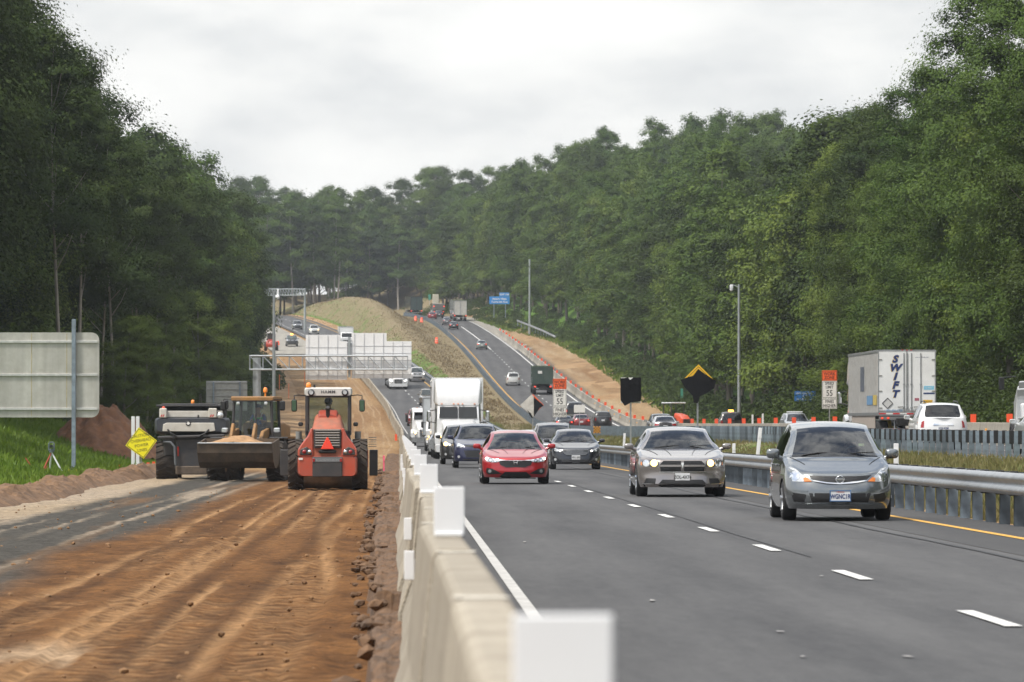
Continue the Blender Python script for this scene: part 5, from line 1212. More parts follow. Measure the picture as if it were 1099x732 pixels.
# outbound lanes
r, c = traffic('suv', 'white SUV with red tail lights in front of the white trailer', (.74, .75, .76), 19.15, 193, 'R', 'r', metal=.0, roofrack=True, zr=.30)
c.patch('chrome_bar', [(-.36, .865), (.36, .865), (.34, .93), (-.34, .93)], CHROME, r, off=.02, rear=True)
c.plate(.76, 'XGV-4208', r, rear=True)
r, c = traffic('sedan', 'silver sports coupe with black tail and red lights beyond the fence', (.50, .51, .52), px(714.5, 368), 368, 'R', 'r', H=1.38)
c.patch('tail_panel', [(-.80, .72), (.80, .72), (.82, .98), (-.82, .98)], GRILLE, r, off=.010, rear=True)
traffic('suv', 'dark teal SUV just ahead of the silver sports coupe', (.02, .035, .05), px(710, 405), 405, 'R', 'r')
traffic('suv', 'black SUV in the outbound lane nearest the concrete wall', (.02, .02, .022), px(647.3, 535), 535, 'R', 'r')
traffic('sedan', 'maroon red car in the outbound lane beside the black SUV', (.22, .018, .02), px(624.3, 527), 527, 'R', 'r', lit=True)
traffic('pickup', 'dark pickup partly hidden by the plain white board', (.05, .055, .06), px(617.5, 572), 572, 'R', 'r', lit=True, cat='pickup')
traffic('sedan', 'dark sedan below the speed limit sign with brake lights on', (.03, .035, .045), px(606, 505), 505, 'R', 'r', lit=True)
traffic('suv', 'white SUV climbing ahead of the green container truck', (.66, .66, .64), px(551, 703), 703, 'R', 'r')
traffic('sedan', 'grey green sedan alone halfway up the hill', (.22, .25, .23), px(517.3, 884), 884, 'R', 'r', lit=True)
traffic('sedan', 'black sedan high on the hill beside the solid white line', (.02, .022, .026), px(487, 1022), 1022, 'R', 'r', lit=True)
traffic('sedan', 'dark hatchback with white roof climbing behind the black sedan', (.10, .10, .11), px(479.7, 1056), 1056, 'R', 'r', metal=.1)
traffic('sedan', 'red car near the crest below the dump truck', (.30, .02, .025), px(464.2, 1108), 1108, 'R', 'r')
traffic('sedan', 'black and white car right behind the dump truck', (.03, .03, .032), px(471.5, 1122), 1122, 'R', 'r', lit=True)
traffic('sedan', 'tiny dark car beyond the dark trailer at the crest', (.05, .05, .055), px(422, 1235), 1235, 'R', 'r')
# the silver car cut by the picture's edge
traffic('sedan', 'pale silver sedan with blue mirror cut off beside the grey truck box', (.52, .54, .55), 19.2, 159.5, 'R', 'r', metal=.2)
# work vehicles off the lanes
r, c = traffic('pickup', 'dark pickup with glowing amber roof beacon beyond the outbound wall', (.028, .024, .022), px(787.5, 436), 436, 'R', 'r', cat='pickup')
MB().box((0, 2.75, 1.95), (.42, .22, .14), .04).build('beacon_bar', BEACON, r)
r, c = traffic('suv', 'silver blue SUV with roof lights facing us beyond the outbound wall', (.36, .39, .42), px(858.5, 375), 375, 'L', 'f', cat='car'); r.location.z = ground_z(r.location.x, 375) + .02; r.rotation_euler = (0, 0, .06)
MB().box((0, 2.6, 1.72), (1.1, .2, .08), .02).build('beacon_bar', PLATE, r)
r, c = traffic('pickup', 'dark pickup with amber beacon parked on the dirt below the far gantry', (.05, .052, .055), px(313.8, 905), 905, 'L', 'f', cat='pickup'); r.location.z = zL(905) - .07
MB().box((0, 2.75, 1.96), (.45, .25, .14), .03).build('beacon_bar', BEACON, r)
# ------------------------------------------------------------------ people
SKIN = mat('skin', (.42, .24, .17), .6)
def person(label, loc, rz=0., shirt=(.05, .06, .09), vest=None, hat=None, hair=(.03, .02, .015), group=None, low=False):
    """seated person, hands forward on a wheel; hips at the origin, facing -y"""
    J = {'pel': (0, 0, .10, .15), 'bel': (0, .01, .26, .145), 'che': (0, .02, .44, .155), 'nec': (0, .0, .60, .062), 'jaw': (0, -.03, .69, .078), 'hea': (0, -.015, .77, .098), 'top': (0, 0, .84, .075)}
    E = [('pel', 'bel'), ('bel', 'che'), ('che', 'nec'), ('nec', 'jaw'), ('jaw', 'hea'), ('hea', 'top')]
    for s, q in ((-1, 'l'), (1, 'r')):
        J.update({'sh' + q: (s * .19, .02, .51, .068), 'el' + q: (s * .25, -.14, .30, .048), 'wr' + q: (s * .16, -.40, .36, .032), 'ha' + q: (s * .14, -.47, .39, .036), 'hi' + q: (s * .10, -.03, .08, .10), 'kn' + q: (s * .14, -.46, .12 if not low else .20, .068), 'an' + q: (s * .13, -.52, -.30, .045) if not low else (s * .13, -.80, .03, .045), 'fo' + q: (s * .13, -.68, -.36, .040) if not low else (s * .13, -.88, .08, .040)})
        E += [('che', 'sh' + q), ('sh' + q, 'el' + q), ('el' + q, 'wr' + q), ('wr' + q, 'ha' + q), ('pel', 'hi' + q), ('hi' + q, 'kn' + q), ('kn' + q, 'an' + q), ('an' + q, 'fo' + q)]
    def skin(names, edges, grow, name, m, par):
        ix = {n: i for i, n in enumerate(names)}; me = bpy.data.meshes.new(name); me.from_pydata([J[n][:3] for n in names], [(ix[a], ix[b]) for a, b in edges], []); me.update()
        o = link(name, me); o.modifiers.new('s', 'SKIN'); 
        for n in names: me.skin_vertices[0].data[ix[n]].radius = (J[n][3] * grow,) * 2
        me.skin_vertices[0].data[0].use_root = True
        o.modifiers.new('d', 'SUBSURF').levels = 2; dg = bpy.context.evaluated_depsgraph_get(); dg.update(); m2 = bpy.data.meshes.new_from_object(o.evaluated_get(dg)); bpy.data.objects.remove(o)
        m2.materials.clear(); m2.materials.append(m); m2.polygons.foreach_set('use_smooth', [True] * len(m2.polygons)); return link(name, m2, par)
    root = thing('person', label, 'person', loc, rz, group)
    skin(list(J), E, 1., 'body', SKIN, root)
    sm = mat('cloth_%d_%d_%d' % tuple(int(c * 255) for c in shirt), shirt, .85, noise=.1)
    tor = ['pel', 'bel', 'che', 'shl', 'shr', 'ell', 'elr']; skin(tor, [e for e in E if e[0] in tor and e[1] in tor], 1.1, 'shirt', sm, root)
    leg = ['pel', 'hil', 'hir', 'knl', 'knr', 'anl', 'anr']; skin(leg, [e for e in E if e[0] in leg and e[1] in leg], 1.08, 'trousers', mat('denim', (.04, .05, .08), .9), root)
    mb = MB(); mb.ball((0, -.115, .745), (.014, .022, .02), 8, 6)
    for s in (-1, 1): mb.ball((s * .036, -.098, .775), (.013, .010, .009), 8, 6); mb.ball((s * .098, 0, .755), (.014, .024, .034), 8, 6)
    mb.box((0, -.106, .698), (.05, .006, .010), .002); mb.build('face', mat('face_features', (.25, .12, .09), .6), root)
    hm = MB(); hm.ball((0, .018, .80), (.102, .105, .088), 16, 10); hm.build('hair', mat('hair', hair, .8), root)
    if hat: mb = MB(); mb.lathe([(.135, 0), (.128, .01), (.118, .02), (.112, .06), (.085, .105), (.03, .125), (.001, .126)], (0, 0, .80), 'z', 20); mb.build('hard_hat', mat('hat_%d' % int(hat[2] * 99), hat, .4), root)
    if vest:
        v = skin(['bel', 'che', 'shl', 'shr'], [('bel', 'che'), ('che', 'shl'), ('che', 'shr')], 1.2, 'safety_vest', mat('vest_green', vest, .7), root)
        mb = MB()
        for s in (-1, 1): mb.tube([(s * .10, .195, .34), (s * .115, .20, .46), (s * .12, .10, .60), (s * .12, -.06, .58), (s * .11, -.15, .44)], .018, 6)
        mb.build('reflective_stripe', mat('reflective_tape', (.72, .74, .74), .3, .3), v)
    return root
def seat_in(root_loc, X, Y, Z): return (root_loc[0] + X, root_loc[1] + Y, root_loc[2] + Z)
person('driver in dark shirt behind the windshield of the grey hatchback', (6.75 + .37, 84 + 2.42, .40), 0, (.04, .05, .09), low=True)
person('driver in a dark top at the wheel of the tan silver sedan', (5.93 + .37, 115 + 2.78, .38), 0, (.02, .02, .025), low=True)
person('driver in a pale shirt at the wheel of the red sedan', (3.02 + .37, 143 + 2.62, .32), 0, (.30, .30, .32), low=True)
person('driver in grey at the wheel of the black sedan', (6.36 + .37, 198 + 2.7, .38), 0, (.12, .12, .13), low=True)

# ------------------------------------------------------------------ lorries
TW = paint('truck_white', (.74, .75, .76), 0, .3, dirt=.12)
def wheel_set(root, spots, r, w, rim=None, n=28, name='wheel'):
    for x, y in spots:
        tb = MB(); h = w / 2; tb.lathe([(r * .58, -h), (r * .9, -h), (r * .98, -h * .8), (r, -h * .4), (r, h * .4), (r * .98, h * .8), (r * .9, h), (r * .58, h)], (x, y, r), 'x', n); t = tb.build(name, TYRE, root)
        rb = MB(); rb.lathe([(r * .60, h * .9), (r * .5, h * .6), (r * .25, h * .75), (.001, h * .75)], (x, y, r), 'x', 20); rb.lathe([(r * .60, -h * .9), (r * .5, -h * .6), (r * .25, -h * .75), (.001, -h * .75)], (x, y, r), 'x', 20); rb.build('rim', rim or RIM, t)
def loft(mb, rings, cap=True, smooth=True):
    n = len(rings[0]); vs = [v for r in rings for v in r]; fs = [(i * n + k, i * n + (k + 1) % n, (i + 1) * n + (k + 1) % n, (i + 1) * n + k) for i in range(len(rings) - 1) for k in range(n)]
    b = bmesh.new(); bv = [b.verts.new(v) for v in vs]
    for f in fs: b.faces.new([bv[k] for k in f])
    if cap: b.faces.new(bv[:n]); b.faces.new(bv[-n:])
    bmesh.ops.recalc_face_normals(b, faces=b.faces[:]); mb.bm(b, smooth); return mb
def rrect(hw, z0, z1, y, r=.1, n=4, top=1.):
    """rounded rectangle ring in the xz plane at depth y; top scales the upper width"""
    P = []
    for cx, cz, a0 in ((hw * top - r, z1 - r, 0), (-(hw * top - r), z1 - r, 90), (-(hw - r), z0 + r, 180), (hw - r, z0 + r, 270)):
        for k in range(n + 1): t = R(a0 + 90 * k / n); P.append((cx + r * math.cos(t), y, cz + r * math.sin(t)))
    return P
def sharp(o, a=35):
    o.data.polygons.foreach_set('use_smooth', [True] * len(o.data.polygons)); o.data.set_sharp_from_angle(angle=R(a)); return o
def tractor(root, pm, fairing=True, lit=None, visor=False):
    """long-nosed road tractor, bumper at y=0"""
    mb = MB(); loft(mb, [rrect(.62, .75, 1.30, .12, .12, top=.94), rrect(.80, .62, 1.52, .35, .14, top=.90), rrect(.92, .60, 1.78, 1.1, .16, top=.86), rrect(1.0, .60, 1.98, 1.95, .16, top=.86)]); sharp(mb.build('hood', pm, root), 40)
    mb = MB(); loft(mb, [rrect(1.08, .95, 2.02, 1.95, .12, top=.98), rrect(1.12, .9, 2.66, 2.42, .14, top=.93), rrect(1.15, .9, 2.85, 2.75, .15, top=.94), rrect(1.20, .9, 2.9, 4.6, .15, top=.97)]); sharp(mb.build('cab', pm, root), 40)
    gm = DARKGLASS
    mb = MB(); 
    for s in (-1, 1): mb.add([(s * .02, 1.895, 2.03), (s * .95, 1.915, 2.03), (s * .92, 2.325, 2.60), (s * .02, 2.305, 2.60)], [(0, 1, 2, 3) if s > 0 else (3, 2, 1, 0)])
    mb.build('windshield', mat('truck_windshield', (.006, .008, .010), .03, spec=.45), root)
    for s in (-1, 1): MB().add([(s * 1.135, 2.35, 1.95), (s * 1.16, 3.3, 1.95), (s * 1.13, 3.3, 2.55), (s * 1.10, 2.65, 2.55)], [(0, 1, 2, 3)]).build('side_window', MATS['truck_windshield'], root)
    if fairing:
        mb = MB(); loft(mb, [rrect(1.03, 2.66, 2.95, 2.38, .10, top=.99), rrect(1.14, 2.68, 3.45, 2.55, .16, top=.96), rrect(1.20, 2.70, 3.86, 2.95, .18, top=.96), rrect(1.22, 2.75, 4.0, 3.6, .18, top=.97), rrect(1.22, 2.75, 4.02, 4.6, .18, top=.97)]); f = sharp(mb.build('roof_fairing', pm, root), 40)
        MB().tube([(x, 2.50 + (z - 2.9) * .42, z) for x, z in ((-.70, 3.0), (-.78, 3.45), (-.66, 3.66), (.66, 3.66), (.78, 3.45), (.70, 3.0))], .012, 6).build('panel_groove', mat('groove_grey', (.5, .51, .52), .5), f)
        for x in (-.82, -.22, 0, .22, .82): MB().box((x, 2.345, 2.745), (.09, .06, .045), .01).build('marker_lamp', TURN, root)
    else:
        for x in (-.7, -.2, 0, .2, .7): MB().box((x, 2.6, 2.88), (.09, .06, .05), .01).build('marker_lamp', TURN, root)
    if visor: MB().box((0, 2.18, 2.66), (1.9, .35, .08), .03, ('X', .5)).build('sun_visor', pm, root)
    mb = MB(); mb.box((0, .10, 1.02), (1.0, .10, .55), .04); mb.build('grille', GRILLE, root); mb = MB()
    for k in range(6): mb.box((0, .045, .80 + k * .09), (.96, .02, .025), .005)
    mb.build('grille_bar', CHROME, root)
    mb = MB(); loft(mb, [rrect(1.12, .35, .70, -.02, .08), rrect(1.18, .33, .74, .3, .08)]); sharp(mb.build('bumper', pm if fairing else CHROME, root))
    for s in (-1, 1):
        h = MB().box((s * .84, .20, 1.06), (.36, .16, .26), .06).build('headlight', LENS, root); MB().ball((s * .84, .115, 1.06), (.10, .03, .10), 12, 8).build('headlight_bowl', lit or BULB, h)
        fb = MB(); loft(fb, [rrect(.16, .72, 1.02, .35, .08), rrect(.17, .72, 1.30, .8, .1), rrect(.17, .72, 1.32, 1.4, .1), rrect(.15, .8, 1.1, 1.9, .08)]); o = sharp(fb.build('fender', pm, root)); o.location = (s * 1.02, 0, 0)
        m_ = MB(); m_.box((s * 1.47, 2.05, 2.12), (.20, .14, .58), .05); o = m_.build('mirror', CHROME if fairing else GRILLE, root); a = MB(); a.tube([(s * 1.1, 2.3, 2.45), (s * 1.45, 2.08, 2.40)], .025, 6); a.tube([(s * 1.1, 2.3, 1.8), (s * 1.45, 2.08, 1.86)], .025, 6); a.build('mirror_arm', GRILLE, o)
        MB().cyl((s * 1.18, 3.2, .75), (s * 1.18, 4.4, .75), .30, n=18).build('fuel_tank', CHROME, root)
    MB().box((0, 4.4, .75), (.95, 7.0, .28), .02).build('chassis', UNDER, root)
    wheel_set(root, [(-1.02, 1.15), (1.02, 1.15)], .51, .30); wheel_set(root, [(s * 1.0, y) for s in (-1, 1) for y in (5.9, 7.2)], .51, .48)
def trailer(root, y0, y1, m, z0=1.2, z1=4.08, w=2.6, ribs=True, tail=True, label_m=None):
    b = MB().box((0, (y0 + y1) / 2, (z0 + z1) / 2), (w, y1 - y0, z1 - z0), .02).build('trailer_box', m, root)
    if ribs:
        mb = MB(); y = y0 + .4
        while y < y1 - .2:
            for s in (-1, 1): mb.box((s * (w / 2 + .009), y, (z0 + z1) / 2), (.016, .05, z1 - z0 - .2))
            y += .62
        for s in (-1, 1): mb.box((s * (w / 2 + .014), (y0 + y1) / 2, z1 - .06), (.03, y1 - y0 - .01, .1)); mb.box((s * (w / 2 + .014), (y0 + y1) / 2, z0 + .08), (.03, y1 - y0 - .01, .14))
        mb.build('side_rib', GALV, b)
    MB().box((0, y1 - 1.8, .95), (1.0, 4.0, .35), .02).build('bogie', UNDER, root); MB().box((0, (y0 + y1) / 2, z0 - .08), (2.3, y1 - y0 - .6, .12)).build('underframe', UNDER, root)
    wheel_set(root, [(s * 1.02, y) for s in (-1, 1) for y in (y1 - 2.6, y1 - 1.3)], .51, .5)
    for s in (-1, 1): MB().box((s * .75, y0 + 2.6, .65), (.12, .12, 1.0)).build('landing_leg', GALV, root)
def semi_front():
    root = vehicle('semi_truck', 'tall white semi truck with roof fairing towering over the blue SUV', 'semi truck', 2.92, 272, 'L'); tractor(root, TW, lit=LITA); trailer(root, 5.4, 20.5, TW, ribs=False)
    root = vehicle('semi_truck', 'white truck with lit headlights emerging under the gantry sign panel', 'semi truck', px(427.5, 692), 692, 'L'); tractor(root, TW, fairing=True, lit=LITW); trailer(root, 5.4, 16, TW, ribs=False)
    root = vehicle('work_truck', 'white long nosed work truck with headlights on beside the concrete barrier', 'truck', 2.0, 408, 'L'); tractor(root, TW, fairing=False, lit=LITA, visor=True); MB().box((0, 6.6, 1.75), (2.4, 3.6, 1.5), .05).build('dump_body', paint('dull_maroon', (.14, .03, .03), .1), root)
semi_front()
def box_truck(label, X, d, side, boxm, lit=None, h=3.6):
    root = vehicle('box_truck', label, 'box truck', X, d, side, 0 if side == 'L' else 7.4)
    mb = MB(); loft(mb, [rrect(.98, .55, 1.35, .0, .1), rrect(1.02, .5, 1.45, .25, .12), rrect(1.03, .5, 2.2, .75, .14, top=.92), rrect(1.03, .5, 2.3, 1.8, .14, top=.94)]); sharp(mb.build('cab', TW, root), 40)
    MB().add([(-.86, .235, 1.47), (.86, .235, 1.47), (.80, .66, 2.10), (-.80, .66, 2.10)], [(0, 1, 2, 3)]).build('windshield', MATS['truck_windshield'], root)
    MB().box((0, -.01, .85), (1.2, .05, .3), .02).build('grille', GRILLE, root); MB().box((0, -.04, .50), (2.0, .12, .22), .04).build('bumper', CHROME, root)
    for s in (-1, 1):
        hl = MB().box((s * .78, .0, .88), (.32, .08, .2), .03).build('headlight', lit or LENS, root); o = MB().box((s * 1.22, .5, 1.75), (.18, .10, .42), .04).build('mirror', GRILLE, root); MB().tube([(s * 1.0, .6, 1.9), (s * 1.2, .5, 1.9)], .02, 5).build('mirror_arm', GRILLE, o)
    MB().box((0, 4.7, (h + 1.05) / 2), (2.4, 5.4, h - 1.05), .03).build('cargo_box', boxm, root); MB().box((0, 4.3, .8), (.9, 6.4, .3)).build('chassis', UNDER, root)
    mb = MB()
    for s in (-1, 1): mb.box((s * 1.18, 1.985, (h + 1.05) / 2), (.05, .03, h - 1.1), .005)
    mb.box((0, 1.985, h - .05), (2.3, .03, .06), .005); mb.build('corner_trim', GALV, root)
    wheel_set(root, [(-.9, .95), (.9, .95), (-.92, 5.4), (.92, 5.4)], .42, .28); return root
box_truck('pale grey box truck with amber headlight half behind the white semi', 2.72, 362, 'L', paint('box_grey', (.50, .54, .57), 0, .4), LITA)
box_truck('small white box truck seen through the gap in the gantry signs', px(372.3, 905), 905, 'L', TW, h=3.1)
def swift():
    L_ = 16.2; X, d = 22.95, 248
    root = vehicle('semi_trailer_truck', 'white semi trailer lettered SWIFT down its rear door beside the white SUV', 'semi truck', X, d, 'R', 21.5)
    side_m = mat('trailer_aluminium', (.60, .59, .57), .45, .2, noise=.12, nscale=1.5, stretch=(1, .6, 2), dirt=(.32, .28, .23), dirt_amt=.5)
    tractor(root, TW); y1 = 21.5; z0, z1, w = 1.30, 4.22, 2.62
    trailer(root, 5.4, y1 - .02, side_m, z0 - .06, z1, w)
    p = [c for c in root.children if c.name.startswith('trailer_box')][0]
    # rear doors: face +y
    door_m = paint('door_white', (.78, .79, .79), 0, .35, dirt=.1)
    for s in (-1, 1): MB().box((s * (w / 4 - .002), y1 + .012, (z0 + z1) / 2 + .06), (w / 2 - .055, .03, z1 - z0 - .22), .006).build('door', door_m, root)
    fm = MB(); 
    for s in (-1, 1): fm.box((s * (w / 2 - .02), y1 + .01, (z0 + z1) / 2), (.05, .05, z1 - z0))
    fm.box((0, y1 + .01, z1 - .03), (w - .09, .05, .07)); fm.box((0, y1 + .01, z0 + .0), (w - .09, .06, .12)); fm.build('door_frame', GALV, root)
    # seen from the rear the photo's left is local +x
    for x in (.14, -.02, -.20, -.62): 
        rd = MB(); rd.cyl((x, y1 + .05, z0 + .1), (x, y1 + .05, z1 - .14), .022, n=8); rd.box((x, y1 + .05, (z0 + z1) / 2 - .1), (.09, .05, .05)); rd.box((x, y1 + .05, z0 + .32), (.10, .06, .05)); rd.build('lock_rod', GALV, root)
    hg = MB()
    for s in (-1, 1):
        for f in (.1, .36, .6, .85): hg.box((s * (w / 2 - .10), y1 + .035, z0 + (z1 - z0) * f), (.17, .03, .05), .005)
    hg.build('hinge', mat('hinge_steel', (.3, .3, .28), .5, .4), root)
    for x in (.3, -.42): MB().tube([(x - .12, y1 + .07, z0 + .34), (x + .12, y1 + .07, z0 + .33)], .018, 6).build('door_handle', GRILLE, root)
    navy = mat('letter_navy', (.012, .035, .14), .45); gold = mat('letter_gold', (.50, .33, .06), .45); pale = mat('letter_pale_blue', (.22, .36, .55), .5)
    door = [c for c in root.children if c.name.startswith('door')][1]
    for i, ch in enumerate('SWIFT'):
        z = z1 - .43 - i * .395
        xx = .55
        writing(ch, .44, gold, door, (xx + .022, y1 + .030, z - .010), .002, shear=.28, bold=.026, rz=PI, sx=1.08); writing(ch, .44, navy, door, (xx, y1 + .036, z + .006), .002, shear=.28, bold=.024, rz=PI, sx=1.08)
    dm = MB(); cz = z0 + .50; cx = .88
    for a, b in (((0, -.24), (.24, 0)), ((.24, 0), (0, .24)), ((0, .24), (-.24, 0)), ((-.24, 0), (0, -.24))): dm.tube([(cx + a[0], y1 + .04, cz + a[1]), (cx + b[0], y1 + .04, cz + b[1])], .014, 4)
    dm.build('placard_holder', GRILLE, door)
    MB().prism([(cx, cz - .21), (cx + .21, cz), (cx, cz + .21), (cx - .21, cz)], y1 + .028, y1 + .034, 'y').build('placard', mat('placard_grey', (.55, .55, .54), .5), door)
    writing('1-800-800-2200', .13, pale, door, (.62, y1 + .030, z0 + .17), .001, rz=PI, bold=.002); writing('www.swifttrans.com', .075, navy, root, (-.68, y1 + .030, z1 - .33), .001, rz=PI)
    def st(x, z, ww, hh, m, n='decal'): MB().box((x, y1 + .031, z), (ww, .006, hh)).build(n, m, root)
    st(-1.0, z0 + 1.20, .46, .17, mat('decal_cyan', (.20, .50, .68), .5)); st(-1.0, z0 + .95, .50, .07, navy); st(-.95, z0 + .58, .42, .15, mat('decal_yellow', (.68, .40, .03), .5)); writing('C-TPAT', .09, SIGNW, root, (-1.0, y1 + .036, z0 + 1.20), .001, rz=PI); writing('WIDE TURNS', .055, INK, root, (-.95, y1 + .036, z0 + .58), .001, rz=PI); st(-.45, z0 + .68, .20, .12, mat('decal_maroon', (.35, .10, .14), .5))
    tape = MB(); tape2 = MB()
    for k in range(8): (tape if k % 2 == 0 else tape2).box((w / 2 - .2 - k * .315, y1 + .045, z0 + .03), (.31, .01, .055))
    tape.build('reflective_tape', REDR, root); tape2.build('reflective_tape', SIGNW, root)
    MB().box((0, y1 - .05, z0 - .17), (w - .1, .14, .18), .01).build('rear_beam', mat('beam_grey', (.16, .16, .16), .6), root)
    for x in (1.12, .85, -.85, -1.12): MB().box((x, y1 + .03, z0 - .17), (.12, .03, .09), .02).build('tail_light', mat('dim_red_lamp', (.62, .07, .03), .3, emit=(1, .1, .04), estr=.35), root)
    for x in (-.2, 0, .2): MB().box((x, y1 + .03, z1 - .01), (.09, .03, .03), .005).build('marker_lamp', REDR, root)
    g = MB(); g.box((0, y1 - .1, .62), (w - .3, .08, .09), .01)
    for s in (-1, 1): g.tube([(s * .55, y1 - .1, .62), (s * .55, y1 - .15, 1.1)], .04, 6); g.tube([(s * .35, y1 - .1, .66), (s * .75, y1 - .4, 1.15)], .03, 6)
    g.build('underride_guard', GALV, root); t2 = MB()
    for k in range(7): (t2.box((1.0 - k * .33, y1 - .055, .62), (.17, .01, .05)) if 1 else None)
    t2.build('reflective_tape', REDR, root)
    MB().box((.55, y1 - 2.6, .9), (.75, .8, .5), .03).build('tool_box', mat('box_yellow', (.50, .34, .03), .5), root)
    # worn lettering on the near side (local +x)
    s = MB()
    for k in range(4): s.box((w / 2 + .022, 12.6 + k * .52, 2.95 - .0), (.006, .36, 1.15))
    s.build('side_lettering', mat('worn_navy', (.10, .115, .15), .6, noise=.4, nscale=5), root); MB().box((w / 2 + .022, 17.4, 1.95), (.006, 3.0, .42)).build('side_decal', mat('side_decal_blue', (.12, .25, .42), .6, noise=.3), root); MB().box((w / 2 + .023, 20.1, 1.95), (.006, 1.9, .46)).build('side_decal', mat('side_decal_gold', (.50, .38, .10), .6, noise=.3), root)
    MB().box((w / 2 - .03, 13.4, .98), (.03, 12.5, .62)).build('side_skirt', mat('skirt_tan', (.36, .31, .27), .7, noise=.15), root)
swift()
def rear_lorry(label, X, d, m, kind):
    L_ = 9. if kind != 'trailer' else 16; root = vehicle({'trailer': 'semi_trailer_truck', 'container': 'container_truck', 'dump': 'dump_truck', 'utility': 'utility_truck'}[kind], label, 'truck', X, d, 'R', L_)
    if kind == 'trailer':
        MB().box((0, 8.2, 2.65), (2.6, 15.5, 2.85), .03).build('trailer_box', m, root); f = MB()
        for s in (-1, 0, 1): f.box((s * 1.22, L_ - .03, 2.65), (.1, .06, 2.8))
        f.box((0, L_ - .03, 4.05), (2.3, .06, .08)); f.build('door_frame', GALV if 'white' in label else GRILLE, root); mb = MB(); mb.box((0, 1.2, 1.9), (2.3, 2.2, 2.4), .1); mb.build('cab', TW, root); MB().box((0, 8, .95), (1.1, 14.6, .4)).build('chassis', UNDER, root); wheel_set(root, [(s, y) for s in (-1.02, 1.02) for y in (1.2, 13.2, 14.5)], .5, .5)
        for s in (-1, 1): MB().box((s * 1.1, L_ - .02, 1.1), (.22, .05, .14)).build('tail_light', LITR, root)
        MB().box((0, L_ - .05, .75), (2.3, .06, .1)).build('underride_guard', GALV, root)
    else:
        mb = MB(); loft(mb, [rrect(.95, .7, 1.5, 0, .1), rrect(1.1, .7, 1.8, 1.3, .12), rrect(1.12, .7, 2.3 if kind == 'utility' else 2.6, 1.8, .12, top=.93), rrect(1.12, .7, 2.35 if kind == 'utility' else 2.65, 3.0, .12, top=.95)]); mb.build('cab', TW if kind != 'container' else m, root)
        MB().box((0, 5.5, .85), (.95, 7, .3)).build('chassis', UNDER, root); wheel_set(root, [(s, y) for s in (-1.0, 1.0) for y in (1.2, 6.3, 7.5)], .5, .42)
        for s in (-1, 1): MB().box((s * .95, L_ + .02, 1.0), (.2, .05, .14)).build('tail_light', LITR, root)
        if kind == 'container':
            b = MB(); b.box((0, 6.1, 2.35), (2.42, 5.8, 2.1), .03); b.build('container', m, root); r_ = MB()
            for k in range(5): r_.box((-1.15 + k * .575, L_ + .03, 2.35), (.09, .06, 2.0), .01)
            for k in range(9):
                for s in (-1, 1): r_.box((s * 1.24, 3.5 + k * .65, 2.35), (.06, .1, 2.0))
            r_.box((0, L_ + .03, 3.36), (2.4, .07, .1)); r_.build('container_rib', m, root); MB().box((.35, L_ + .062, 2.75), (.5, .01, .34)).build('decal', SIGNW, root); MB().box((0, L_ - .1, .62), (2.0, .1, .12)).build('underride_guard', GRILLE, root)
        elif kind == 'dump':
            b = MB(); loft(b, [rrect(1.2, 1.25, 2.7, 3.3, .06), rrect(1.2, 1.25, 2.7, L_, .06)]); b.build('dump_body', m, root); t = MB(); t.box((0, L_ + .03, 1.98), (2.3, .06, 1.3)); 
            for z in (1.5, 2.0, 2.5): t.box((0, L_ + .07, z), (2.3, .05, .08))
            t.build('tailgate', m, root); MB().box((.25, 3.6, 3.6), (1.25, .8, 2.0), .05).build('hoist_box', mat('beige_box', (.50, .47, .38), .6, noise=.1), root); MB().box((.25, 3.6, 2.4), (.25, .25, 1.2)).build('mast', GRILLE, root)
            for s in (-1, 1): MB().box((s * 1.05, L_ + .1, 2.1), (.24, .06, .2)).build('warning_lamp', LITR, root)
        else:
            b = MB(); b.box((0, 6.1, 1.62), (2.4, 5.8, 1.1), .04); b.box((0, 5.4, 2.28), (2.3, 4.2, .3), .04); b.build('service_body', m, root)
            g = MB(); [g.box((-.8 + k * .4, 7.53, 2.28), (.26, .04, .2), .01) for k in range(5)]; g.build('vent_grille', GRILLE, root)
            MB().tube([(1.45, L_ + .1, 2.62), (1.12, L_ + .15, 1.4)], [.07, .09], 8).build('boom', WHITEP, root); MB().box((1.45, L_ + .08, 2.6), (.22, .25, .3), .03).build('boom_head', GALV, root)
            MB().box((1.45, L_ + .2, 1.35), (.5, .5, .55), .05, None, 1, (1.15, 1.15)).build('bucket', WHITEP, root); MB().box((1.42, L_ + .2, 1.72), (.14, .14, .12), .03).build('beacon', ORANGE, root); m_ = MB(); m_.box((1.75, 3.2, 2.35), (.2, .12, .45), .03); m_.tube([(1.2, 3, 2.6), (1.72, 3.2, 2.55)], .025, 5); m_.build('mirror', GRILLE, root)
            for z in (1.6, 2.1, 2.4): MB().box((-.2, L_ + .03, z), (.25, .05, .12), .01).build('tail_light', REDR, root)
rear_lorry('dark green roll off container truck climbing beside the white SUV', px(582.6, 668), 668, paint('container_green', (.018, .055, .040), 0, .5, dirt=.25), 'container')
rear_lorry('white semi trailer on the upper hill by the solid white line', px(494, 1088), 1088, paint('trailer_dull_white', (.60, .59, .55), 0, .4, dirt=.3), 'trailer')
rear_lorry('dark green semi trailer turning away over the crest', px(447, 1160), 1160, paint('trailer_dark', (.022, .05, .048), 0, .45), 'trailer')
rear_lorry('grey dump truck with tall beige box near the crest', px(471, 1146), 1146, paint('dump_grey', (.16, .16, .15), .1, .5), 'dump')
rear_lorry('grey service truck with white boom cut off at the picture edge', 23.15, 189, paint('service_grey', (.40, .41, .42), .1, .45), 'utility')

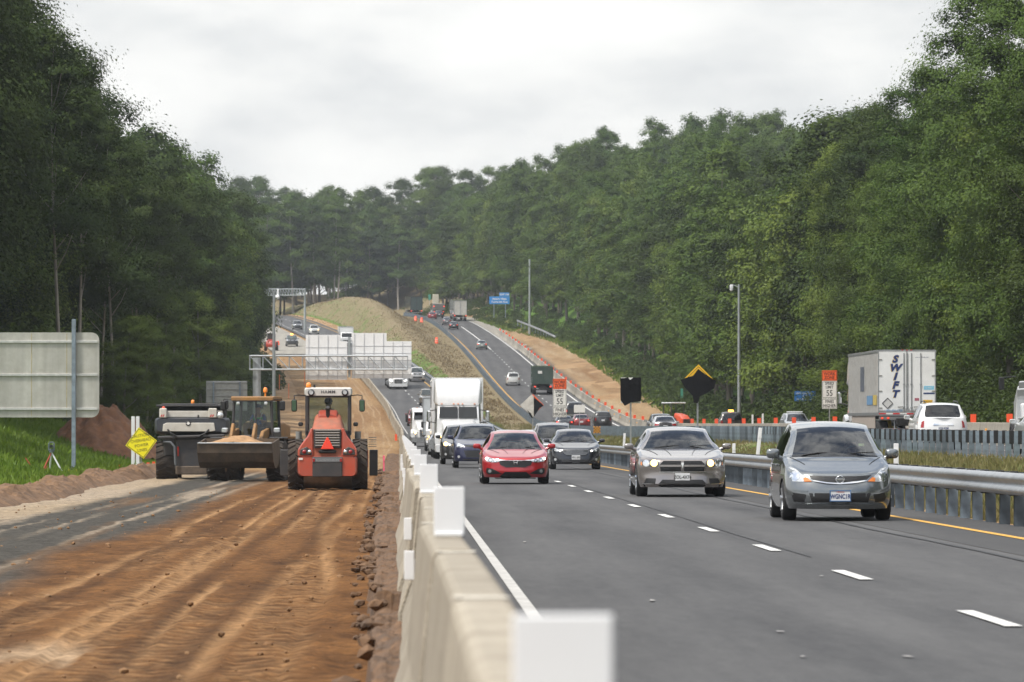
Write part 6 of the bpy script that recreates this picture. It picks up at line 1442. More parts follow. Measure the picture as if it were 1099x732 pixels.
# ------------------------------------------------------------------ earth moving machines
def tractor_tyre(name, root, x, y, r, w, rim, lugs=20, parent=None):
    h = w / 2; mb = MB(); mb.lathe([(r * .52, -h * .8), (r * .75, -h), (r * .90, -h * .98), (r * .945, -h * .8), (r * .95, 0), (r * .945, h * .8), (r * .90, h * .98), (r * .75, h), (r * .52, h * .8)], (x, y, r), 'x', 36)
    for k in range(lugs):
        for s in (-1, 1):
            t = 2 * PI * (k + (.5 if s > 0 else 0)) / lugs; dt = .20
            a = (x + s * .0, t); pts = []
            for f, th in ((.02, t), (.98, t + dt)):
                xx = x + s * h * f
                for rr in (r * .93, r * 1.0): pts.append((xx, y + rr * math.cos(th - .05), r + rr * math.sin(th - .05))); pts.append((xx, y + rr * math.cos(th + .05), r + rr * math.sin(th + .05)))
            mb.add(pts, [(2, 3, 7, 6), (0, 2, 6, 4), (1, 5, 7, 3), (4, 6, 7, 5), (0, 1, 3, 2)])
    t = mb.build(name, mat('dusty_tyre', (.022, .021, .020), .9, noise=.3, nscale=5, dirt=(.13, .085, .05), dirt_amt=.35), parent or root)
    rb = MB()
    for s in (-1, 1): rb.lathe([(r * .54, s * h * .78), (r * .48, s * h * .4), (r * .2, s * h * .5), (.001, s * h * .5)], (x, y, r), 'x', 22)
    rb.build('rim', rim, t); return t
MACH = mat('machine_dark', (.022, .026, .032), .55, noise=.2, dirt=(.15, .11, .08), dirt_amt=.3)
CABGLASS = glass('cab_glass', (.62, .70, .66))
def roller():
    X, d, z = px(351.5, 158), 158, -.36
    root = thing('road_roller', 'orange red road roller with white cab roof seen from behind on the dirt', 'road roller', (X, d, z)); O = paint('roller_orange', (.47, .050, .016), 0, .42, dirt=.42); OD = mat('dusty_orange', (.40, .095, .045), .65, noise=.25, dirt=(.20, .12, .085), dirt_amt=.7)
    for s in (-1, 1): tractor_tyre('rear_wheel', root, s * .93, 1.15, .765, .44, mat('rim_cream', (.5, .48, .42), .5), 20)
    b = MB(); loft(b, [rrect(.80, .46, 1.02, .0, .10), rrect(.86, .44, 1.06, .12, .14), rrect(.86, .46, 1.10, .7, .14), rrect(.70, .5, 1.1, 1.2, .1)]); sharp(b.build('rear_bumper', O, root))
    MB().box((0, -.015, .72), (.86, .06, .58), .02).build('bumper_block', MACH, root)
    # hood: waisted, sloping up to the cab
    b = MB(); loft(b, [rrect(.72, 1.02, 1.62, .04, .12, top=.66), rrect(.76, 1.0, 1.80, .16, .16, top=.62), rrect(.74, 1.0, 1.98, .45, .18, top=.60), rrect(.66, 1.0, 2.16, .95, .18, top=.62), rrect(.60, 1.0, 2.26, 1.45, .16, top=.66)]); h = sharp(b.build('engine_hood', OD, root), 50)
    b = MB(); loft(b, [rrect(.34, 2.0, 2.19, .9, .06, top=.8), rrect(.36, 2.0, 2.36, 1.5, .08, top=.8)]); sharp(b.build('hood_top', O, root))
    for s in (-1, 1):
        b = MB(); b.prism([(s * .40, 1.02), (s * .855, 1.02), (s * .85, 1.22), (s * .76, 1.36), (s * .56, 1.62), (s * .47, 1.84), (s * .41, 1.84)], -.012, .95, 'y', .03); b.build('hood_shoulder', O, root)
        b = MB(); b.prism([(s * .44, 1.06), (s * .80, 1.06), (s * .78, 1.22), (s * .60, 1.30), (s * .46, 1.20)], -.035, .05, 'y', .02); l = b.build('lamp_cluster', MACH, root)
        MB().lathe([(.001, -.05), (.055, -.05), (.06, -.02)], (s * .665, 0, 1.155), 'y', 16).build('tail_light', TAIL, l); MB().lathe([(.001, -.05), (.05, -.05), (.055, -.02)], (s * .515, 0, 1.155), 'y', 16).build('reversing_lamp', BULB, l)
    g = MB(); g.prism([(-.40, 1.80), (.40, 1.80), (.38, 1.26), (-.38, 1.26)], -.02, .1, 'y', .015); gr = g.build('radiator_grille', MACH, root); lv = MB()
    for k in range(7): lv.box((0, -.035, 1.33 + k * .073), (.70, .05, .028), .004, ('X', -.5))
    lv.build('louvre', mat('louvre_grey', (.24, .22, .20), .6), gr); MB().box((0, -.03, 1.16), (.52, .05, .10), .03).build('air_slot', GRILLE, root)
    MB().prism([(-.19, 1.23), (.19, 1.23), (.02, 1.57), (-.02, 1.57)], -.085, -.06, 'y', .01).build('slow_vehicle_triangle', mat('triangle_red', (.85, .06, .03), .5), root)
    p = MB().box((0, -.04, .915), (.86, .03, .13), .01).build('number_bar', mat('bar_grey', (.12, .13, .14), .5), root); writing('ROADRESOURCES', .085, mat('bar_text', (.35, .36, .36), .5), p, (0, -.057, .91), .001, sx=.95)
    for s in (-1, 1): MB().box((s * .39, -.06, .915), (.06, .02, .10), .006).build('reflector', TAIL, p)
    MB().box((-.77, -.02, .95), (.12, .01, .06)).build('sticker', SIGNW, root)
    # exhaust
    e = MB(); e.tube([(0, .95, 2.1), (0, .93, 2.38), (0, .86, 2.44)], [.06, .06, .055], 12); e.build('exhaust_pipe', BLACK, root)
    # cab
    x0, y0, y1 = .66, 1.5, 2.9; fr = MB()
    for s in (-1, 1):
        for y in (y0, y1): fr.box((s * (x0 - .045), y, 2.22), (.10, .10, 1.15), .02)
        fr.box((s * (x0 - .04), (y0 + y1) / 2, 1.70), (.09, y1 - y0, .16), .02)
    fr.box((0, y0, 1.62), (1.3, .1, .3), .02); fr.box((0, y0, 2.76), (1.3, .08, .08), .01); fr.box((0, (y0 + y1) / 2, 1.5), (1.3, 1.4, .1)); fr.build('cab_frame', MACH, root)
    for n, v in (('rear_window', [(-.56, y0, 1.76), (.56, y0, 1.76), (.56, y0, 2.73), (-.56, y0, 2.73)]), ('front_window', [(-.56, y1, 1.76), (.56, y1, 1.76), (.56, y1, 2.73), (-.56, y1, 2.73)])): MB().add(v, [(0, 1, 2, 3)]).build(n, CABGLASS, root)
    for s in (-1, 1): MB().add([(s * .63, y0 + .06, 1.76), (s * .63, y1 - .06, 1.76), (s * .63, y1 - .06, 2.73), (s * .63, y0 + .06, 2.73)], [(0, 1, 2, 3) if s > 0 else (3, 2, 1, 0)]).build('side_window', CABGLASS, root)
    b = MB(); loft(b, [rrect(.655, 2.78, 2.98, y0 - .12, .05), rrect(.69, 2.78, 3.02, y0 + .1, .07), rrect(.69, 2.78, 3.02, y1, .07), rrect(.6, 2.8, 2.95, y1 + .2, .05)]); rf = sharp(b.build('roof', mat('roof_cream', (.62, .61, .58), .5, noise=.08, dirt=(.35, .3, .24), dirt_amt=.3), root)); writing('HAMM', .12, mat('roof_text', (.05, .05, .055), .5), rf, (0, y0 - .128, 2.885), .002, bold=.001, sx=1.1, spacing=1.15)
    for s in (-1, 1):
        MB().lathe([(.001, -.05), (.085, -.05), (.10, -.02), (.10, .02)], (s * .49, y0 - .12, 2.87), 'y', 18).build('work_lamp', mat('lamp_dark', (.05, .05, .055), .3), root); MB().lathe([(.001, -.012), (.06, -.012)], (s * .49, y0 - .162, 2.87), 'y', 16).build('lamp_lens', LENS, root)
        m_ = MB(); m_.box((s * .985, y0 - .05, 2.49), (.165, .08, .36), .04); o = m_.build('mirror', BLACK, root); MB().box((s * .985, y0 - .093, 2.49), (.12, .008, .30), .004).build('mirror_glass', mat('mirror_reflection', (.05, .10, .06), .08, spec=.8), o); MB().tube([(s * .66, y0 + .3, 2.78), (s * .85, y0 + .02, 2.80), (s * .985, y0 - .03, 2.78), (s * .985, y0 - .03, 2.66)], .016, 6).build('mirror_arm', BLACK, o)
        MB().box((s * .80, y0 + .1, 1.95), (.14, .16, .12), .03).build('side_lamp', BLACK, root)
        MB().cyl((s * .86, 1.9, 1.50), (s * .86, 1.9, 1.74), .09, n=12).build('filler_cap', mat('cap_grey', (.2, .2, .19), .6), root)
        # drum frame reaching past the wheels
        MB().box((s * 1.31, 4.1, .82), (.24, 1.7, .76), .015).build('drum_frame', MACH, root); MB().box((s * 1.14, 2.2, .95), (.05, .5, .55), .02).build('side_panel', O, root)
    rk = MB()
    for k in range(5): rk.box((1.28, 3.2, 1.30 + k * .065), (.24, .03, .02))
    rk.build('step_grille', mat('step_grey', (.22, .22, .21), .6), root); MB().lathe([(.75, -1.07), (.75, 1.07), (.5, 1.07)], (0, 4.4, .75), 'x', 36).build('drum', mat('drum_steel', (.25, .22, .19), .5, .5, noise=.2), root)
    b = MB(); b.lathe([(.075, 0), (.08, .03), (.075, .10), (.04, .14), (.001, .145)], (-.57, y0 + .1, 3.02), 'z', 16); b.build('beacon', mat('beacon_orange', (.85, .25, .02), .25, coat=1.), root); MB().cyl((-.40, y0 + .1, 3.0), (-.40, y0 + .1, 3.10), .03).build('antenna', BLACK, root)
    MB().box((0, 2.1, 1.62), (.5, .5, .14), .05).build('seat', SEATM, root); MB().box((0, 1.86, 1.92), (.48, .14, .62), .06).build('seat_back', SEATM, root)
    person('roller operator in a bright green shirt with reflective braces, back turned', (X, d + 2.15, z + 1.80), PI, (.03, .35, .10), (.04, .50, .14), (.03, .05, .12))
roller()
def loader():
    Y = mat('loader_yellow', (.32, .155, .035), .6, noise=.2, dirt=(.14, .09, .055), dirt_amt=.75); X, d, z = px(254, 184.5), 184.5, -.36
    root = thing('wheel_loader', 'yellow wheel loader holding a raised bucket of tan soil towards us', 'wheel loader', (X, d, z), -R(8))
    bm_ = mat('bucket_steel', (.055, .048, .042), .6, .3, noise=.3, dirt=(.22, .15, .09), dirt_amt=.5)
    # bucket: curved shell opening towards us, side plates, cutting edge
    w = 1.24; prof = [(-.15, 1.35), (-.32, 1.28), (-.30, .95), (-.16, .70), (.15, .52), (.55, .50), (.95, .66), (1.12, .95), (1.12, 1.45), (1.04, 1.47), (1.04, .98), (.90, .74), (.55, .60), (.2, .62), (-.08, .78), (-.20, .98), (-.20, 1.24), (-.15, 1.30)]
    pr = [(-.35, 1.34), (-.30, 1.02), (-.12, .72), (.20, .52), (.6, .50), (.98, .68), (1.14, 1.0), (1.14, 1.50)]
    sh = MB(); th = .05
    for a, b in zip(pr, pr[1:]):
        n = Vector((b[1] - a[1], -(b[0] - a[0]))).normalized() * th; sh.prism([a, b, (b[0] + n[0] * -1, b[1] + n[1] * -1), (a[0] - n[0], a[1] - n[1])], -w, w, 'x')
    sh.build('bucket', bm_, root)
    for s in (-1, 1): MB().prism(pr, s * w, s * (w + .04), 'x').build('bucket_side', bm_, root)
    MB().box((0, -.36, 1.345), (2.52, .10, .05), .01).build('cutting_edge', GALV, root); tb = MB()
    for k in range(5): tb.prism([(-.30, 1.05), (-.36, 1.05), (-.25, .62), (-.05, .5), (-.05, .56)], -1.0 + k * .5 - .03, -1.0 + k * .5 + .03, 'x')
    None
    xs = np.linspace(-w + .04, w - .04, 26); ys = np.linspace(-.33, 1.1, 16); Xg, Yg = np.meshgrid(xs, ys)
    Z = 1.28 + .34 * np.exp(-((Xg + .02) / .75) ** 2) * np.exp(-((Yg - .45) / .75) ** 2) + .14 * fbm(Xg * 3, Yg * 3, 3, 4) - .08 * (np.abs(Xg) > w - .15); nr, nc = Xg.shape; i = np.arange((nr - 1) * (nc - 1)); o = (i // (nc - 1)) * nc + i % (nc - 1)
    so = npmesh('soil_load', np.stack([Xg, Yg, Z], -1).reshape(-1, 3), np.stack([o, o + 1, o + nc + 1, o + nc], 1), mat('tan_soil', (.34, .20, .10), .97, noise=.3, nscale=6, bump=.8, bscale=10), True); so.location = root.location; so.rotation_euler = root.rotation_euler; tag(so, 'heap of tan soil filling the raised loader bucket', 'soil')
    for s in (-1, 1):
        MB().prism([(1.1, .85), (1.2, 1.15), (2.2, 1.75), (3.3, 1.85), (3.3, 1.55), (2.3, 1.42), (1.4, .75)], s * .52 - .06, s * .52 + .06, 'x', .02).build('lift_arm', Y, root)
        b = MB(); b.prism([(1.0, 1.3), (1.1, 1.62), (1.5, 2.02), (1.75, 1.98), (1.6, 1.55), (1.3, 1.25)], s * .38 - .05, s * .38 + .05, 'x', .02); b.build('tilt_lever', Y, root)
        tractor_tyre('wheel', root, s * 1.0, 2.35, .74, .58, Y, 18); tractor_tyre('wheel', root, s * 1.0, 5.3, .74, .58, Y, 18)
        MB().box((s * 1.0, 5.3, 1.52), (.6, 1.4, .08), .02).build('fender', Y, root); MB().box((s * 1.02, 2.5, 1.52), (.5, .9, .06), .02).build('fender', MACH, root)
    MB().box((0, 4.6, 1.15), (1.1, 4.2, .8), .08).build('chassis', MACH, root); b = MB(); loft(b, [rrect(.62, 1.3, 2.05, 4.9, .12), rrect(.70, 1.2, 2.1, 5.8, .14), rrect(.72, 1.1, 2.0, 6.9, .16)]); sharp(b.build('engine_hood', Y, root))
    # cab
    x0, y0, y1 = .70, 3.25, 4.75; fr = MB()
    for s in (-1, 1):
        for y, q in ((y0, .05), (y1, 0)): fr.tube([(s * x0, y, 1.5), (s * (x0 - .06), y + q, 2.8)], .055, 6)
        fr.box((s * x0, (y0 + y1) / 2, 1.62), (.08, 1.5, .3), .02)
    fr.box((0, y0, 1.52), (1.4, .08, .2), .02); fr.box((.12, y0 + .02, 2.2), (.05, .05, 1.2)); fr.box((0, (y0 + y1) / 2, 1.45), (1.4, 1.5, .08)); fr.build('cab_frame', MACH, root)
    MB().add([(-.64, y0, 1.62), (.64, y0, 1.62), (.60, y0 + .05, 2.76), (-.60, y0 + .05, 2.76)], [(0, 1, 2, 3)]).build('windshield', CABGLASS, root); MB().add([(-.64, y1, 1.62), (.64, y1, 1.62), (.60, y1, 2.76), (-.60, y1, 2.76)], [(0, 1, 2, 3)]).build('rear_window', CABGLASS, root)
    for s in (-1, 1): MB().add([(s * .69, y0 + .08, 1.75), (s * .69, y1 - .05, 1.75), (s * .65, y1 - .05, 2.76), (s * .65, y0 + .1, 2.76)], [(0, 1, 2, 3)]).build('side_window', CABGLASS, root)
    b = MB(); loft(b, [rrect(.72, 2.80, 2.90, y0 - .12, .03), rrect(.76, 2.79, 2.94, y0 + .1, .04), rrect(.76, 2.79, 2.94, y1 + .1, .04)]); sharp(b.build('roof', Y, root)); MB().box((0, y0 - .06, 2.78), (1.36, .1, .05), .01).build('roof_trim', MACH, root)
    b = MB(); b.lathe([(.07, 0), (.075, .03), (.07, .13), (.03, .17), (.001, .172)], (.36, y0 + .5, 3.08), 'z', 14); b.cyl((.36, y0 + .5, 2.9), (.36, y0 + .5, 3.08), .03); b.build('beacon', mat('beacon_orange', (.85, .25, .02), .25, coat=1.), root)
    for s in (-1, 1):
        o = MB().box((s * 1.02, y0 + .05, 2.62), (.2, .09, .34), .04).build('mirror', BLACK, root); MB().tube([(s * .66, y0, 2.82), (s * 1.0, y0 + .03, 2.84), (s * 1.02, y0 + .05, 2.76)], .015, 5).build('mirror_arm', BLACK, o); MB().box((s * .48, y0 - .1, 2.70), (.12, .08, .1), .02).build('work_lamp', LENS, root); MB().box((s * .9, 2.9, 1.78), (.2, .14, .16), .03).build('headlight', LENS, root)
    MB().box((.05, 4.15, 1.72), (.5, .5, .14), .05).build('seat', SEATM, root); MB().box((.05, 4.42, 2.0), (.48, .14, .6), .05).build('seat_back', SEATM, root)
    a = -R(8); lx, ly = .05, 4.15; person('loader operator in a blue shirt and green vest at the wheel of the cab', (X + lx * math.cos(a) - ly * math.sin(a), d + lx * math.sin(a) + ly * math.cos(a), z + 1.76), a, (.06, .14, .38), (.10, .38, .06), (.04, .07, .2))
loader()
def stabiliser():
    X, d, z = px(205.5, 192), 192, -.40; root = thing('soil_stabiliser', 'dark wide soil mixing machine with cream panels beside the caution sign', 'construction machine', (X, d, z)); CR = mat('cream_panel', (.55, .53, .48), .5, noise=.1, dirt=(.3, .24, .17), dirt_amt=.35); NV = mat('machine_navy', (.028, .036, .050), .5, noise=.15, dirt=(.12, .1, .08), dirt_amt=.3)
    for s in (-1, 1): tractor_tyre('wheel', root, s * .90, 1.3, .73, .74, NV, 18); tractor_tyre('wheel', root, s * .9, 5.4, .73, .7, NV, 18)
    b = MB(); loft(b, [rrect(1.20, 1.78, 2.22, 0, .10), rrect(1.28, 1.70, 2.26, .22, .12), rrect(1.28, 1.66, 2.26, 2.6, .12)]); sharp(b.build('rear_hood', NV, root)); pn = MB().prism([(-1.0, 1.78), (-.98, 2.02), (-.86, 2.08), (.80, 2.08), (.85, 1.80), (.70, 1.77)], -.03, .06, 'y', .015).build('cream_panel', CR, root)
    b = MB(); b.lathe([(.001, -.045), (.085, -.045), (.095, -.02)], (-.10, 0, 2.06), 'y', 18); e = b.build('emblem', INK, pn); MB().prism([(-.17, 2.06), (-.10, 2.0), (-.03, 2.06), (-.10, 2.12)], -.055, -.045, 'y').build('emblem_mark', SIGNW, e)
    b = MB(); b.box((0, .9, 2.38), (2.2, 1.3, .26), .04); b.build('engine_cover', CR, root)
    for s, w in ((-1, .26), (1, .30)): bb = MB().box((s * (.98 if s < 0 else .75), .12, 2.42), (w, .25, .34), .03).build('side_box', CR, root); st = MB(); [st.add([(s * (.98 if s < 0 else .75) - .10 + k * .07, -.008, 2.29), (s * (.98 if s < 0 else .75) - .06 + k * .07, -.008, 2.29), (s * (.98 if s < 0 else .75) - .02 + k * .07, -.008, 2.37), (s * (.98 if s < 0 else .75) - .06 + k * .07, -.008, 2.37)], [(0, 1, 2, 3)]) for k in range(2)]; st.build('hazard_stripe', REDR, bb)
    MB().box((0, 2.2, 2.45), (2.3, 2.2, .45), .05).build('platform', NV, root); b = MB(); b.box((0, 1.5, 2.68), (2.46, 2.6, .07), .02); b.box((-.1, 1.5, 2.735), (1.9, 2.4, .05), .02); b.build('canopy', MACH, root); b = MB()
    for s in (-1, 1):
        for y in (.5, 2.6): b.box((s * 1.12, y, 2.45), (.07, .07, .5))
    b.build('canopy_post', MACH, root)
    MB().lathe([(.06, 0), (.065, .03), (.06, .10), (.02, .13), (.001, .132)], (.02, .9, 2.76), 'z', 14).build('beacon', MATS['beacon_orange'], root); MB().lathe([(.055, 0), (.06, .03), (.05, .09), (.001, .11)], (-.97, .1, 2.55), 'z', 12).build('warning_lamp', mat('lamp_red', (.7, .08, .03), .3), root)
    MB().box((.24, .3, 2.32), (.12, .1, .14), .03).build('camera', BLACK, root); MB().lathe([(.001, -.03), (.10, -.03), (.11, .0)], (1.02, -.02, 2.34), 'y', 16).build('work_lamp', LENS, root)
    o = MB().box((1.22, .1, 2.72), (.15, .1, .32), .03).build('mirror', BLACK, root); MB().tube([(1.2, .2, 2.3), (1.22, .1, 2.56)], .018, 5).build('mirror_arm', BLACK, o)
    b = MB(); b.box((0, -.02, 1.60), (2.36, .14, .10), .03, ('Y', -.03)); b.build('rear_bar', MACH, root); b = MB(); b.tube([(-.82, -.06, 1.85), (-.70, -.12, 1.70), (-.5, -.12, 1.62)], .03, 6); b.tube([(.62, -.06, 1.85), (.48, -.12, 1.70), (.3, -.12, 1.62)], .03, 6); b.build('hydraulic_hose', BLACK, root)
    b = MB(); b.tube([(-.98, .02, 1.42), (-.72, -.05, 1.40), (-.58, -.05, 1.25), (-.55, -.05, .62)], .045, 8); b.build('exhaust_pipe', mat('pipe_grey', (.10, .11, .12), .5), root); MB().box((0, .5, 1.0), (1.15, .8, 1.1), .05).build('mixing_chamber', MACH, root); MB().box((0, 3.4, 1.25), (2.0, 5.6, .7), .06).build('chassis', MACH, root); MB().box((0, .4, .42), (1.1, .7, .3), .03).build('drum_skirt', mat('dusty_steel', (.10, .075, .055), .8, noise=.3), root)
    for x in (-.46, .30): MB().box((x, .06, 1.08), (.06, .05, .34), .01).build('tail_light', TAIL, root)
    b = MB(); loft(b, [rrect(.75, 1.6, 2.6, 3.4, .1), rrect(.75, 1.6, 2.75, 4.8, .1)]); sharp(b.build('cab', NV, root))
stabiliser()
def far_roller():
    d = 498; X = px(737, d); z = ground_z(X, d); root = thing('road_roller', 'small orange road roller with white canopy beyond the outbound wall', 'road roller', (X, d, z), R(28)); O = paint('roller_red_orange', (.62, .085, .03), 0, .45, dirt=.15)
    for s in (-1, 1): tractor_tyre('wheel', root, s * .85, 1.2, .7, .42, WHITEP, 14)
    b = MB(); loft(b, [rrect(.55, .55, 1.2, 0, .1, top=.8), rrect(.68, .5, 1.55, .4, .15, top=.7), rrect(.66, .5, 1.75, 1.4, .15, top=.7)]); sharp(b.build('engine_hood', O, root)); MB().box((0, -.02, .95), (.7, .06, .5), .02).build('radiator_grille', MACH, root)
    b = MB()
    for s in (-1, 1):
        for y in (1.6, 3.0): b.box((s * .66, y, 2.0), (.08, .08, 1.3))
    b.build('canopy_post', MACH, root); MB().box((0, 2.3, 2.68), (1.55, 1.8, .1), .04).build('canopy', WHITEP, root); MB().box((0, 2.4, 1.2), (1.3, 1.6, .6), .05).build('platform', MACH, root); MB().lathe([(.7, -.95), (.7, .95), (.4, .95)], (0, 4.4, .7), 'x', 24).build('drum', GALV, root)
    for s in (-1, 1): MB().box((s * 1.05, 3.9, .72), (.12, 2.0, .4), .03).build('drum_frame', O, root)
far_roller()
def far_left_machine():
    d = 880; X = px(291, d); z = zL(d) - .1; root = thing('road_roller', 'small red machine half hidden by branches near the far gantry', 'road roller', (X, d, z)); O = paint('machine_red', (.45, .05, .03), 0, .5)
    b = MB(); loft(b, [rrect(.8, .6, 1.4, 0, .1), rrect(.85, .55, 1.9, 1.5, .15, top=.8)]); b.build('engine_hood', O, root); MB().box((0, 2.2, 2.0), (1.3, 1.3, 1.6), .08).build('cab', MACH, root); MB().box((0, 2.2, 2.9), (1.5, 1.5, .12), .04).build('roof', WHITEP, root)
    for s in (-1, 1): tractor_tyre('wheel', root, s * .9, 1.2, .75, .45, O, 12)
    for x, y, d in ((288.5, 351.5, 905), (298.5, 353.5, 915), (446, 338.5, 1080), (452.5, 339.5, 1075), (468.5, 379.5, 905)):
        mb = MB(); mb.lathe([(.30, 0), (.28, .35), (.26, .36), (.25, .7), (.22, .72), (.2, 1.0), (.001, 1.02)], (0, 0, 0), 'z', 14); o = mb.build('traffic_drum', ORANGE); Xd = px(x, d); o.location = (Xd, d, ground_z(Xd, d)); r_ = MB(); r_.lathe([(.288, .3), (.27, .36)], (0, 0, 0), 'z', 14); r_.lathe([(.258, .62), (.245, .7)], (0, 0, 0), 'z', 14); r_.build('reflective_band', SIGNW, o)
        tag(o, 'orange traffic drum on the far hill', 'traffic drum', 'orange drums far up the hill')
far_left_machine()
# ------------------------------------------------------------------ trees
def leaf_mat(name, a, b, c):
    m, nt, p = _nt(name); N = nt.nodes; L = nt.links; N.remove(p); out = N['Material Output']
    oi = N.new('ShaderNodeObjectInfo'); g = N.new('ShaderNodeNewGeometry'); tc = N.new('ShaderNodeTexCoord')
    n = N.new('ShaderNodeTexNoise'); n.inputs['Scale'].default_value = .35; n.inputs['Detail'].default_value = 3; L.new(tc.outputs['Object'], n.inputs['Vector'])
    s = N.new('ShaderNodeMath'); s.operation = 'MULTIPLY_ADD'; L.new(g.outputs['Random Per Island'], s.inputs[0]); s.inputs[1].default_value = .34; L.new(n.outputs[0], s.inputs[2])
    r = N.new('ShaderNodeMapRange'); r.inputs[1].default_value = .35; r.inputs[2].default_value = 1.15; L.new(s.outputs[0], r.inputs[0])
    m1 = N.new('ShaderNodeMix'); m1.data_type = 'RGBA'; L.new(oi.outputs['Random'], m1.inputs[0]); m1.inputs[6].default_value = (*a, 1); m1.inputs[7].default_value = (*b, 1)
    m2 = N.new('ShaderNodeMix'); m2.data_type = 'RGBA'; L.new(r.outputs[0], m2.inputs[0]); L.new(m1.outputs[2], m2.inputs[6]); m2.inputs[7].default_value = (*c, 1)
    df = N.new('ShaderNodeBsdfDiffuse'); tl = N.new('ShaderNodeBsdfTranslucent'); L.new(m2.outputs[2], df.inputs[0]); L.new(m2.outputs[2], tl.inputs[0])
    mx = N.new('ShaderNodeMixShader'); mx.inputs[0].default_value = .20; L.new(df.outputs[0], mx.inputs[1]); L.new(tl.outputs[0], mx.inputs[2])
    gl = N.new('ShaderNodeBsdfGlossy'); gl.inputs['Roughness'].default_value = .45; gl.inputs['Color'].default_value = (.7, .8, .8, 1)
    mx2 = N.new('ShaderNodeMixShader'); mx2.inputs[0].default_value = .014; L.new(mx.outputs[0], mx2.inputs[1]); L.new(gl.outputs[0], mx2.inputs[2])
    L.new(mx2.outputs[0], out.inputs['Surface']); return m
LEAF = leaf_mat('leaves', (.026, .064, .011), (.068, .110, .017), (.112, .162, .028))
LEAF2 = leaf_mat('leaves_pale', (.056, .104, .015), (.106, .146, .022), (.160, .206, .040))
LEAF3 = leaf_mat('leaves_dark', (.014, .034, .007), (.036, .056, .008), (.066, .094, .015))
BARK = mat('bark', (.16, .135, .11), .9, noise=.35, nscale=6, stretch=(1, 1, .2), bump=.8, bscale=20)
PALEBARK = mat('pale_bark', (.30, .27, .235), .9, noise=.3, nscale=6, stretch=(1, 1, .2), bump=.6, bscale=20)
def leaf_quads(P, Nrm, size, rs):
    """leaf-sized quads at points P facing Nrm"""
    n = len(P); Nrm = Nrm / np.linalg.norm(Nrm, axis=1, keepdims=True)
    q = rs.normal(size=(n, 3)); u = np.cross(Nrm, q); u /= np.linalg.norm(u, axis=1, keepdims=True); v = np.cross(Nrm, u)
    s = size * rs.uniform(.55, 1.35, (n, 1)); a = s * .5; b = s * .36
    k = Nrm * s * .14
    V = np.stack([P - u * a, P - v * b + k, P + u * a, P + v * b + k], 1).reshape(-1, 3)
    return V, np.arange(4 * n).reshape(-1, 4)
def tree_data(seed, H, base, rad, nleaf, leaf, nclump, limbs=7, trunk_r=.28, top=.55, low=.25, gapp=.0, side=0.):
    """crown (clumped leaves through an uneven volume) and trunk with limbs"""
    rs = np.random.RandomState(seed); C = []
    lean = rs.uniform(-.6, .6, 2)
    def axis(t): return np.array([lean[0] * t ** 2 + .25 * math.sin(5 * t + seed), lean[1] * t ** 2 + .25 * math.cos(4 * t + seed), H * t])
    for i in range(nclump):
        t = ((i + rs.rand()) / nclump) ** .85; z = base + (H - base) * t
        r = rad * (1 - t + .02) ** top * (t + .10) ** low * 1.25 * rs.uniform(.75, 1.22)
        for _ in range(1):
            th = i * 2.39996 + rs.uniform(-.5, .5); f = rs.uniform(.45, 1.) if t < .93 else rs.uniform(0, .6)
            ax = axis(z / H)
            C.append((ax[0] + r * f * math.cos(th), ax[1] + r * f * math.sin(th), z + rs.uniform(-.5, .5), rad * rs.uniform(.24, .44) * (1.1 - .4 * t)))
    C = np.array(C); w = C[:, 3] ** 2; w /= w.sum()
    k = rs.choice(len(C), nleaf, p=w); dv = rs.normal(size=(nleaf, 3)); dv[:, 2] = np.where(dv[:, 2] < -.25, -dv[:, 2] * .8, dv[:, 2]); dv /= np.linalg.norm(dv, axis=1, keepdims=True)
    # twig sprays: leaves gather round a few directions on each clump, so its surface is knobbly with gaps
    ns = 26; sd = rs.normal(size=(len(C), ns, 3)); sd[:, :, 2] = np.abs(sd[:, :, 2]) * .9 - .12; sd /= np.linalg.norm(sd, axis=2, keepdims=True); sr = rs.uniform(.68, 1.22, (len(C), ns))
    j = rs.randint(0, ns, nleaf); q = sd[k, j] + rs.normal(scale=.24, size=(nleaf, 3)); rr = (sr[k, j] * np.abs(rs.normal(1, .13, nleaf)))[:, None]
    off = q * rr * C[k, 3:4]; off[:, 2] *= .78
    P = C[k, :3] + off
    axp = np.stack([lean[0] * (C[k, 2] / H) ** 2, lean[1] * (C[k, 2] / H) ** 2, np.maximum(C[k, 2] - 2., base)], 1); ow = P - axp; ow[:, 2] *= .8; ow /= np.linalg.norm(ow, axis=1, keepdims=True) + 1e-6
    Nr = q * .55 + ow * .55 + rs.normal(scale=.34, size=(nleaf, 3)) + np.array([0, 0, .55])
    V, F = leaf_quads(P, Nr, leaf, rs)
    mb = MB(); pts = [axis(t) for t in np.linspace(0, .93, 9)]
    mb.tube(pts, [trunk_r * (1.25 if i == 0 else 1) * (1 - .86 * i / 8) for i in range(9)], 8)
    for i in rs.choice(len(C), limbs, replace=False):
        c = C[i]; t0 = max(.12, (c[2] - .55 * np.hypot(c[0], c[1]) - 1.5) / H); p0 = axis(min(t0, .9)); r0 = trunk_r * (1 - .86 * t0) * .5
        mid = p0 * .45 + c[:3] * .55 + np.array([0, 0, -.3]); mb.tube([p0, mid, c[:3]], [r0, r0 * .6, .02], 5)
    return V, F, mb
TREES = {}
def tree_kind(key, label, leafm, barkm, **k):
    V, F, mb = tree_data(**k)
    root = thing('tree', label, 'tree')
    tr = mb.build('trunk', barkm, root); cr = npmesh('crown', V, F, leafm, False, root)
    TREES[key] = dict(root=root, used=False, H=k['H'], crown=cr, trunk=tr, label=label)
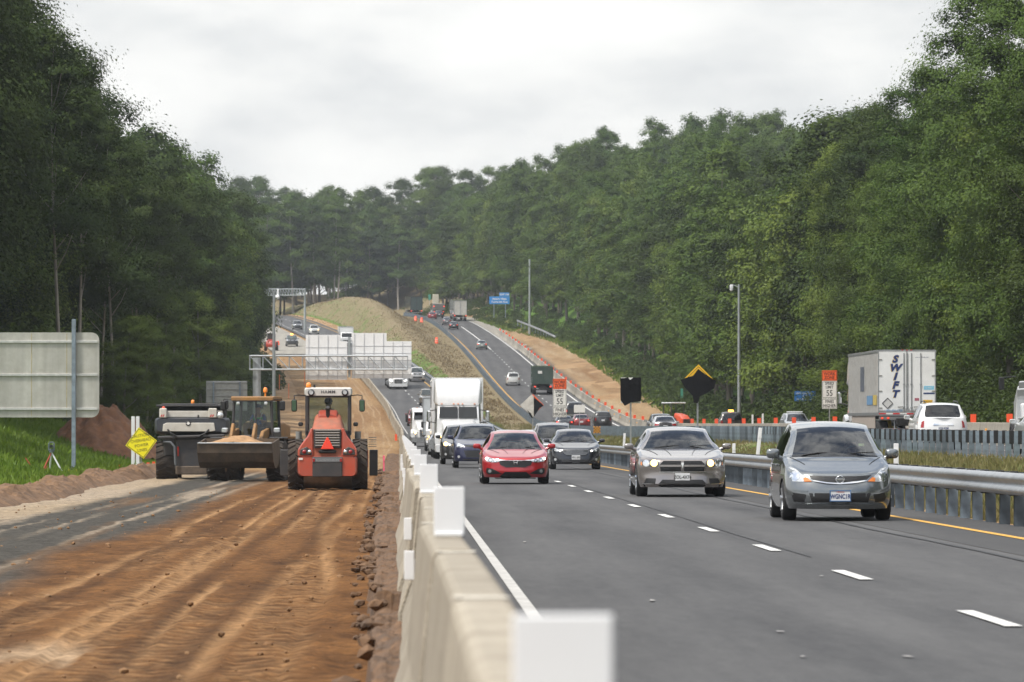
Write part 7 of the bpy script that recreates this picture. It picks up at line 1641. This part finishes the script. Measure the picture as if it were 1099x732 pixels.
# near kinds: fine leaves; far kinds: fewer, larger leaves
tree_kind('oak', '', LEAF3, BARK, seed=3, H=25, base=7, rad=5.6, nleaf=90000, leaf=.19, nclump=52, low=.30, top=.42)
tree_kind('poplar', '', LEAF, BARK, seed=5, H=27, base=4.5, rad=4.6, nleaf=88000, leaf=.19, nclump=62, top=.34)
tree_kind('maple', '', LEAF2, PALEBARK, seed=8, H=22, base=2.5, rad=4.6, nleaf=85000, leaf=.185, nclump=64, top=.42)
tree_kind('bare', '', LEAF3, PALEBARK, seed=13, H=25, base=12., rad=4.6, nleaf=38000, leaf=.19, nclump=26, limbs=12, trunk_r=.17, low=.4)
tree_kind('oak_far', '', LEAF3, BARK, seed=21, H=25, base=6, rad=5.5, nleaf=26000, leaf=.36, nclump=46, low=.3, top=.32)
tree_kind('poplar_far', '', LEAF, BARK, seed=23, H=28, base=4, rad=4.7, nleaf=26000, leaf=.34, nclump=54, top=.32)
tree_kind('maple_far', '', LEAF2, PALEBARK, seed=27, H=23, base=3, rad=4.8, nleaf=26000, leaf=.34, nclump=54, top=.32)
tree_kind('round_far', '', LEAF, BARK, seed=29, H=25, base=4.5, rad=5.1, nleaf=26000, leaf=.35, nclump=46, top=.30)
tree_kind('bare_far', '', LEAF, PALEBARK, seed=33, H=26, base=11, rad=4.2, nleaf=12000, leaf=.36, nclump=24, limbs=10, trunk_r=.22, low=.4)
KIND_WORD = {'oak': 'broad dark green tree', 'poplar': 'tall slender mid green tree', 'maple': 'light green leafy tree', 'bare': 'tree with a long pale bare trunk', 'round': 'rounded mid green tree'}
def put_tree(key, X, d, sc, where, group, sz=1.):
    T = TREES[key]; o = T['root'] if not T['used'] else copy_tree(T['root'])
    T['used'] = True
    o.location = (X, d, ground_z(X, d) - .3); s = sc; wd = 1.3 if d > 1170 else 1.; o.scale = (s * wd * rng.uniform(.9, 1.12), s * wd * rng.uniform(.9, 1.12), s * sz); o.rotation_euler = (0, 0, rng.uniform(0, 6.28))
    o['label'] = KIND_WORD[key.split('_')[0]] + ' ' + where; o['group'] = KIND_WORD[key.split('_')[0]] + 's ' + group
    return o
def forest_points():
    ind = []; mass = []
    # right wood: rows going back from its edge
    for row, (u0, step, d0, d1) in enumerate(((3.6, 7.6, 225, 1292), (10.8, 8.6, 250, 1285), (18.5, 9, 290, 1230), (23, 8.5, 330, 1240), (33, 9, 380, 1250), (45, 10, 450, 1260), (60, 12, 550, 1260), (78, 14, 650, 1260))):
        d = d0
        while d < d1:
            X = XtR(d) + u0 + rng.uniform(-1.6, 1.6); q = d + rng.uniform(-2, 2)
            (ind if row == 0 or (row == 1 and d < 560) or (row == 2 and d < 380) else mass).append(('R', row, X, q)); d += step * rng.uniform(.85, 1.2)
    for row, (u0, step, d0, d1) in enumerate(((4.6, 7.6, 236, 800), (11, 8.2, 240, 800), (17.5, 9, 250, 800), (25, 9, 300, 800), (34, 10, 330, 900))):
        d = d0
        while d < d1:
            X = XtL(d) - u0 + rng.uniform(-1.3, 1.3); q = d + rng.uniform(-2, 2)
            (ind if (row == 0 and d < 760) or (row == 1 and d < 330) else mass).append(('L', row, X, q)); d += step * rng.uniform(.85, 1.2)
    # the wood carried on unseen behind the lens, added for reflections and blocking horizon light
    for d in range(-640, 222, 9):
        for X0 in ((33, 42, -23, -32) if d < -150 else (36, 44) if d < 190 else (33, 42, -31)): mass.append(('R' if X0 > 0 else 'L', 9, X0 + rng.uniform(-2, 2), d + rng.uniform(-3, 3)))
    for X in range(-60, 90, 7): mass.append(('B', 9, X, -660 + rng.uniform(-8, 8)))  # unseen row added across the road to close off the bright horizon
    for row, d0 in enumerate((1188, 1200, 1214, 1232, 1330, 1340, 1352, 1366, 1385, 1405)):
        X = -36 if row < 4 else -75
        while X < (-12 if row < 4 else 40):
            if row < 4: X0 = X + 0
            (ind if row in (0, 4) and -36 < X < 6 else mass).append(('B', row, X + rng.uniform(-1, 1), d0 + rng.uniform(-3, 3) + (0 if row >= 4 else 0))); X += rng.uniform(4.5, 7)
    return ind, mass
IND, MASS = forest_points()
def pick(side, row, d, r):
    far = '_far' if d > 430 else ''
    if side == 'L' and d < 430:
        return ('bare' if r < .30 else 'oak' if r < .72 else 'poplar' if r < .88 else 'maple')
    if side == 'L': return ('oak' if r < .45 else 'poplar' if r < .75 else 'maple') + far
    if side == 'B': return ('bare_far' if r < .22 else 'oak_far' if r < .48 else 'round_far' if r < .78 else 'maple_far')
    k = 'poplar' if r < .34 else 'maple' if r < .6 else 'oak' if r < .82 else ('round' if far else 'poplar')
    return k + far
hs = pchip([(-900, .74), (250, .73), (330, .80), (410, .84), (480, .79), (600, .80), (900, .84), (1100, .82), (1200, .72), (3000, .7)])
hl = pchip([(-900, .95), (240, 1.02), (340, 1.03), (420, .97), (520, .87), (600, .84), (3000, .84)])
def plant_wood():
    for side, row, X, d in IND:
        r = rng.random(); k = pick(side, row, d, r)
        where, grp = {'R': ('in the dense forest beyond the outbound concrete wall', 'at the edge of the wood beyond the graded strip'),
                      'L': ('in the dark forest above the grassy bank', 'at the edge of the wood by the grassy bank'),
                      'B': ('in the hazy hilltop forest behind the mound', 'at the hilltop behind the mound')}[side]
        put_tree(k, X, d, rng.uniform(.78, 1.14) * (hl(d) if side == 'L' else (.90 if row < 4 else .92 if X < -6 else .84) if side == 'B' else hs(d)), where, grp, rng.uniform(.95, 1.08))
    # pale trunks and low saplings in front of the dark wood above the bank
    for x, d, sc in ((120, 345, .80), (83, 330, .82), (150, 410, .82), (62, 300, .86), (190, 450, .84), (168, 425, .78), (112, 352, .70)):
        put_tree('bare', px(x, d), d, sc, 'in the dark forest above the grassy bank', 'at the edge of the wood by the grassy bank', 1.)
    for x, d, sc in ((176, 420, .50), (214, 480, .55), (238, 560, .6), (135, 340, .36), (158, 372, .40)):
        put_tree('maple', px(x, d), d, sc, 'as a low sapling below the dark forest by the bank', 'growing low by the grassy bank', 1.)
    for k, T in TREES.items():
        if not T['used']: put_tree(k, XtR(900) + 5, 905 + 7 * len(k), .8, 'in the dense forest beyond the outbound concrete wall', 'at the edge of the wood beyond the graded strip')
    # the rest of the wood, one mass
    keys = ['oak_far', 'poplar_far', 'maple_far', 'round_far', 'bare_far']
    V = []; var = []; scl = []; rot = []
    for side, row, X, d in MASS:
        r = rng.random(); k = pick(side, row, max(d, 500), r); V.append((X, d, ground_z(X, d) - .3)); var.append(keys.index(k)); scl.append(rng.uniform(.82, 1.18) * (hl(d) if side == 'L' else (.90 if row < 4 else .92 if X < -6 else .84) if side == 'B' else hs(d))); rot.append((0, 0, rng.uniform(0, 6.28)))
    me = bpy.data.meshes.new('forest'); me.from_pydata(V, [], [])
    at = me.attributes.new('kind_no', 'INT', 'POINT'); at.data.foreach_set('value', np.array(var, np.int32))
    at = me.attributes.new('grow', 'FLOAT', 'POINT'); at.data.foreach_set('value', np.array(scl, np.float32))
    at = me.attributes.new('turn', 'FLOAT_VECTOR', 'POINT'); at.data.foreach_set('vector', np.array(rot, np.float32).ravel())
    o = link('forest', me); o['kind'] = 'stuff'; o['label'] = 'mixed green forest filling the ground behind the edge trees'
    g = bpy.data.node_groups.new('forest_fill', 'GeometryNodeTree'); N = g.nodes; L = g.links
    g.interface.new_socket('Geometry', in_out='INPUT', socket_type='NodeSocketGeometry'); g.interface.new_socket('Geometry', in_out='OUTPUT', socket_type='NodeSocketGeometry')
    gi = N.new('NodeGroupInput'); go = N.new('NodeGroupOutput'); jn = N.new('GeometryNodeJoinGeometry')
    def named(nm, ty):
        a = N.new('GeometryNodeInputNamedAttribute'); a.data_type = ty; a.inputs[0].default_value = nm; return a.outputs[0]
    kn = named('kind_no', 'INT'); gr = named('grow', 'FLOAT'); tn = named('turn', 'FLOAT_VECTOR')
    for i, k in enumerate(keys):
        cmp_ = N.new('FunctionNodeCompare'); cmp_.data_type = 'INT'; cmp_.operation = 'EQUAL'; L.new(kn, cmp_.inputs[2]); cmp_.inputs[3].default_value = i
        for part in ('crown', 'trunk'):
            oi = N.new('GeometryNodeObjectInfo'); oi.inputs[0].default_value = TREES[k][part]
            ip = N.new('GeometryNodeInstanceOnPoints'); L.new(gi.outputs[0], ip.inputs['Points']); L.new(cmp_.outputs[0], ip.inputs['Selection']); L.new(oi.outputs['Geometry'], ip.inputs['Instance'])
            L.new(gr, ip.inputs['Scale']); L.new(tn, ip.inputs['Rotation']); L.new(ip.outputs[0], jn.inputs[0])
    L.new(jn.outputs[0], go.inputs[0])
    md = o.modifiers.new('fill', 'NODES'); md.node_group = g
plant_wood()
def undergrowth():
    """bushes and brambles along both forest edges"""
    rs = np.random.RandomState(4); P = []; Nn = []
    for side in (0, 1):
        d = 225
        while d < (1330 if side else 800):
            for _ in range(3 if d < 500 else 2):
                u = rs.uniform(-1.5, 3.5); X = (XtR(d) + u) if side else (XtL(d) - u); z = ground_z(X, d); h = rs.uniform(1.0, 3.2) * (1. if u > 0 else .5) * (1. if d < 480 or not side else .55); r = rs.uniform(.9, 2.0)
                n = int(1500 if d < 420 else 500 if d < 600 else 200); v = rs.normal(size=(n, 3)); v /= np.linalg.norm(v, axis=1, keepdims=True); v[:, 2] = np.abs(v[:, 2])
                P.append(np.array([X, d, z]) + v * np.array([r, r, h]) * rs.uniform(.6, 1.08, (n, 1))); Nn.append(v + rs.normal(scale=.6, size=(n, 3)) + [0, 0, .4])
            d += rs.uniform(1.6, 2.6) if d < 500 else rs.uniform(3, 5)
    PP = np.concatenate(P); V, F = leaf_quads(PP, np.concatenate(Nn), np.where(PP[:, 1:2] < 420, .17, .32), rs)
    o = npmesh('undergrowth', V, F, LEAF3); o['kind'] = 'stuff'; o['label'] = 'tangled bushes along the foot of the forest edges'
undergrowth()
def blades(name, label, pts, h, w, m, seed):
    rs = np.random.RandomState(seed); n = len(pts); P = np.array(pts); th = rs.uniform(0, 6.28, n); hh = h * rs.uniform(.5, 1.3, n); ww = w * rs.uniform(.7, 1.4, n)
    dx = np.cos(th) * ww; dy = np.sin(th) * ww; lx = rs.normal(scale=.3, size=n) * hh; ly = rs.normal(scale=.3, size=n) * hh
    A = P - np.stack([dx, dy, 0 * dx + .03], 1); B = P + np.stack([dx, dy, 0 * dx - .03], 1); C = P + np.stack([lx + dx * .15, ly + dy * .15, hh], 1); D = P + np.stack([lx * .45 - dx * .7, ly * .45 - dy * .7, hh * .6], 1)
    V = np.stack([A, B, C, D], 1).reshape(-1, 3); o = npmesh(name, V, np.arange(4 * n).reshape(-1, 4), m); o['kind'] = 'stuff'; o['label'] = label; return o
def build_grass():
    rs = np.random.RandomState(9)
    G = leaf_mat('grass_blades', (.075, .145, .012), (.10, .165, .016), (.17, .225, .035)); G3 = leaf_mat('median_grass_blades', (.10, .125, .035), (.165, .15, .06), (.25, .20, .10)); G2 = leaf_mat('dry_grass_blades', (.13, .105, .052), (.18, .135, .075), (.25, .185, .11))
    pts = []
    for d in np.arange(118, 345, .55):
        P = profile(d); xs = [p[0] for p in P]; zs = [p[1] for p in P]; lo = XtL(d) + 1; hi = -10.2 + float(fbm(d * .09, 0, 5, 3))
        X = rs.uniform(lo, hi, 95); Z = np.interp(X, xs, zs) + .03; pts += list(zip(X, d + rs.uniform(-.3, .3, 95), Z))
    blades('grass', 'bright green grass on the bank below the forest', pts, .30, .045, G, 1)
    pts = []
    for d in np.arange(70, 560, .8):
        P = profile(d); xs = [p[0] for p in P]; zs = [p[1] for p in P]
        n = 260 if d < 180 else 130 if d < 300 else 60; X = rs.uniform(9.4 + sL(d), 16.1 + sR(d), n); Z = np.interp(X, xs, zs); pts += list(zip(X, d + rs.uniform(-.4, .4, n), Z))
    blades('grass', 'dry tan and green grass in the median between the guardrails', pts, .21, .022, G3, 2)
    pts = []
    for d in np.arange(560, 1180, 1.6):
        P = profile(d); xs = [p[0] for p in P]; zs = [p[1] for p in P]; X = rs.uniform(9.6 + sL(d), 15.8 + sR(d), 45); Z = np.interp(X, xs, zs); pts += list(zip(X, d + rs.uniform(-.8, .8, 45), Z))
    blades('grass', 'dull brown grass on the wide median slope and mound', pts, .16, .06, G2, 3)
    pts = []
    for d in np.arange(420, 1100, 1.2):
        P = profile(d); xs = [p[0] for p in P]; zs = [p[1] for p in P]; X = rs.uniform(XtR(d) - 3.2, XtR(d) + 2, 22); Z = np.interp(X, xs, zs); pts += list(zip(X, d + rs.uniform(-.8, .8, 22), Z))
    blades('grass', 'green verge below the forest beyond the graded strip', pts, .5, .09, G, 4)
build_grass()
# ------------------------------------------------------------------ light, sky, air, camera
def world():
    w = bpy.data.worlds.new('World'); SC.world = w; w.use_nodes = True; nt = w.node_tree; N = nt.nodes; L = nt.links; N.clear()
    out = N.new('ShaderNodeOutputWorld'); bg = N.new('ShaderNodeBackground'); L.new(bg.outputs[0], out.inputs[0]); bg.inputs[1].default_value = .1
    sk = N.new('ShaderNodeTexSky'); sk.sky_type = 'NISHITA'; sk.sun_disc = False; sk.sun_elevation = R(SUN_EL); sk.sun_rotation = R(SUN_AZ); sk.air_density = 1.2; sk.dust_density = 2.5
    tc = N.new('ShaderNodeTexCoord'); sp = N.new('ShaderNodeSeparateXYZ'); L.new(tc.outputs['Generated'], sp.inputs[0])
    mp = N.new('ShaderNodeMapping'); mp.inputs['Scale'].default_value = (1, 1, 2.6); L.new(tc.outputs['Generated'], mp.inputs[0])
    n = N.new('ShaderNodeTexNoise'); n.inputs['Scale'].default_value = 22; n.inputs['Detail'].default_value = 7; n.inputs['Roughness'].default_value = .52; L.new(mp.outputs[0], n.inputs['Vector'])
    n2 = N.new('ShaderNodeTexNoise'); n2.inputs['Scale'].default_value = 3.2; n2.inputs['Detail'].default_value = 6; L.new(mp.outputs[0], n2.inputs['Vector'])
    ad = N.new('ShaderNodeMath'); ad.operation = 'ADD'; L.new(n.outputs[0], ad.inputs[0]); L.new(n2.outputs[0], ad.inputs[1])
    cr = N.new('ShaderNodeValToRGB'); e = cr.color_ramp.elements; e[0].position = .36; e[0].color = (4.6, 4.75, 4.9, 1); e[1].position = .66; e[1].color = (7.6, 7.55, 7.35, 1); q = e.new(.5); q.color = (6.5, 6.5, 6.4, 1)
    hf = N.new('ShaderNodeMath'); hf.operation = 'MULTIPLY'; hf.inputs[1].default_value = .5; L.new(ad.outputs[0], hf.inputs[0]); L.new(hf.outputs[0], cr.inputs[0])
    # an overcast sky is brighter overhead than at the horizon
    mr = N.new('ShaderNodeMapRange'); mr.inputs[1].default_value = .10; mr.inputs[2].default_value = .9; mr.inputs[3].default_value = 1.; mr.inputs[4].default_value = ZENITH; L.new(sp.outputs[2], mr.inputs[0])
    mu = N.new('ShaderNodeMix'); mu.data_type = 'RGBA'; mu.blend_type = 'MULTIPLY'; mu.inputs[0].default_value = 1; L.new(cr.outputs[0], mu.inputs[6]); L.new(mr.outputs[0], mu.inputs[7])
    mx = N.new('ShaderNodeMix'); mx.data_type = 'RGBA'; L.new(sk.outputs[0], mx.inputs[6]); L.new(mu.outputs[2], mx.inputs[7])
    # closed cloud near the horizon, broken cloud with blue gaps higher up
    n3 = N.new('ShaderNodeTexNoise'); n3.inputs['Scale'].default_value = 3.6; n3.inputs['Detail'].default_value = 8; n3.inputs['Roughness'].default_value = .6; L.new(tc.outputs['Generated'], n3.inputs['Vector'])
    gp = N.new('ShaderNodeMapRange'); gp.inputs[1].default_value = .44; gp.inputs[2].default_value = .56; gp.inputs[3].default_value = .12; gp.inputs[4].default_value = .96; L.new(n3.outputs[0], gp.inputs[0])
    hz = N.new('ShaderNodeMapRange'); hz.inputs[1].default_value = .18; hz.inputs[2].default_value = .42; hz.inputs[3].default_value = 1.; hz.inputs[4].default_value = 0.; L.new(sp.outputs[2], hz.inputs[0])
    cv = N.new('ShaderNodeMath'); cv.operation = 'MAXIMUM'; L.new(gp.outputs[0], cv.inputs[0]); h9 = N.new('ShaderNodeMath'); h9.operation = 'MULTIPLY'; h9.inputs[1].default_value = .94; L.new(hz.outputs[0], h9.inputs[0]); L.new(h9.outputs[0], cv.inputs[1]); L.new(cv.outputs[0], mx.inputs[0])
    L.new(mx.outputs[2], bg.inputs[0])
    s = bpy.data.lights.new('sun', 'SUN'); s.energy = SUN_E; s.angle = R(10); s.color = (1, .95, .86); o = bpy.data.objects.new('sun', s); COL.objects.link(o)
    az = R(SUN_AZ); el = R(SUN_EL); dv = Vector((math.sin(az) * math.cos(el), math.cos(az) * math.cos(el), math.sin(el)))
    o.rotation_euler = dv.to_track_quat('Z', 'Y').to_euler(); o.location = (0, 0, 80)
SUN_EL, SUN_AZ, SUN_E, ZENITH = 58, -126, 2.7, 1.75
world()
def haze():
    mb = MB(); mb.box((0, 1150, 44), (1900, 2900, 96)); m, nt, b = _nt('air'); nt.nodes.remove(b)
    pv = nt.nodes.new('ShaderNodeVolumePrincipled'); pv.inputs['Color'].default_value = (.86, .92, 1, 1); pv.inputs['Density'].default_value = .00010; pv.inputs['Anisotropy'].default_value = .2
    nt.links.new(pv.outputs[0], nt.nodes['Material Output'].inputs['Volume'])
    o = mb.build('haze', m); o['kind'] = 'stuff'; o['label'] = 'thin pale summer haze over the whole valley'
if HAZE: haze()
cam = bpy.data.cameras.new('camera'); co = bpy.data.objects.new('camera', cam); COL.objects.link(co)
cam.sensor_width = 36; cam.lens = 36 * FPX / 1099; cam.clip_start = .5; cam.clip_end = 9000
co.location = (0, 0, CAM_H); co.rotation_euler = (R(90) + math.atan(97 / FPX), 0, -math.atan(120.5 / FPX))
cam.dof.use_dof = True; cam.dof.focus_distance = 115; cam.dof.aperture_fstop = 9
SC.camera = co
vs = SC.view_settings; vs.view_transform = 'Standard'; vs.look = 'None'; vs.exposure = .66; vs.gamma = 1; vs.use_curve_mapping = False
SC.cycles.volume_bounces = 0; SC.cycles.max_bounces = 8; SC.cycles.transparent_max_bounces = 12
SC.cycles.use_denoising = True
